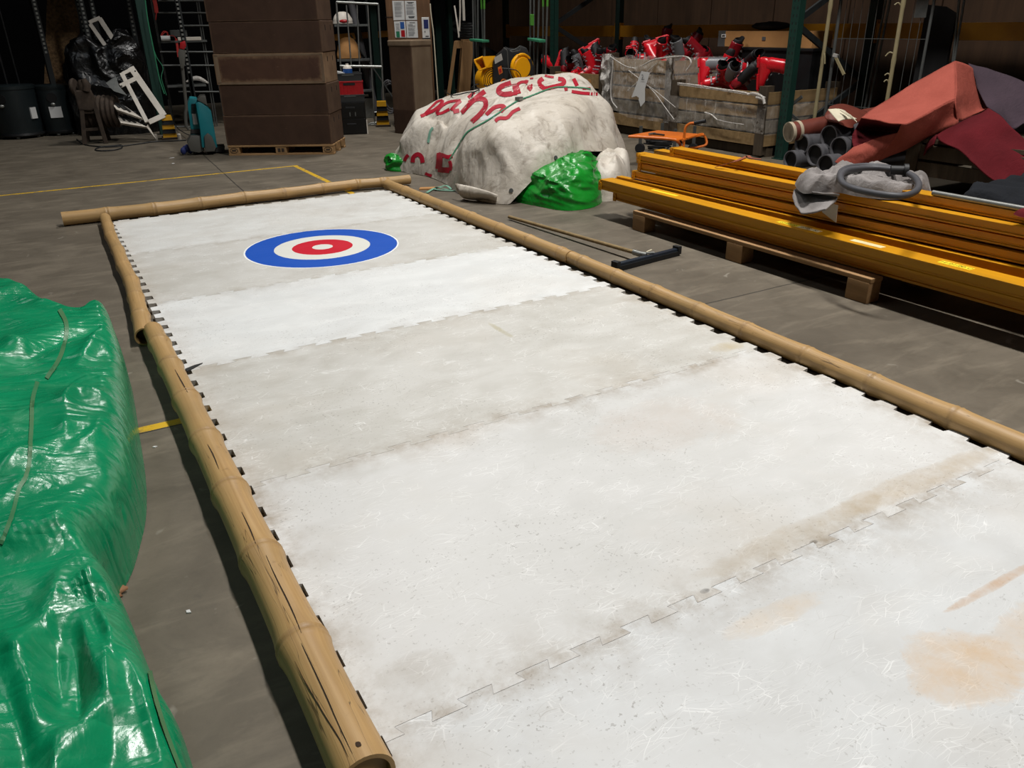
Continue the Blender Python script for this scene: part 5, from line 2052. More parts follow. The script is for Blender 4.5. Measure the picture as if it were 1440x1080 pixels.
def pipe_obj(px, py, x, r, label, mat='pvc', ln=1.7, thick=.007, up=0.0, name='pipe', group='grey pipes beside the green upright', cat='pipe'):
    c = atx(px, py, x)
    d = (DIRP + Vector((0, 0, up))).normalized()
    o = thing(name, label, cat, c, 0, group)
    q = d.to_track_quat('Z', 'Y').to_matrix()
    b = MB(); b.lathe([(r, .06), (r, ln), (r - thick, ln), (r - thick, .03), (r - thick, .0), (r + .003, .0), (r + .003, .055), (r, .06)], 28, (0, 0, 0), q)
    b.build('wall', M[mat], o, smooth=50)
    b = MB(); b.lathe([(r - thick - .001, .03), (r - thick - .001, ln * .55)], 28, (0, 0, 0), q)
    b.build('bore', M['pvc_bore'], o, smooth=50)  # bore wall coloured dark for the shade of its depth
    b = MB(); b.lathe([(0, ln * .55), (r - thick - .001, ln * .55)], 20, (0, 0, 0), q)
    b.build('end_cap', M['pvc_in'], o, smooth=0)  # dark disc standing in for the shade deep in the pipe
    return o


for px, py, x, r, lab in (
    (1111, 225, 5.62, .082, 'grey pipe at floor level, nearest the wooden bin'),
    (1160, 233, 5.55, .092, 'grey pipe at floor level, half hidden behind the rear yellow beam'),
    (1145, 218, 5.66, .092, 'grey pipe in the second row, directly under the big upper one'),
    (1127, 203, 5.72, .085, 'grey pipe just below the brown vinyl roll'),
    (1179, 209, 5.66, .096, 'grey pipe pressed against the fallen salmon felt'),
    (1165, 192, 5.74, .094, 'grey pipe on top of the pile, its whole mouth visible'),
    (1192, 186, 5.9, .08, 'grey pipe tucked behind the top one, under the folded brown vinyl')):
    pipe_obj(px, py, x, r, lab)
# rolled brown vinyl on top
c = atx(1109, 186, 5.66)
o = thing('vinyl_roll', 'brown vinyl roll with a pale rim, lying on the grey pipes', 'roll', c)
d = Vector((.9, -.22, .10)).normalized()
q = d.to_track_quat('Z', 'Y').to_matrix()
b = MB(); b.lathe([(.078, .0), (.082, .02), (.085, .1), (.085, 1.1), (.06, 1.1), (.06, 0), (.078, 0)], 28, (0, 0, 0), q)
b.build('roll', M['roll_brown'], o, smooth=50)
for z0 in (-.002, .075):
    b = MB(); b.lathe([(.082, z0), (.0895, z0), (.0895, z0 + .03), (.082, z0 + .03), (.082, z0)], 28, (0, 0, 0), q)
    b.build('pale_band', M['roll_edge'], o, smooth=50)
b = MB(); b.lathe([(.06, -.002), (.08, -.002), (.08, .004), (.06, .004), (.06, -.002)], 28, (0, 0, 0), q)
b.build('pale_rim', M['roll_edge'], o, smooth=40)
b = MB(); b.lathe([(.054, -.001), (.06, -.001), (.06, .3), (.054, .3), (.054, -.001)], 24, (0, 0, 0), q)
b.build('core_tube', M['card'], o, smooth=50)
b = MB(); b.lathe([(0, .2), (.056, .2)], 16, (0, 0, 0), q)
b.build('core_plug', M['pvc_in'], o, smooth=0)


# folded brown vinyl with a cream backing
def PX(rows):
    return [[atx(a, c, x) for a, c, x in row] for row in rows]
base = atx(1190, 170, 5.9)
o = thing('folded_vinyl', 'folded brown vinyl sheet with a cream underside, on top of the grey pipes', 'vinyl sheet', base)
b = MB()
sheet(b, PX([[(1167, 150, 6.0), (1185, 146, 6.2), (1205, 152, 6.3), (1225, 160, 6.4)], [(1161, 160, 5.8), (1175, 154, 5.85), (1195, 160, 5.95), (1215, 168, 6.1)], [(1160, 166, 5.75), (1172, 168, 5.75), (1190, 176, 5.8), (1208, 172, 6.0)], [(1167, 171, 5.75), (1180, 174, 5.75), (1195, 180, 5.8), (1204, 178, 6.0)]]), 22, 22, base, .006, 9)
b.build('brown_side', M['roll_brown'], o, smooth=60, thick=.005)
b = MB()
sheet(b, PX([[(1164, 154, 5.70), (1178, 153, 5.72), (1188, 155, 5.75)], [(1171, 162, 5.66), (1182, 161, 5.68), (1195, 162, 5.72)], [(1179, 171, 5.64), (1188, 168, 5.68), (1205, 167, 5.72)]]), 12, 12, base, .004, 9)
b.build('cream_side', M['cream'], o, smooth=60, thick=.004)
b = MB()
for k in range(3):
    P = [atx(1182 + k * 3, 155 + k * 1, 5.68), atx(1192 + k * 3, 162 + k, 5.67), atx(1201 + k * 2, 168 + k * 2, 5.67)]
    b.tube([p - base for p in catmull(P, 12)], .004, 5)
b.build('fold_edges', M['cream'], o)

# ------------------------------------------------------------------ wooden crate under the carpets
cb = Vector((6.35, -3.15, 0))
o = thing('wooden_crate', 'old dark wooden crate draped with salmon felt and dark red carpet', 'crate', cb)
for sy in (-1, 1):
    for sx in (-1, 1):
        b = MB(); b.box((sx * .48, sy * .68, .21), (.085, .11, .42)); b.build('corner_post', M['wood_crate_dark'], o, smooth=0, bevel=.004)
for z in (.18, .31):
    for sx in (-1, 1):
        b = MB(); b.box((sx * .50, 0, z), (.025, 1.42, .11)); b.build('side_board', M['wood_crate_dark'], o, smooth=0, bevel=.003)
    for sy in (-1, 1):
        b = MB(); b.box((0, sy * .69, z), (1.0, .025, .11)); b.build('end_board', M['wood_crate_dark'], o, smooth=0, bevel=.003)
b = MB(); b.box((0, 0, .395), (1.0, 1.4, .03)); b.build('lid', M['wood_crate_dark'], o, smooth=0)

# ------------------------------------------------------------------ felt and carpet lengths
base = atx(1300, 150, 6.2)
o = thing('salmon_felt', 'big stiff sheet of salmon felt folded to a peak, slumping over the pipes', 'felt sheet', base)
def felt_part(rows, name, mat, nu=24, nv=26, amp=.006, th=.008, seed=0):
    b = MB(); sheet(b, PX(rows), nu, nv, base, amp, 7, seed)
    return b.build(name, M[mat], o, smooth=70, thick=th)
# upper face
felt_part([
    [(1211, 166, 5.55), (1227, 154, 5.75), (1254, 137, 5.95), (1290, 115, 6.15), (1322, 97, 6.3), (1343, 86, 6.4)],
    [(1230, 169, 5.50), (1246, 160, 5.65), (1270, 146, 5.85), (1300, 128, 6.0), (1326, 112, 6.15), (1344, 104, 6.25)],
    [(1250, 173, 5.47), (1262, 168, 5.55), (1284, 157, 5.7), (1306, 145, 5.85), (1328, 132, 6.0), (1344, 124, 6.1)],
    [(1268, 174, 5.45), (1276, 174, 5.5), (1292, 166, 5.6), (1310, 156, 5.7), (1328, 146, 5.85), (1343, 140, 5.95)]], 'upper_fold', 'salmon')
# under face turning back below the crease
felt_part([
    [(1268, 174, 5.45), (1276, 174, 5.5), (1292, 166, 5.6), (1310, 156, 5.7), (1328, 146, 5.85), (1343, 140, 5.95)],
    [(1263, 186, 5.50), (1272, 188, 5.55), (1290, 182, 5.65), (1310, 174, 5.75), (1326, 166, 5.9), (1346, 160, 6.0)],
    [(1250, 204, 5.55), (1264, 202, 5.6), (1284, 198, 5.7), (1303, 191, 5.8), (1322, 182, 5.9), (1348, 172, 6.0)],
    [(1233, 228, 5.6), (1252, 219, 5.65), (1276, 209, 5.75), (1302, 194, 5.85), (1322, 187, 5.95), (1345, 180, 6.0)]], 'lower_fold', 'salmon', amp=.004)
# mouth: inside of the fold, its shade painted in as dark red
felt_part([
    [(1211, 166, 5.56), (1230, 169, 5.51), (1250, 173, 5.48), (1268, 174, 5.47)],
    [(1204, 180, 5.9), (1225, 180, 5.95), (1248, 182, 5.95), (1264, 184, 5.8)],
    [(1198, 192, 5.75), (1218, 190, 5.85), (1240, 189, 5.9), (1262, 187, 5.75)],
    [(1200, 207, 5.55), (1216, 201, 5.6), (1238, 193, 5.62), (1262, 187, 5.55)]], 'shaded_inner_fold', 'dark_red', amp=.003)
# front tongue on the floor side
felt_part([
    [(1200, 207, 5.54), (1216, 201, 5.58), (1238, 193, 5.6), (1262, 187, 5.54)],
    [(1190, 216, 5.5), (1208, 213, 5.52), (1232, 207, 5.56), (1256, 202, 5.56)],
    [(1180, 222, 5.47), (1198, 225, 5.5), (1220, 221, 5.54), (1246, 213, 5.58)],
    [(1174, 228, 5.45), (1190, 236, 5.48), (1212, 232, 5.54), (1234, 228, 5.6)]], 'front_tongue', 'salmon', amp=.003)
# shaded side falling back from the peak
felt_part([
    [(1343, 86, 6.40), (1352, 88, 6.5), (1362, 92, 6.6), (1368, 97, 6.7)],
    [(1344, 106, 6.25), (1356, 110, 6.42), (1368, 116, 6.58), (1376, 122, 6.7)],
    [(1344, 126, 6.10), (1358, 132, 6.3), (1372, 138, 6.5), (1384, 145, 6.65)],
    [(1343, 142, 5.95), (1352, 152, 6.15), (1370, 154, 6.4), (1388, 152, 6.6)],
    [(1346, 172, 6.0), (1356, 168, 6.1), (1372, 160, 6.35), (1392, 152, 6.55)]], 'side_fold', 'salmon', amp=.004)

base = atx(1390, 200, 5.9)
o = thing('carpet', 'dark red carpet length hanging over the front of the wooden crate', 'carpet', base)
b = MB()
sheet(b, PX([
    [(1316, 190, 5.80), (1332, 182, 5.9), (1356, 170, 6.0), (1376, 160, 6.1), (1390, 152, 6.15)],
    [(1320, 196, 5.75), (1338, 190, 5.8), (1364, 182, 5.85), (1392, 174, 5.95), (1412, 168, 6.0)],
    [(1332, 202, 5.72), (1350, 204, 5.75), (1378, 202, 5.8), (1408, 196, 5.9), (1434, 190, 5.95)],
    [(1346, 208, 5.70), (1366, 222, 5.72), (1394, 226, 5.76), (1424, 222, 5.82), (1456, 216, 5.9)],
    [(1358, 218, 5.69), (1380, 238, 5.7), (1408, 248, 5.73), (1438, 254, 5.78), (1480, 256, 5.85)],
    [(1364, 226, 5.68), (1390, 249, 5.69), (1416, 262, 5.72), (1444, 274, 5.76), (1490, 284, 5.82)]]), 34, 30, base, .012, 6, 4)
b.build('hanging_face', M['dark_red'], o, smooth=70, thick=.012)
b = MB()
sheet(b, PX([[(1318, 190, 5.80), (1316, 194, 5.72), (1312, 204, 5.70)], [(1312, 194, 5.82), (1306, 202, 5.78), (1302, 212, 5.78)], [(1304, 200, 5.9), (1298, 212, 5.9), (1296, 228, 5.9)], [(1300, 206, 5.95), (1293, 222, 5.95), (1293, 240, 5.95)]]), 16, 12, base, .006, 8, 2)
b.build('turned_edge', M['dark_red'], o, smooth=70, thick=.01)
base = atx(1420, 130, 6.5)
o = thing('felt_length', 'purple-grey felt length behind the salmon peak, running out of the photo', 'felt sheet', base)
b = MB()
sheet(b, PX([
    [(1362, 89, 6.72), (1392, 98, 6.75), (1424, 109, 6.8), (1470, 126, 6.9)],
    [(1370, 108, 6.65), (1398, 120, 6.66), (1428, 134, 6.7), (1470, 150, 6.8)],
    [(1377, 132, 6.55), (1402, 146, 6.55), (1430, 160, 6.6), (1470, 164, 6.7)],
    [(1388, 150, 6.45), (1408, 164, 6.45), (1424, 182, 6.5), (1446, 168, 6.6)]]), 24, 22, base, .006, 7, 6)
b.build('sheet', M['purple_grey'], o, smooth=70, thick=.01)
# dark bale that carries the felts
b0 = Vector((7.28, -3.0, 0))
b = MB()
def bale(u, v):
    a = 2 * pi * u; t = pi * (v - .5)
    e = .55
    ca, sa, ct = cos(a), sin(a), cos(t)
    p = Vector((math.copysign(abs(ca) ** e, ca) * .34 * abs(ct) ** e, math.copysign(abs(sa) ** e, sa) * .75 * abs(ct) ** e, .36 + math.copysign(abs(sin(t)) ** e, sin(t)) * .36))
    return p * (1 + .05 * noise.noise(p * 6))
b.grid(bale, 48, 20, cu=True)
tag(b.build('bale', M['black_matte'], smooth=70, loc=b0), 'black wrapped bale in the dark behind the felt sheets', 'bale')

# ------------------------------------------------------------------ things leaning in the dark bay
# welded mesh panel
yA, yB, xm = atx(1177, 60, 6.75).y, atx(1300, 60, 6.75).y, 6.75
b0 = Vector((xm, (yA + yB) / 2, 0))
o = thing('mesh_panel', 'wire mesh panel standing in the dark rack bay behind the pipes', 'mesh panel', b0)
b = MB()
for px in (1178, 1189, 1200, 1211, 1221, 1232, 1284, 1296):
    y = atx(px, 20, xm).y
    b.tube([Vector((0, y - b0.y, .02)), Vector((0, y - b0.y, 1.9))], .0028, 5)
for z in (.05, .5, 1.12, 1.88):
    b.tube([Vector((.004, yA - b0.y, z)), Vector((.004, yB - b0.y, z))], .0028, 5)
b.build('wires', M['steel_dull'], o)
for y in (yA + .02, yB - .02):
    b = MB(); b.tube([Vector((0, y - b0.y, 0)), Vector((0, y - b0.y, 1.95))], .013, 8); b.build('frame_tube', M['steel_dull'], o)


def cane(px_top, px_bot, py_bot, x, label, twigs):
    p = atx(px_bot, py_bot, x)
    t = atx(px_top, 0, x)
    d = (t - p) / (t.z - p.z)
    foot = p - d * p.z
    top = foot + d * 2.3
    o = thing('bamboo_cane', label, 'cane', foot, 0, 'bamboo canes in the dark bay')
    b = MB()
    n = 40
    P = [Vector((0, 0, 0)).lerp(top - foot, i / (n - 1)) for i in range(n)]
    R = [.018 + (.004 if i % 8 == 0 else 0) for i in range(n)]
    b.tube(P, R, 10)
    b.build('stem', M['bamboo_pole'], o, smooth=60)
    for (a, c, e, f) in twigs:
        q0, q1 = atx(a, c, x) - foot, atx(e, f, x - .03) - foot
        b = MB(); b.tube(catmull([q0, q0.lerp(q1, .5) + Vector((0, 0, .02)), q1], 8), .006, 6)
        b.build('twig', M['bamboo_pole'], o)
cane(1169, 1146, 160, 6.45, 'pale bamboo cane standing behind the folded vinyl', [(1159, 74, 1160, 90)])
cane(1271, 1248, 138, 6.55, 'pale bamboo cane with side twigs, standing beside the black board', [(1267, 8, 1258, 7), (1256, 75, 1245, 79), (1252, 107, 1244, 106), (1250, 116, 1243, 115)])
# tape dispenser / clamp hanging on the mesh
p = atx(1174, 80, 6.7)
o = thing('clamp', 'small metal clamp hooked on the wire mesh', 'clamp', p)
b = MB(); b.bar(atx(1172, 77, 6.7) - p, atx(1178, 79, 6.7) - p, .02, .03); b.build('jaw', M['alu'], o, smooth=0)
b = MB(); b.bar(atx(1175, 80, 6.7) - p, atx(1187, 105, 6.7) - p, .015, .025); b.build('handle', M['bamboo_pole'], o, smooth=0)
# tall black board, loose steel tubes, grey card
a, c = atx(1302, 10, 6.95), atx(1345, 14, 6.95)
b0 = Vector((6.97, (a.y + c.y) / 2, 0))
b = MB(); w_ = abs(a.y - c.y)
b.prism([(-w_ / 2, 0), (w_ / 2, 0), (w_ / 2, a.z - .06), (w_ * .1, a.z), (-w_ / 2, a.z + .02)], -.015, .015, Matrix(((0, 0, 1), (-1, 0, 0), (0, 1, 0))))
tag(b.build('board', M['black_matte'], smooth=0, loc=b0), 'tall matt black board standing beside the bamboo cane', 'board')
for i, (t, bt, lab) in enumerate((((1349, 0), (1342, 66), 'thin steel tube standing at the edge of the black board, nearer the cane'), ((1356, 0), (1345, 66), 'thin steel tube standing at the edge of the black board, farther from the cane'), ((1246, 0), (1234, 60), 'thin steel tube standing by the dark rear upright'), ((1252, 0), (1240, 60), 'second thin steel tube by the dark rear upright'))):
    x = 6.9 if i < 2 else 7.2
    p, q = atx(*bt, x), atx(*t, x)
    d = (q - p) / (q.z - p.z)
    f0 = p - d * p.z
    b = MB(); b.tube([Vector((0, 0, 0)), d * 2.3], .011, 8)
    tag(b.build('steel_tube', M['steel_dull'], loc=f0), lab, 'tube', 'loose steel tubes in the dark bay')
p = atx(1296, 10, 6.6)
b = MB(); b.box((0, 0, 0), (.004, .12, .17))
o = b.build('card', M['steel_dull'], smooth=0, loc=(6.735, atx(1296, 10, 6.735).y, atx(1296, 10, 6.735).z))
tag(o, 'grey card hung on the wire mesh beside the black board', 'card')
# bent pale strap
P = [atx(x, y, 6.35) for x, y in ((1128, 136), (1112, 148), (1110, 151), (1109, 158), (1122, 169))]
b = MB(); p0 = P[0].copy()
for p, q in zip(P, P[1:]):
    b.bar(p - p0, q - p0, .012, .03)
tag(b.build('metal_strip', M['steel_dull'], smooth=0, loc=p0), 'bent metal strip behind the green upright', 'metal strip')
# ------------------------------------------------------------------ stack of brown boxes on a europallet
def pxbox(mb, fr, x0, y0, x1, y1, d0, d1):
    """box whose near face fills the traced rectangle at local depth d0, reaching back to d1"""
    xm, ym = (x0 + x1) / 2, (y0 + y1) / 2
    a, c = fr.L(x0, ym, d0).x, fr.L(x1, ym, d0).x
    t, u = fr.L(xm, y0, d0).z, fr.L(xm, y1, d0).z
    mb.box(((a + c) / 2, (d0 + d1) / 2, (t + u) / 2), (abs(c - a), abs(d1 - d0), abs(t - u)))
    return Vector(((a + c) / 2, (d0 + d1) / 2, (t + u) / 2)), Vector((abs(c - a), abs(d1 - d0), abs(t - u)))


SA = atan2(-.62, 1.02)
fs_ = Frame(at(322, 219, 0), SA)
SW = fs_.L(470, 217, 0).x
SD = .62
o = fthing('europallet', 'wooden pallet with burnt stamps under the stack of brown boxes', 'pallet', fs_)
PH = .108
for i in range(5):
    b = MB(); b.box((SW / 2, .05 + (SD - .1) * i / 4, PH - .009), (SW, .1 if i in (0, 2, 4) else .08, .018)); b.build('deck_board', M['wood_pallet_x'], o, smooth=0, bevel=.002)
for i in range(3):
    b = MB(); b.box((SW / 2, .05 + (SD - .1) * i / 2, .009), (SW, .09, .018)); b.build('bottom_board', M['wood_pallet_x'], o, smooth=0, bevel=.002)
for i, ux in enumerate((.065, SW / 2, SW - .065)):
    for k in range(3):
        b = MB(); b.box((ux, .055 + (SD - .11) * k / 2, .054), (.12, .1, .07)); blk = b.build('block', M['wood_pallet_x'], o, smooth=0, bevel=.002)
        if k == 0:
            b = MB()
            if i == 1:
                for rx in (-.03, .012):
                    b.box((ux + rx + .01, .0035, .054), (.03, .002, .04))
            else:
                P = [Vector((ux + .042 * cos(t * pi / 12), .003, .054 + .026 * sin(t * pi / 12))) for t in range(24)]
                b.tube(P, .003, 5, closed=True)
                b.box((ux, .0035, .054), (.045, .002, .018))
            b.build('burnt_stamp', M['rust'], blk, smooth=0)
zs_ = [PH, .427, .744, 1.058, 1.37, 1.69]
mats_ = ['brown_box', 'brown_box', 'brown_worn', 'brown_box', 'brown_box']
labs = ['bottom brown box of the stack, resting on the stamped pallet', 'second brown box from the bottom of the stack on the pallet', 'middle box of the stack on the pallet, paler and worn along its edges', 'second brown box from the top of the stack on the pallet', 'topmost brown box of the stack on the pallet, cut by the photo edge']
offs = [(.0, .0), (.005, .01), (-.004, .0), (.004, .006), (-.006, .0)]
for i in range(5):
    z0, z1 = zs_[i] + .001, zs_[i + 1] - .002
    ox, oy = offs[i]
    fr = Frame(fs_.W(ox + SW / 2 - .01, oy + .02, z0), SA)
    o = fthing('storage_box', labs[i], 'box', fr, None)
    o['group'] = 'brown boxes stacked on the pallet'
    o.location.z = z0
    hw, hh = SW / 2 - .0, z1 - z0
    b = MB(); b.box((0, .29, hh / 2), (2 * hw, .58, hh)); b.build('body', M[mats_[i]], o, smooth=0, bevel=.008)
    for uy in (.18, .42):
        b = MB(); b.box((hw + .0005, uy, hh * .78), (.004, .018, .05)); b.build('hand_slot', M['black_matte'], o, smooth=0)
    if i == 2:
        # rubbed pale border on its long face
        b = MB()
        for (cx, cz, sx, sz) in ((0, .014, 2 * hw - .03, .022), (0, hh - .016, 2 * hw - .03, .02), (-hw + .03, hh / 2, .04, hh - .03), (hw - .02, hh / 2, .03, hh - .03)):
            b.box((cx, -.0008, cz), (sx, .002, sz))
        b.build('worn_border', M['brown_grey'], o, smooth=0)

# ------------------------------------------------------------------ electric pallet truck
ft = Frame(at(285, 216, 0), facing(at(285, 216, 0)))
o = fthing('pallet_truck', 'teal electric pallet truck with a long grey tiller, parked against the stack of brown boxes', 'pallet truck', ft)
def outline(mb, fr, px, d0, d1):
    P = [fr.L(x, y, d0) for x, y in px]
    Mx = Matrix(((1, 0, 0), (0, 0, -1), (0, 1, 0)))
    poly = [(p.x, p.z) for p in P]
    ar = sum(poly[i - 1][0] * poly[i][1] - poly[i][0] * poly[i - 1][1] for i in range(len(poly)))
    if ar < 0: poly.reverse()
    mb.prism(poly, -d1, -d0, Mx)
b = MB(); outline(b, ft, [(263, 147), (267, 138), (277, 139), (281, 150), (284, 182), (268, 182), (266, 165)], -.02, .30); b.build('motor_cover', M['teal'], o, smooth=35, bevel=.012)
b = MB(); outline(b, ft, [(275, 145), (280, 143), (290, 149), (297, 156), (302, 185), (306, 208), (284, 208), (281, 180)], -.16, .10); b.build('battery_cover', M['teal'], o, smooth=35, bevel=.015)
b = MB(); outline(b, ft, [(277, 141), (281, 135), (289, 134), (292, 149), (283, 144)], -.14, .1); b.build('top_cap', M['grey_plastic'], o, smooth=35, bevel=.01)
b = MB(); outline(b, ft, [(263, 201), (268, 191), (282, 191), (288, 212), (280, 215), (268, 213)], -.12, .2); b.build('wheel_guard', M['grey_plastic'], o, smooth=35, bevel=.012)
b = MB(); outline(b, ft, [(287, 192), (292, 187), (298, 192), (304, 207), (302, 213), (289, 214)], -.19, .0); b.build('front_guard', M['grey_plastic'], o, smooth=35, bevel=.01)
b = MB(); outline(b, ft, [(269, 182), (284, 182), (284, 188), (268, 188)], -.03, .2); b.build('joint_band', M['dark_grey'], o, smooth=0, bevel=.005)
b = MB(); outline(b, ft, [(268, 186), (283, 186), (284, 192), (268, 192)], -.02, .22); b.build('lower_cover', M['teal_dark'], o, smooth=0, bevel=.004)
b = MB(); outline(b, ft, [(292, 206), (316, 205), (316, 214), (292, 214)], -.08, .1); b.build('fork_carriage', M['dark_grey'], o, smooth=0, bevel=.004)
b = MB()
for k in range(7):
    y = 146 + k * 2.1
    pxbox(b, ft, 269, y, 275, y + .9, -.032, -.015)
b.build('vent', M['black_plastic'], o, smooth=0)
b = MB(); outline(b, ft, [(270, 160), (275.5, 160), (278, 175), (272, 175)], -.030, -.015); b.build('label', M['paper'], o, smooth=0)
b = MB(); P = [ft.L(x, y, -.1) for x, y in ((266, 182), (262, 176), (261, 160), (262, 152), (260, 130), (257, 100), (256, 90))]
b.tube(catmull(P, 30), .018, 10); b.build('tiller', M['grey_plastic'], o)
b = MB(); outline(b, ft, [(254, 96), (250, 75), (252, 68), (257, 67), (261, 72), (260, 90), (258, 97)], -.14, -.06); b.build('tiller_head', M['grey_plastic'], o, smooth=35, bevel=.008)
b = MB(); outline(b, ft, [(252, 68), (253, 60), (260, 57), (262, 65), (259, 70)], -.15, -.05); b.build('tiller_button', M['red'], o, smooth=35, bevel=.01)
for (x, y) in ((279, 211), (299, 212)):
    c = ft.L(x, y, -.02); c.z = .06
    b = MB(); b.cyl(c + Vector((-.03, 0, 0)), c + Vector((.03, 0, 0)), .06, 16); b.build('wheel', M['rubber'], o)
b = MB(); c = ft.L(259, 197, -.05); c.z = .10
for k in range(5):
    b.blob(c + Vector((-.03 + .025 * k, .02 * (k % 2), .015 * (k % 3) - .01)), (.06, .05, .08))
q = ft.W(*c)
b2 = MB(); b2.add([Vector(v) - c for v in b.v], b.f)
tag(b2.build('rag', M['blue_cloth'], loc=(q.x, q.y, .06), smooth=60), 'blue rag wedged beside the wheel of the teal pallet truck', 'rag')

# ------------------------------------------------------------------ shelf unit behind the truck
fr = Frame(at(258, 186, 0) + Vector((.1, .5, 0)), facing(at(258, 186, 0)))
sh = fthing('shelf_unit', 'steel tube shelf unit with a red strap and white rolls, behind the teal pallet truck', 'shelf', fr)
def hbar(mb, fr, x0, x1, y, d, r=.012):
    mb.tube([fr.L(x0, y, d), fr.L(x1, y, d)], r, 8)
for y, x0, x1 in ((1, 222, 296), (18, 223, 297), (36, 258, 298), (73, 225, 301), (92, 228, 303), (129, 251, 308), (178, 245, 300)):
    b = MB(); hbar(b, fr, x0, x1, y, 0); b.build('crossbar', M['steel_dull'], sh)
for y in (58, 121):
    b = MB(); x1 = 291 if y == 58 else 290
    p, q = fr.L(226 if y == 58 else 235, y, 0), fr.L(x1, y, 0)
    b.box(((p.x + q.x) / 2, .18, p.z - .01), (q.x - p.x, .42, .025)); b.build('shelf_board', M['steel_dull'], sh, smooth=0, bevel=.003)
for xt, xb, yb in ((276, 297, 140), (279, 300, 140)):
    b = MB(); p, q = fr.L(xt, 0, .02), fr.L(xb, yb, .02)
    e = q + (q - p) * (q.z / max(p.z - q.z, .01))
    b.tube([p + (p - q) * .4, e], .009, 8); b.build('upright_tube', M['steel_dull'], sh)
for px in (224, 299):
    b = MB(); p = fr.L(px, 60, .38); b.box((p.x, .38, .95), (.03, .03, 1.9)); b.build('rear_post', M['steel_dull'], sh, smooth=0)
# contents
def on_shelf(name, label, cat, px, d, mat, dd=.15, bev=.006, group=None):
    c, s_ = (lambda m: (m, pxbox(m, fr, *px, d, d + dd)))(MB())
    cc, ss = s_
    m2 = MB(); m2.box((0, 0, ss.z / 2), ss)
    w_ = fr.W(cc.x, cc.y, cc.z - ss.z / 2)
    return tag(m2.build(name, M[mat], smooth=0, bevel=bev, loc=w_, rz=fr.rz), label, cat, group)
on_shelf('tool_case', 'grey tool case on the shelf above the teal pallet truck', 'case', (239, 42, 263, 51.5), .08, 'steel_dull')
on_shelf('cable_duct', 'flat white plastic duct lying along the shelf above the teal pallet truck', 'duct', (250, 52, 283, 57), -.04, 'white_paint', .1)
c = fr.L(233, 54, -.04); w_ = fr.W(c.x, c.y, c.z)
b = MB(); b.cyl(fr.ux * -.06, fr.ux * .06, .035, 18)
tag(b.build('paper_roll', M['paper'], loc=w_), 'small white paper roll on the shelf, beside the red strap bundle', 'roll')
P = [fr.W(*fr.L(x, y, -.02)) for x, y in ((226, 50), (230, 44), (236, 46), (233, 52), (228, 50), (233, 45), (238, 50), (243, 50), (247, 54), (249, 62), (250, 72), (251, 80))]
p0 = P[0].copy(); b = MB()
CP = catmull(P, 50)
for p, q in zip(CP, CP[1:]): b.bar(p - p0, q - p0 + (q - p) * .1, .03, .01)
tag(b.build('ratchet_strap', M['red_strap'], loc=p0, smooth=0), 'red ratchet strap bundled on the shelf with its end hanging down', 'strap')
P = [fr.W(*fr.L(x, y, -.05)) for x, y in ((217, 0), (219, 8), (220, 18), (219, 28))]
p0 = P[0].copy(); b = MB()
for p, q in zip(P, P[1:]): b.bar(p - p0, q - p0, .05, .012)
tag(b.build('strap', M['red_strap'], loc=p0, smooth=0), 'faded red strap hanging beside the shelf unit, high by the green post', 'strap')
P = [fr.W(*fr.L(x, y, .0)) for x, y in ((262, 115), (270, 111), (278, 110), (286, 113), (293, 117))]
p0 = P[0].copy(); b = MB(); b.tube([p - p0 for p in catmull(P, 24)], [.01 + .02 * sin(pi * i / 23) for i in range(24)], 8)
tag(b.build('plastic_bag', M['film_tail'], loc=p0), 'rolled clear plastic bag on the lower shelf above the teal truck', 'bag')

# ------------------------------------------------------------------ dark rack on the back wall, with slotted posts
bw = aty(213, 60, 5.9)
br = thing('storage_rack', 'dark storage rack with slotted posts along the back of the hall', 'rack', (2.0, 6.3, 0))
BR0 = Vector((2.0, 6.3, 0))
def slotted(px_t, py_t, px_b, py_b, y, name='slotted_post', mat='rack_black', w=.06, dots=True, z1=2.6):
    p = aty((px_t + px_b) / 2, (py_t + py_b) / 2, y)
    b = MB(); b.box(Vector((p.x, p.y, z1 / 2)) - BR0, (w, .05, z1))
    ob = b.build(name, M[mat], br, smooth=0)
    if dots:
        b = MB()
        za, zc = aty(px_t, py_t, y).z, aty(px_b, py_b, y).z
        k = za
        while k > zc:
            b.box(Vector((p.x, p.y - .0265, k)) - BR0, (.026, .004, .028))
            k -= .052
        b.build('slot_pattern', M['steel'], ob, smooth=0)
slotted(47, 0, 66, 78, 6.35)
slotted(109, 0, 124, 72, 6.2)
slotted(113, 0, 129, 70, 6.1)
slotted(128, 0, 133, 25, 6.5)
slotted(179, 0, 190, 50, 6.0)
slotted(246, 0, 268, 106, 5.6, w=.034)
slotted(268, 125, 275, 140, 5.6, dots=False)
for px, y in ((207, 5.5), (527, 6.8), (616, 7.25)):
    p = aty(px, 60, y)
    b = MB()
    b.box(Vector((p.x, p.y, 1.6)) - BR0, (.11, .09, 3.2)); b.build('green_upright', M['rack_green'], br, smooth=0, bevel=.004)
for z in (2.25, 3.0):  # unseen upper levels, added to shade the back of the hall
    for y in (5.6, 6.9):
        b = MB(); b.box(Vector((1.6, y, z)) - BR0, (9.5, .06, .12)); b.build('shelf_beam', M['rack_yellow'], br, smooth=0)
    b = MB(); b.box(Vector((1.6, 6.25, z + .08)) - BR0, (9.5, 1.3, .03)); b.build('shade_deck', M['shell_dark'], br, smooth=0)
# low yellow rail far behind the steel gate
p, q = aty(500, 52, 7.4), aty(545, 47, 7.4)
b = MB(); b.bar(p - BR0 - Vector((.4, 0, 0)), q - BR0 + Vector((.1, 0, 0)), .05, .1); b.build('low_beam', M['rack_yellow'], br, smooth=0)
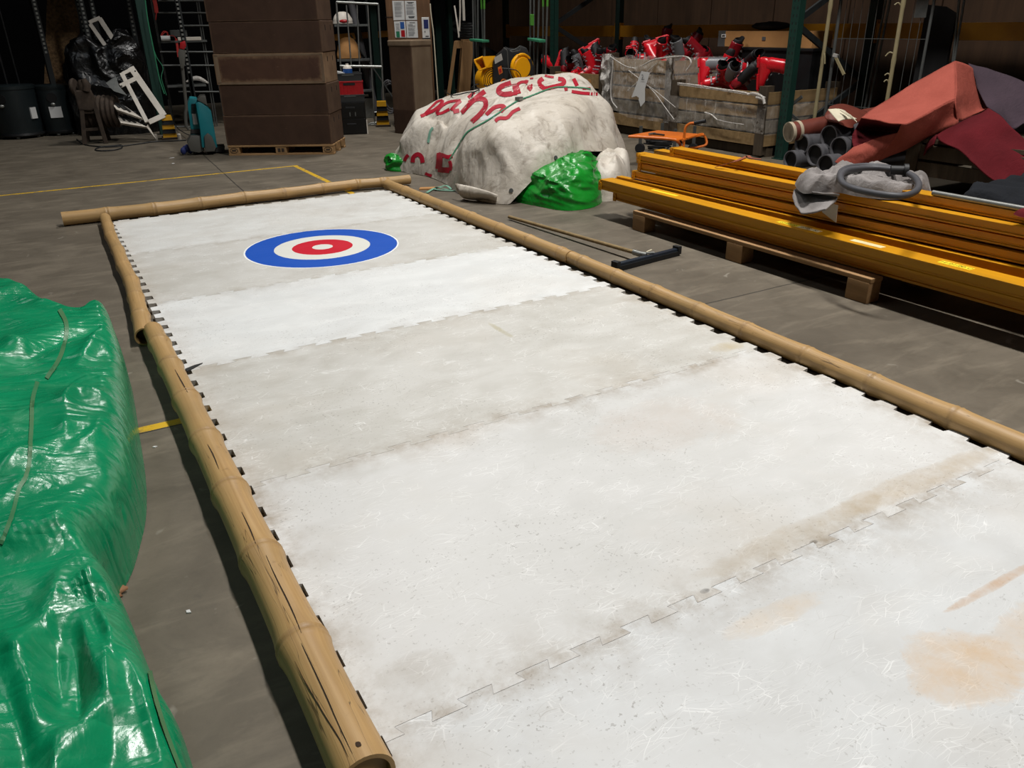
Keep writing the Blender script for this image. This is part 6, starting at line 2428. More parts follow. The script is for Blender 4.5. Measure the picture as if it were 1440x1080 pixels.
# green cord hanging along the green post
P = [aty(x, y, 5.3) for x, y in ((204, 0), (208, 30), (216, 70), (224, 110), (231, 132))]
p0 = P[0].copy(); b = MB(); b.tube([p - p0 for p in catmull(P, 30)], .008, 6)
P2 = [aty(x, y, 5.3) for x, y in ((213, 60), (220, 80), (229, 95), (227, 110), (234, 134))]
b.tube([p - p0 for p in catmull(P2, 30)], .005, 6)
tag(b.build('cord', M['strap_green'], loc=p0), 'green cord trailing down along the green post beside the shelf unit', 'cord')

# ------------------------------------------------------------------ patio heaters
def heater(px, py, r, h, lab, pole_px, plate_px):
    bs = at(px, py, 0)
    bs = bs + Vector((sin(-facing(bs)), cos(facing(bs)), 0)) * r
    fr = Frame(bs, facing(bs))
    o = fthing('patio_heater', lab, 'patio heater', fr, 'black patio heaters')
    b = MB(); b.lathe([(r * .93, .07), (r * .93, .12), (r * .95, .14), (r * .99, h - .10), (r * 1.0, h - .06), (r * 1.0, h - .05), (r * 1.03, h - .04), (r * 1.03, h), (r * .9, h + .012), (0, h + .02)], 36)
    b.build('tank_housing', M['heater'], o, smooth=40)
    b = MB(); b.lathe([(0, .03), (r * .98, .03), (r * 1.02, .045), (r * 1.0, .07), (0, .075)], 30); b.build('base_plate', M['black_plastic'], o, smooth=40)
    for k in range(6):
        a = k * pi / 3 + .3
        b = MB(); b.blob((cos(a) * r * .85, sin(a) * r * .85, .022), (.06, .06, .044), 8); b.build('foot', M['steel_dull'], o, smooth=60)
    for dx, rr in pole_px:
        b = MB(); b.tube([(dx, .02, h), (dx - .02, .06, 2.25)], rr, 10); b.build('pole', M['black_plastic'], o)
    b = MB(); b.lathe([(.0, 2.42), (.12, 2.38), (.22, 2.28), (.21, 2.27), (.1, 2.33), (.0, 2.34)], 30); b.build('reflector', M['steel_dull'], o, smooth=60)
    # knob hole, plate
    a1 = plate_px[0]
    b = MB()
    n = Vector((sin(a1), -cos(a1), 0)); t = Vector((cos(a1), sin(a1), 0))
    c = n * (r + .004) + Vector((0, 0, h * .48))
    w2, h2 = plate_px[1], .07
    b.hexa([c - t * w2 - Vector((0, 0, h2)), c + t * w2 - Vector((0, 0, h2)), c + t * w2 - Vector((0, 0, h2)) - n * .02, c - t * w2 - Vector((0, 0, h2)) - n * .02,
            c - t * w2 + Vector((0, 0, h2)), c + t * w2 + Vector((0, 0, h2)), c + t * w2 + Vector((0, 0, h2)) - n * .02, c - t * w2 + Vector((0, 0, h2)) - n * .02])
    b.build('rating_plate', M['paper'], o, smooth=0)
    b = MB()
    a2 = plate_px[2]; n = Vector((sin(a2), -cos(a2), 0))
    c = n * (r + .001) + Vector((0, 0, h * .77))
    b.lathe([(0, .002), (.062, .002), (.062, -.02), (0, -.02)], 24, c, n.to_track_quat('Z', 'Y').to_matrix()); b.build('hand_hole', M['black_matte'], o, smooth=30)
    b = MB(); c = n * (r + .015) + Vector((0, 0, h * .64)); b.blob(c, (.06, .03, .045), 8); b.build('chrome_latch', M['steel'], o, smooth=60)
    return o
heater(33, 196, .29, .66, 'larger black patio heater, nearest the edge of the photo', ((-.02, .016), (.12, .012)), (.75, .045, -.5))
heater(88, 191, .215, .64, 'smaller black patio heater with a white plate facing the aisle, next to the rusty winch', ((.02, .022),), (-.05, .075, -.1))

# ------------------------------------------------------------------ chipboard slab leaning behind the heaters
fr = Frame(at(92, 186, 0) + Vector((.0, .55, 0)), facing(at(92, 186, 0)))
b = MB(); outline(b, fr, [(56, 146), (62, 120), (64, 60), (66, 0), (64, -30), (106, -30), (107, 0), (112, 40), (116, 80), (128, 110), (128, 192), (64, 190)], 0, .05)
tag(b.build('chipboard_slab', M['bark'], smooth=0, loc=fr.b, rz=fr.rz), 'rough brown chipboard slab standing behind the black patio heaters', 'slab')

# ------------------------------------------------------------------ rusty machine
fr = Frame(at(132, 203, 0), facing(at(132, 203, 0)))
o = fthing('winch', 'rusty old iron winch with splayed legs and a ribbed drum, beside the black heater', 'winch', fr)
for (a, c) in (((113, 132), (119, 203)), ((128, 132), (149, 200))):
    b = MB(); p, q = fr.L(*a, .0), fr.L(*c, 0.0); q.z = .0
    b.bar(p, q, .05, .05); b.build('leg', M['rust'], o, smooth=0, bevel=.006)
for (a, c) in (((116, 136), (124, 198)), ((131, 136), (153, 192))):
    b = MB(); p, q = fr.L(*a, .35), fr.L(*c, .35); q.z = .0
    b.bar(p, q, .045, .045); b.build('leg', M['rust'], o, smooth=0, bevel=.006)
b = MB(); outline(b, fr, [(104, 131), (107, 127), (128, 127), (131, 133), (133, 153), (129, 156), (111, 155)], -.03, .35); b.build('head_block', M['rust'], o, smooth=0, bevel=.015)
b = MB()
P0 = [fr.L(x, y, .02) for x, y in ((117, 128), (116, 118), (114, 112))]
b.tube(P0, [.05, .06, .035], 10)
P0 = [fr.L(x, y, -.02) for x, y in ((121, 128), (122, 120), (117, 111))]
b.tube(P0, [.045, .05, .03], 10)
b.build('gear_cover', M['rust'], o, smooth=50)
b = MB(); c = fr.L(104, 122, .05); b.lathe([(0, -.02), (.09, -.02), (.1, 0), (.09, .02), (0, .02)], 20, c, Matrix.Rotation(pi / 2, 3, 'Y') @ Matrix.Rotation(.4, 3, 'X')); b.build('handwheel', M['rust'], o, smooth=40)
b = MB(); c = fr.L(143, 157, .22)
prof = []
for k in range(15):
    z = -.2 + .4 * k / 14
    prof.append((.20 if k % 2 else .185, z))
b.lathe([(0, -.2)] + prof + [(0, .2)], 26, c, Matrix.Rotation(pi / 2, 3, 'Y') @ Matrix.Rotation(.3, 3, 'X')); b.build('drum', M['rust'], o, smooth=40)
b = MB(); pxbox(b, fr, 112, 156, 134, 160, .0, .05); pxbox(b, fr, 116, 180, 146, 184, .02, .07); b.build('tie_bar', M['rust'], o, smooth=0, bevel=.004)

# ------------------------------------------------------------------ black plastic sheet over a pile, white frames and louvres leaning on it
c = at(178, 192, 0) + Vector((.0, .55, 0))
l4 = [(c.x + a, c.y + d) for a, d in ((-.55, .1), (-.4, -.2), (0, -.32), (.35, -.28), (.55, .0), (.5, .4), (.1, .55), (-.35, .45))]
def z_bk(x, y, e, s, k):
    wv = Vector((noise.noise(Vector((x * 2, y * 2, 1))), noise.noise(Vector((x * 2, y * 2, 5))), 0)) * .5
    r = ridge(Vector((x * 3.5, y * 3.5, .7)) + wv)
    return max(.002, (1.2 + .12 * (x - c.x)) * k + (.10 * r) * min(1, e * 2))
def xy_bk(q, z, e, s):
    d = Vector((q.x - c.x, q.y - c.y)).normalized()
    return q + d * ridge(Vector((s * 10, z * 5, 1.2))) * .07 * min(1, e * 3)
vs, fs = heap(l4, (c.x, c.y), 150, 60, z_bk, side=.3, out=.06, xyfun=xy_bk)
b = MB(); b.add([v - Vector((c.x, c.y, 0)) for v in vs], fs)
tag(b.build('plastic_sheet', M['black_film'], smooth=50, loc=(c.x, c.y, 0)), 'crumpled shiny black plastic sheet over a pile behind the white metal frames', 'plastic sheet')

fr = Frame(at(205, 199, 0) + Vector((0, -.02, 0)), facing(at(205, 199, 0)))
def flat_frame(lab, pts, bars, d0, d1, w=.055, group=None):
    """a leaning metal frame: bars given as pairs of traced points"""
    zlow = min(fr.L(*p, d0).z for p in pts)
    o = fthing('ladder_section', lab, 'ladder', fr, group)
    ys = [p[1] for p in pts]
    y0, y1 = min(ys), max(ys)
    def dep(y): return d0 + (d1 - d0) * (y1 - y) / (y1 - y0)
    for (a, c, ww) in bars:
        b = MB(); b.bar(fr.L(*a, dep(a[1])), fr.L(*c, dep(c[1])), ww, .03, up=(0, -1, .2)); b.build('bar', M['white_paint'], o, smooth=0, bevel=.003)
    return o
o = flat_frame('white metal ladder frame leaning over the black sheet, its lower corner by the striped guard', [(168, 98), (232, 170)], [
    ((184, 95), (231, 163), .075), ((171, 103), (207, 172), .05), ((169, 121), (194, 109), .05), ((209, 172), (231, 162), .06), ((172, 104), (186, 97), .04)], -.02, .35)
for a in ((171, 121), (190, 100)):
    b = MB(); b.blob(fr.L(*a, .2), (.02, .02, .02), 6); b.build('bolt', M['black_plastic'], o)
o2 = flat_frame('short white metal frame high against the slotted posts, above the black sheet', [(123, 25), (158, 58)], [
    ((125, 32), (141, 25), .045), ((127, 34), (159, 80), .05), ((140, 26), (174, 78), .06), ((142, 25), (175, 77), .02)], 1.15, 1.3)
def louvre(lab, pts, d0, d1):
    o = fthing('louvre_panel', lab, 'louvre panel', fr, 'white louvre panels leaning by the rusty winch')
    P = [fr.L(x, y, d0 + (d1 - d0) * i) for (x, y), i in zip(pts, (1, .6, 0, .2))]
    n = Vector((.0, -.012, .012))
    b = MB(); b.hexa([p - n for p in P] + [p + n for p in P]); b.build('panel', M['white_paint'], o, smooth=0, bevel=.003)
    b = MB()
    for k in (.25, .5, .75):
        a, c = P[0].lerp(P[1], k), P[3].lerp(P[2], k)
        b.bar(a + n * 1.3, a.lerp(c, .62) + n * 1.3, .025, .012)
    b.build('slots', M['dark_grey'], o, smooth=0)
louvre('upper white louvre panel leaning under the white ladder frame', [(155, 143), (176, 150), (201, 168), (164, 155)], -.02, .25)
louvre('lower white louvre panel leaning nearest the floor under the white ladder frame', [(164, 162), (184, 168), (208, 180), (170, 174)], -.05, .22)
o = fthing('metal_sheet', 'bent grey metal sheet behind the white ladder frame', 'metal sheet', fr)
P = [fr.L(x, y, d) for x, y, d in ((149, 117, .2), (163, 108, .3), (168, 122, .2), (178, 134, .1), (160, 128, .1))]
b = MB(); n = Vector((0, .012, .006)); k = len(P)
b.add(P + [p + n for p in P], [tuple(range(k)), tuple(reversed(range(k, 2 * k)))] + [(i, (i + 1) % k, k + (i + 1) % k, k + i) for i in range(k)])
b.build('sheet', M['steel_dull'], o, smooth=0)
P = [fr.L(x, y, d) for x, y, d in ((206, 178, -.08), (219, 184, -.12), (216, 181, -.05), (208, 174, .0))]
for p_ in P[1:3]: p_.z = .012
o = fthing('metal_offcut', 'pale metal offcut at the foot of the white ladder frame', 'metal strip', fr)
b = MB(); b.add(P + [p + Vector((0, 0, -.012)) for p in P], [(0, 1, 2, 3), (7, 6, 5, 4), (0, 1, 5, 4), (1, 2, 6, 5), (2, 3, 7, 6), (3, 0, 4, 7)]); b.build('strip', M['white_paint'], o, smooth=0)

# ------------------------------------------------------------------ striped post guards
def guard(px0, px1, pyb, pyt, lab, taper=.12):
    bs = at((px0 + px1) / 2, pyb, 0)
    fr = Frame(bs, facing(bs))
    o = fthing('post_guard', lab, 'post guard', fr, 'hazard-striped post guards')
    w_ = fr.L(px1, pyb, 0).x - fr.L(px0, pyb, 0).x
    h = fr.L((px0 + px1) / 2, pyt, 0).z
    n = 5
    for k in range(n):
        z0, z1 = .02 + (h - .02) * k / n, .02 + (h - .02) * (k + 1) / n
        wa, wb_ = w_ * (1 - .30 * k / n), w_ * (1 - .30 * (k + 1) / n)
        b = MB(); b.hexa([Vector(v) for v in ((-wa / 2, 0, z0), (wa / 2, 0, z0), (wa / 2, .18, z0), (-wa / 2, .18, z0), (-wb_ / 2, .01, z1), (wb_ / 2, .01, z1), (wb_ / 2, .17, z1), (-wb_ / 2, .17, z1))])
        b.build('stripe', M['stripe_y'] if k % 2 == 0 else M['black_plastic'], o, smooth=0)
    b = MB(); b.box((0, .09, .012), (w_ * 1.2, .26, .024)); b.build('foot_plate', M['rust'], o, smooth=0, bevel=.003)
    return o
guard(230, 250, 196, 163, 'yellow and black striped post guard between the white frame and the pallet truck')
guard(530, 548, 178, 143, 'yellow and black striped post guard behind the steel gate')
for px, lab in ((220, 'white floor peg nearer the louvre panels'), (253, 'white floor peg nearer the pallet truck')):
    p = at(px, 197, 0)
    b = MB(); b.lathe([(.022, 0), (.022, .07), (.012, .08), (0, .08)], 14)
    tag(b.build('peg', M['white_paint'], loc=p), lab, 'peg')
# black cable along the floor
P = [at(x, y, .008) for x, y in ((108, 196), (118, 203), (140, 206), (158, 205), (170, 204), (171, 208), (160, 211), (140, 212), (134, 210), (142, 207), (165, 206), (190, 203), (220, 199), (245, 198), (262, 197))]
p0 = P[0].copy(); b = MB(); b.tube([p - p0 for p in catmull(P, 120)], .008, 8)
tag(b.build('floor_cable', M['rubber'], loc=p0), 'black cable looping over the floor in front of the winch and louvre panels', 'cable')
P = [fr.W(*fr.L(x, y, .1)) for x, y in ((236, 140), (240, 160), (248, 178), (258, 186), (266, 190))]
p0 = P[0].copy(); b = MB(); b.tube([p - p0 for p in catmull(P, 30)], .006, 6)
tag(b.build('charger_cable', M['rubber'], loc=p0), 'thin dark cable hanging down to the teal pallet truck', 'cable')

# ------------------------------------------------------------------ steel gate, bins and drawers right of the brown stack
fg = Frame(at(530, 176, 0), facing(at(530, 176, 0)))
o = fthing('steel_gate', 'tall galvanised tube gate of a roll container between the brown stack and the brown case', 'gate', fg)
def gt(px, r=.013, d=0.0):
    P = [fg.L(x, y, d) for x, y in px]
    for p in P: p.z = max(p.z, .012)
    b = MB(); b.tube(P, r, 10)
    return b.build('tube', M['steel'], o)
gt([(473, 3), (479, 93)]); gt([(479, 93), (484, 174)])
gt([(532, 6), (537, 93), (541, 172)])
gt([(473, 3), (502, 4.5), (532, 6)], .016)
for a, c, e in ((487, 494, 93), (502, 509, 172), (517, 527, 174)):
    gt([(a, 7), (c, e)], .010)
gt([(478, 93), (537, 94)], .018)
gt([(518, 176), (522, 173), (541, 172), (539, 176), (519, 177.5)], .011)
gt([(526, 158), (544, 158)], .010); gt([(531, 158), (536, 173)], .008)
# shelf unit behind the gate
f2 = Frame(at(505, 172, 0) + Vector((.05, .45, 0)), facing(at(505, 172, 0)))
o = fthing('shelf_rack', 'narrow shelf behind the steel gate holding bags', 'shelf', f2)
for y, x0, x1 in ((35, 470, 518), (84, 474, 520), (127, 505, 525)):
    b = MB(); p, q = f2.L(x0, y, 0), f2.L(x1, y, 0); b.box(((p.x + q.x) / 2, .2, p.z - .012), (q.x - p.x, .42, .03)); b.build('shelf_board', M['steel_dull'], o, smooth=0, bevel=.003)
for px in (471, 522):
    b = MB(); p = f2.L(px, 84, .42); b.box((p.x, .42, .9), (.035, .035, 1.8)); b.build('post', M['rack_black'], o, smooth=0)
def sackat(fr, px0, py0, px1, py1, d, mat, name, lab, cat, seed=0):
    a, c = fr.L(px0, py1, d), fr.L(px1, py0, d)
    w_, h = c.x - a.x, c.z - a.z
    b = MB()
    def f(u, v):
        t = 2 * pi * u; z = v
        r = (1 - .55 * z ** 2.2) * (1 + .06 * noise.noise(Vector((cos(t) * 2 + seed, sin(t) * 2, z * 4))))
        if v >= 1: r *= .5
        return Vector((cos(t) * w_ / 2 * r, sin(t) * .12 * r, h * z))
    b.grid(f, 30, 14, cu=True)
    w0 = fr.W((a.x + c.x) / 2, d + .1, a.z)
    return tag(b.build(name, M[mat], smooth=60, loc=w0, rz=fr.rz), lab, cat)
sackat(f2, 474, 52, 505, 82.5, .06, 'card', 'paper_bag', 'brown paper bag on the middle shelf behind the steel gate', 'bag', 1)
sackat(f2, 468, 16, 495, 33.5, .06, 'white_paint', 'bag', 'white bag with red ends on the top shelf behind the steel gate', 'bag', 5)
p0 = f2.W(*f2.L(484, 32, .0)); b = MB(); b.blob((0, 0, .02), (.14, .06, .05), 8); tag(b.build('red_pouch', M['red'], loc=p0, smooth=60, rz=f2.rz), 'small red pouch in front of the white bag behind the steel gate', 'pouch')
# grey long tube leaning behind the gate
P = [f2.W(*f2.L(x, y, .35)) for x, y in ((494, 6), (505, 55), (516, 100), (526, 150))]
d = (P[-1] - P[0]); t_ = P[-1].z / max(-d.z / d.length, .01)
e = P[0] + d * (P[0].z / -d.z); e.z = 0.06
p0 = e.copy(); b = MB(); b.tube([P[0] - p0 - d * .2, Vector((0, 0, 0))], .055, 14)
tag(b.build('cardboard_tube', M['pvc'], loc=p0), 'grey tube leaning diagonally behind the steel gate', 'tube')
P = [f2.W(*f2.L(x, y, .25)) for x, y in ((493, 49), (512, 80), (531, 106))]
d = P[-1] - P[0]; e = P[0] + d * (P[0].z / -d.z); e.z = .015
p0 = e.copy(); b = MB(); b.tube([P[0] - p0, Vector((0, 0, 0))], .012, 8)
tag(b.build('rod', M['steel_dull'], loc=p0), 'thin grey rod leaning beside the tube behind the steel gate', 'rod')
# grey box on the floor behind the gate, hoses
fq = Frame(at(512, 172, 0) + Vector((.25, .5, 0)), f2.rz)
def stand(fr, px, d0, d1, name, lab, cat, mat, z0=None, bev=.008, parts=None, group=None):
    m = MB(); c, s_ = pxbox(m, fr, *px, d0, d1)
    zb2 = c.z - s_.z / 2 if z0 is None else z0
    w0 = fr.W(c.x, c.y, zb2)
    o = thing(name, lab, cat, w0, fr.rz, group)
    h = c.z + s_.z / 2 - zb2
    b = MB(); b.box((0, 0, h / 2), (s_.x, s_.y, h)); b.build('body', M[mat], o, smooth=0, bevel=bev)
    return o, s_.x, s_.y, h
stand(fq, (510, 138, 526, 174), 0, .3, 'metal_box', 'light grey metal box on the floor behind the steel gate', 'box', 'steel', 0.0)
# drawers and bins (front of the gate)
fd = Frame(at(500, 189, 0), facing(at(500, 189, 0)) + .04)
o, w_, d_, h = stand(fd, (479, 143, 515, 189), 0, .38, 'drawer_unit', 'black plastic drawer unit under the red bin, beside the stack of brown boxes', 'drawer unit', 'black_gloss', 0.0)
for k in range(2):
    zc = h * (.25 + .5 * k)
    b = MB(); b.box((0, -d_ / 2 - .006, zc), (w_ - .03, .014, h * .46)); dr = b.build('drawer', M['black_gloss'], o, smooth=0, bevel=.006)
    b = MB(); b.box((-.03, -d_ / 2 - .018, zc + .03), (.12, .014, .02)); b.build('handle', M['black_plastic'], dr, smooth=0, bevel=.004)
    if k == 1:
        b = MB()
        for sx in (-.04, .03): b.box((sx, -d_ / 2 - .016, zc - .05), (.012, .004, .05))
        b.build('clip', M['steel_dull'], dr, smooth=0)
b = MB(); b.box((w_ / 2 + .02, -d_ / 2 + .02, .09), (.012, .012, .18))
o2 = b.build('peg', M['white_paint'], smooth=0, loc=fd.W(fd.L(517, 185, 0).x + .0, 0, 0), rz=fd.rz)
o2.data.transform(Matrix.Translation((-w_ / 2 - .02, d_ / 2 - .02, 0)))
tag(o2, 'short white stick standing at the corner of the black drawer unit', 'peg')
prev = h
for (px, mat, name, lab, rim) in (((477, 133, 512, 143), 'dark_grey', 'plastic_bin', 'dark grey plastic bin directly on the black drawer unit', 'dark_grey'),
                                  ((477, 114, 510, 133), 'red', 'plastic_bin', 'red plastic bin between two dark grey bins', 'red'),
                                  ((475, 103, 508, 114), 'dark_grey', 'plastic_bin', 'dark grey plastic bin on top of the red one, holding a bottle', 'dark_grey')):
    m = MB(); c, s_ = pxbox(m, fd, *px, .01, .36)
    w0 = fd.W(c.x, c.y, prev)
    hh = c.z + s_.z / 2 - prev
    o = thing(name, lab, 'bin', w0, fd.rz, 'plastic bins stacked on the drawer unit')
    b = MB()
    for cx, cy, sx, sy in ((0, -s_.y / 2, s_.x, .012), (0, s_.y / 2, s_.x, .012), (-s_.x / 2, 0, .012, s_.y), (s_.x / 2, 0, .012, s_.y)):
        b.box((cx, cy, hh / 2), (sx, sy, hh))
    b.box((0, 0, .008), (s_.x, s_.y, .016)); b.build('body', M[mat], o, smooth=0)
    b = MB()
    for cx, cy, sx, sy in ((0, -s_.y / 2, s_.x + .02, .025), (0, s_.y / 2, s_.x + .02, .025), (-s_.x / 2, 0, .025, s_.y), (s_.x / 2, 0, .025, s_.y)):
        b.box((cx, cy, hh - .009), (sx, sy, .018))
    b.build('rim', M[rim], o, smooth=0, bevel=.003)
    b = MB(); b.box((-.02, -s_.y / 2 - .008, hh * .78), (.15, .01, hh * .16)); b.build('grip_slot', M['black_plastic'] if mat == 'red' else M['steel_dull'], o, smooth=0)
    if mat == 'red':
        b = MB()
        for k in range(7): b.box((-s_.x / 2 + s_.x * (k + .5) / 7, -s_.y / 2 - .008, hh * .38), (.008, .008, hh * .6))
        b.build('ribs', M['red'], o, smooth=0)
    prev += hh
# bottle lying in the top bin
m = MB(); c, s_ = pxbox(m, fd, 482, 95, 496, 103, .1, .25)
w0 = fd.W(c.x, c.y, prev - .02)
o = thing('bottle', 'white bottle with a blue label standing in the top grey bin beside the brown stack', 'bottle', w0, fd.rz)
b = MB(); b.lathe([(.055, 0), (.06, .01), (.06, .07), (.045, .1), (.02, .115), (.02, .13), (0, .13)], 20); b.build('body', M['white_paint'], o, smooth=40)
b = MB(); b.lathe([(.0612, .012), (.0612, .068)], 20); b.build('label', M['blue'], o, smooth=40)
o = thing('sheaf_of_papers', 'white papers sticking out of the top grey bin beside the brown stack', 'papers', fd.W(fd.L(479, 99, .15).x, .2, prev - .07), fd.rz)
b = MB(); b.box((0, 0, .07), (.09, .2, .02), ry=.2); b.build('sheets', M['paper'], o, smooth=0)
# coiled hoses in the dark behind the brown case
p = f2.W(*f2.L(546, 125, .6)); 
b = MB()
for k in range(3):
    P = [Vector((.02 * k + .11 * cos(t * pi / 14), .04 * k, .26 + (.25 - .03 * k) * sin(t * pi / 14))) for t in range(28)]
    b.tube(P, .014, 8, closed=True)
tag(b.build('hose_coil', M['pvc'], loc=(p.x, p.y, 0.0), rz=f2.rz), 'grey hose coil hanging in the dark between the gate and the brown case', 'hose')

# ------------------------------------------------------------------ tall brown case with a carton behind it
cz = 1.13
ccx = at(588, 205, 0)
base = Vector((3.92, 3.30, 0))
ang = facing(base) + radians(-47)
fc = Frame(base, ang)
# square plan with its near edge towards the aisle
pL, pM, pR = None, None, None
s1, s2 = .40, .36
o = thing('brown_case', 'tall brown fibreboard case standing by itself behind the white bundle, lit side painted paler', 'case', base, facing(base) + radians(45))
b = MB(); b.box((s2 / 2, s1 / 2, cz / 2), (s2, s1, cz)); b.build('body', M['brown_box'], o, smooth=0, bevel=.012)
b = MB(); b.box((s2 / 2, -.0015, cz / 2 - .03), (s2 - .02, .003, cz - .1)); b.build('lit_side', M['brown_grey'], o, smooth=0, bevel=.001)  # paler coat paints in the light falling on this side
b = MB(); b.box((s2 / 2, s1 / 2, cz - .03), (s2 + .02, s1 + .02, .07)); b.build('lid', M['brown_grey'], o, smooth=0, bevel=.015)
# carton behind with taped papers
fk = Frame(Vector((4.42, 4.15, 0)), facing(Vector((4.42, 4.15, 0))))
a, c = fk.L(544, 30, 0), fk.L(606, 30, 0)
o = fthing('carton', 'tall brown board carton with four papers taped to it, behind the brown case', 'carton', fk)
b = MB(); b.box(((a.x + c.x) / 2, .15, .85), (c.x - a.x, .3, 1.7)); b.build('box', M['carton_brown'], o, smooth=0, bevel=.006)
b = MB(); p = fk.L(549, 24, -.004); b.box((p.x - .02, -.002, p.z), (.10, .004, .008)); b.build('seam', M['black_matte'], o, smooth=0)
def sheet_px(px, d=-.006):
    P = [fk.L(x, y, d) for x, y in px]
    b = MB(); n = Vector((0, .0015, 0))
    b.hexa([P[3], P[2], P[2] + n, P[3] + n, P[0], P[1], P[1] + n, P[0] + n])
    return P, b.build('paper_sheet', M['paper'], o, smooth=0)
def lines_on(P, par, spec, name='print', mat='ink_pale'):
    b = MB()
    for (u0, u1, v, hgt) in spec:
        q0 = P[0].lerp(P[1], u0).lerp(P[3].lerp(P[2], u0), v)
        q1 = P[0].lerp(P[1], u1).lerp(P[3].lerp(P[2], u1), v)
        b.bar(q0 + Vector((0, -.0012, 0)), q1 + Vector((0, -.0012, 0)), .0006, hgt)
    return b.build(name, M[mat], par, smooth=0)
rl = random.Random(3)
P, s_ = sheet_px([(551.5, 1), (568, 1), (569.5, 28), (553.5, 28.5)])
lines_on(P, s_, [(.15, .85 - .2 * rl.random(), .08 + .032 * k, .004) for k in range(24) if k not in (6, 14, 20)])
P, s_ = sheet_px([(569, 1), (585, 1), (586.5, 28), (570.5, 28)])
lines_on(P, s_, [(.1, .9 - .25 * rl.random(), .2 + .034 * k, .004) for k in range(16) if k not in (3, 8)])
lines_on(P, s_, [(.2, .8, .09, .009), (.3, .65, .13, .007), (.25, .8, .83, .012), (.3, .75, .88, .012)], 'heading', 'ink')
P, s_ = sheet_px([(554, 30), (570, 29.5), (571.5, 53), (556, 53)])
lines_on(P, s_, [(.12, .45, .14 + .06 * k, .004) for k in range(9)])
def block(P, u0, u1, v0, v1, mat, par):
    def q(u, v): return P[0].lerp(P[1], u).lerp(P[3].lerp(P[2], u), v) + Vector((0, -.001, 0))
    b = MB(); n = Vector((0, -.001, 0)); r_ = [q(u0, v1), q(u1, v1), q(u1, v0), q(u0, v0)]
    b.hexa([r_[0], r_[1], r_[1] + n, r_[0] + n, r_[3], r_[2], r_[2] + n, r_[3] + n]); return b.build('colour_block', M[mat], par, smooth=0)
block(P, .52, .88, .05, .46, 'blue', s_); block(P, .55, .9, .55, .95, 'red', s_); block(P, .1, .42, .62, .98, 'green_print', s_)
P, s_ = sheet_px([(571, 29.5), (586.5, 29.5), (588, 53), (572.5, 53)])
lines_on(P, s_, [(.15, .85 - .3 * rl.random(), .2 + .04 * k, .004) for k in range(18) if k not in (4, 10)])
lines_on(P, s_, [(.3, .8, .1, .008)], 'heading', 'ink')
# tin standing on the case
q = Vector((4.12, 3.62, cz + .006))
ff = Frame(q, facing(q))
a, c = ff.L(593.5, 40, 0), ff.L(604, 40, 0)
hh = ff.L(599, 25.5, 0).z
tw = c.x - a.x
tn = thing('tin', 'white and blue tin standing on the brown case, beside the taped papers', 'tin', ff.W((a.x + c.x) / 2, 0, 0), ff.rz)
b = MB(); b.box((0, .035, .008), (tw + .012, .085, .016)); b.build('base', M['black_plastic'], tn, smooth=0)
b = MB(); b.box((0, .035, hh / 2 + .01), (tw, .07, hh)); b.build('body', M['paper'], tn, smooth=0, bevel=.006)
b = MB(); b.box((.006, -.0015, hh * .72), (tw * .62, .003, hh * .42)); b.build('blue_label', M['navy'], tn, smooth=0)
b = MB(); b.box((-.012, -.0015, hh * .36), (.012, .003, .018)); b.box((.012, -.0015, hh * .14), (.04, .003, .014)); b.build('small_print', M['ink'], tn, smooth=0)
P = [ff.W(*ff.L(x, y, .42)) for x, y in ((605, 5), (606, 18), (608, 34), (610, 51), (612, 80))]
P.append(Vector((P[-1].x + .02, P[-1].y, .012)))
p0 = P[-1].copy(); b = MB(); b.tube([p - p0 for p in catmull(P, 16)], .008, 6)
tag(b.build('rope', M['cream'], loc=p0), 'pale rope hanging down beside the tin on the brown case', 'rope')

# ------------------------------------------------------------------ wooden trestle, black trays, white straps
fw = Frame(Vector((4.55, 4.75, 0)), facing(Vector((4.55, 4.75, 0))))
o = fthing('wooden_trestle', 'narrow wooden trestle standing on end beside the pole bundle, black trays on top', 'trestle', fw)
def wb_(pa, pb, d, w_, t_, name):
    p, q = fw.L(*pa, d), fw.L(*pb, d)
    if q.z < .25:
        q = p + (q - p) * (p.z / (p.z - q.z))
    b = MB(); b.bar(p, q, w_, t_, up=(0, 1, 0)); return b.build(name, M['wood_light'], o, smooth=0, bevel=.004)
def ext(pa, pb): return pa, (pb[0] + (pb[0] - pa[0]) * .6, pb[1] + (pb[1] - pa[1]) * .6)
wb_(*ext((641, 58), (632, 124)), 0, .05, .05, 'leg')
wb_(*ext((650, 60), (645, 124)), .16, .04, .04, 'leg')
p, q = fw.L(658, 58, .02), fw.L(653, 124, .02)
q = p + (q - p) * (p.z / (p.z - q.z))
b = MB(); b.bar(p, q, .16, .22, up=(0, 1, 0)); b.build('side_panel', M['wood_light'], o, smooth=0, bevel=.004)
b = MB(); pxbox(b, fw, 640, 57, 662, 68, -.02, .05); b.build('top_rail', M['wood_light'], o, smooth=0, bevel=.004)
b = MB(); pxbox(b, fw, 648, 55.5, 664, 58, -.02, .24); b.build('cap', M['wood_light'], o, smooth=0, bevel=.004)
zt_ = fw.L(655, 55.5, 0).z
a, c = fw.L(646, 45, .02), fw.L(665, 45, .02)
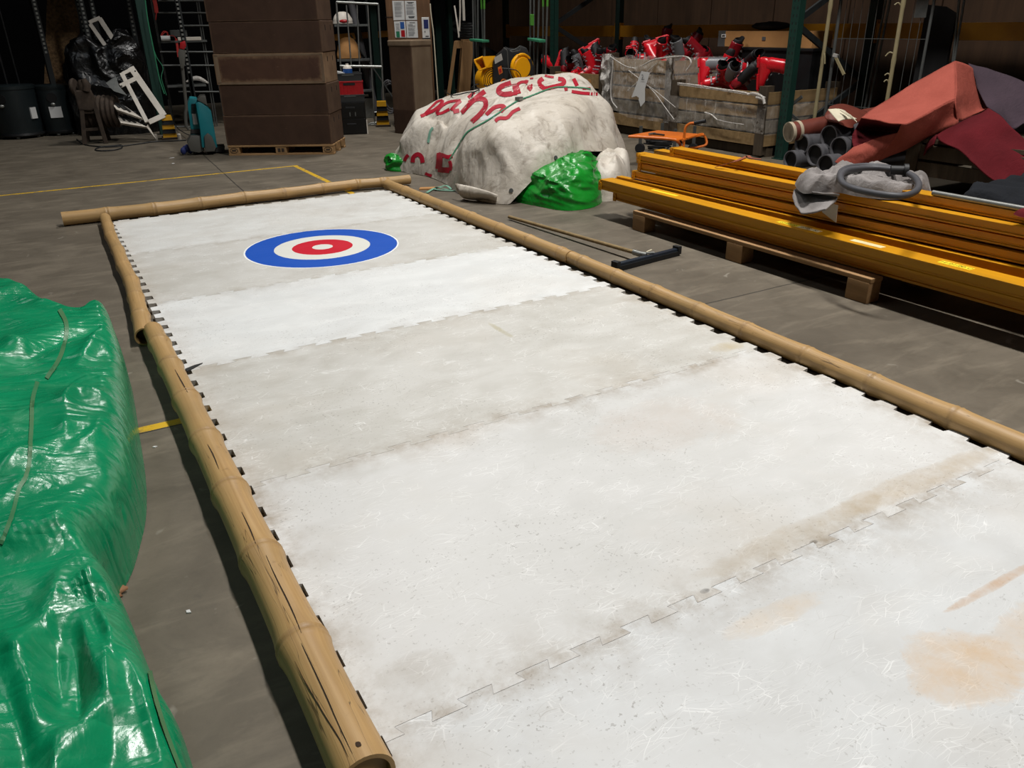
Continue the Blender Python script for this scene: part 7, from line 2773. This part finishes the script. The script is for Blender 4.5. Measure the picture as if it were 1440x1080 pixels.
for k in range(6):
    t = thing('plastic_tray', ['bottom black tray of the pile on the wooden trestle', 'second black tray from the bottom on the wooden trestle', 'third black tray from the bottom on the wooden trestle', 'third black tray from the top on the wooden trestle', 'second black tray from the top on the wooden trestle', 'top black tray of the pile on the wooden trestle'][k], 'tray', fw.W((a.x + c.x) / 2, .12, zt_ + .002 + k * .036), fw.rz, 'black trays stacked on the wooden trestle')
    b = MB(); b.box((0, 0, .012), (c.x - a.x - .02, .2, .024)); b.build('tray_body', M['black_plastic'], t, smooth=0, bevel=.004)
    b = MB(); b.box((0, 0, .029), (c.x - a.x + .01 * (k % 2), .22, .011)); b.build('tray_rim', M['black_gloss'], t, smooth=0, bevel=.003)
for (px, lab) in (([(639, 8), (641, 20), (645, 48), (645, 53)], 'white strap hanging slanted in front of the black trays'), ([(647, -2), (647, 20), (646, 44)], 'white strap hanging straight down onto the black trays')):
    P = [fw.W(*fw.L(x, y, -.06)) for x, y in px]
    p0 = P[-1].copy(); b = MB(); CP = catmull(P, 14)
    for p, q in zip(CP, CP[1:]): b.bar(p - p0, q - p0, .022, .004)
    tag(b.build('strap', M['white_paint'], loc=p0, smooth=0), lab, 'strap')
b = MB(); pxbox(b, fw, 650, -20, 653.5, 29, .1, .12); m2 = MB(); 
zc = min(v[2] for v in b.v); c0 = Vector((sum(v[0] for v in b.v) / 8, sum(v[1] for v in b.v) / 8, zc))
m2.add([Vector(v) - c0 for v in b.v], b.f)
tag(m2.build('batten', M['white_paint'], smooth=0, loc=fw.W(*c0), rz=fw.rz), 'white batten standing on the black trays', 'batten')

# ------------------------------------------------------------------ odds and ends on the floor
p = at(459 / 2.842, 700 + 382 / 2.842, .008)
b = MB()
L_ = []
for k in range(22):
    t = 2 * pi * k / 22
    r = .022 * (1 + .35 * sin(3 * t) + .2 * sin(7 * t + 1))
    L_.append(Vector((r * cos(t) * 1.2, r * sin(t) * .8, .006 * sin(2 * t))))
b.add([Vector((0, 0, .006))] + L_, [(0, 1 + k, 1 + (k + 1) % 22) for k in range(22)])
tag(b.build('leaf', M['leaf'], smooth=60, thick=.001, loc=p), 'curled dry leaf on the concrete at the notch of the dark green tarpaulin', 'leaf')
for i, (px, py, s_, lab) in enumerate(((242, 222, .028, 'larger white paper scrap on the floor in front of the stack of boxes'), (243, 230, .022, 'smaller white paper scrap nearest the yellow line'), (265, 861, .008, 'tiny white chip on the concrete beside the green tarpaulin'), (218, 629, .008, 'tiny white chip on the concrete under the yellow floor line'), (913, 353, .02, 'small pale wood splinter lying by the squeegee head'))):
    q = at(px, py, .0)
    b = MB()
    b.prism([(-s_, -s_ * .5), (s_ * .6, -s_ * .7), (s_, s_ * .3), (-s_ * .2, s_ * .6)] if i != 4 else [(-s_ * 1.6, -.004), (s_ * 1.6, -.008), (s_ * 1.6, 0), (-s_ * 1.6, .006)], 0, .003)
    tag(b.build('paper_scrap' if i < 2 else ('wood_splinter' if i == 4 else 'plaster_chip'), M['paper'] if i != 4 else M['cream'], smooth=0, loc=q, rz=i * .9), lab, 'scrap')
p = at(600, 266, 0)
b = MB(); b.prism([(-.07, -.03), (.06, -.05), (.08, .03), (-.05, .045)], 0, .012)
tag(b.build('cardboard_piece', M['card'], smooth=0, loc=p, rz=-.3), 'small cardboard piece on the floor between the bamboo and the white bundle', 'cardboard')
P = [at(x, y, z) for x, y, z in ((600, 271, .006), (610, 265, .012), (617, 263, .03), (626, 266, .01), (634, 266, .012), (628, 261, .035), (622, 262, .03), (612, 266, .012), (630, 268, .008), (640, 268, .006))]
p0 = P[0].copy(); b = MB(); CP = catmull(P, 60)
for p, q in zip(CP, CP[1:]): b.bar(p - p0, q - p0 + (q - p) * .1, .025, .003)
tag(b.build('ratchet_strap', M['strap_teal'], smooth=0, loc=p0), 'pale green strap end curled on the floor at the foot of the white bundle', 'strap')
p = at(272, 518, .023)
b = MB(); b.prism([(-.045, -.012), (.05, -.002), (.012, .012), (-.03, .016)], 0, .004)
tag(b.build('plastic_shard', M['dark_grey'], smooth=0, loc=at(272, 517, .023), rz=.6), 'dark shard lying on the rink edge beside the bamboo, between two panels', 'shard')
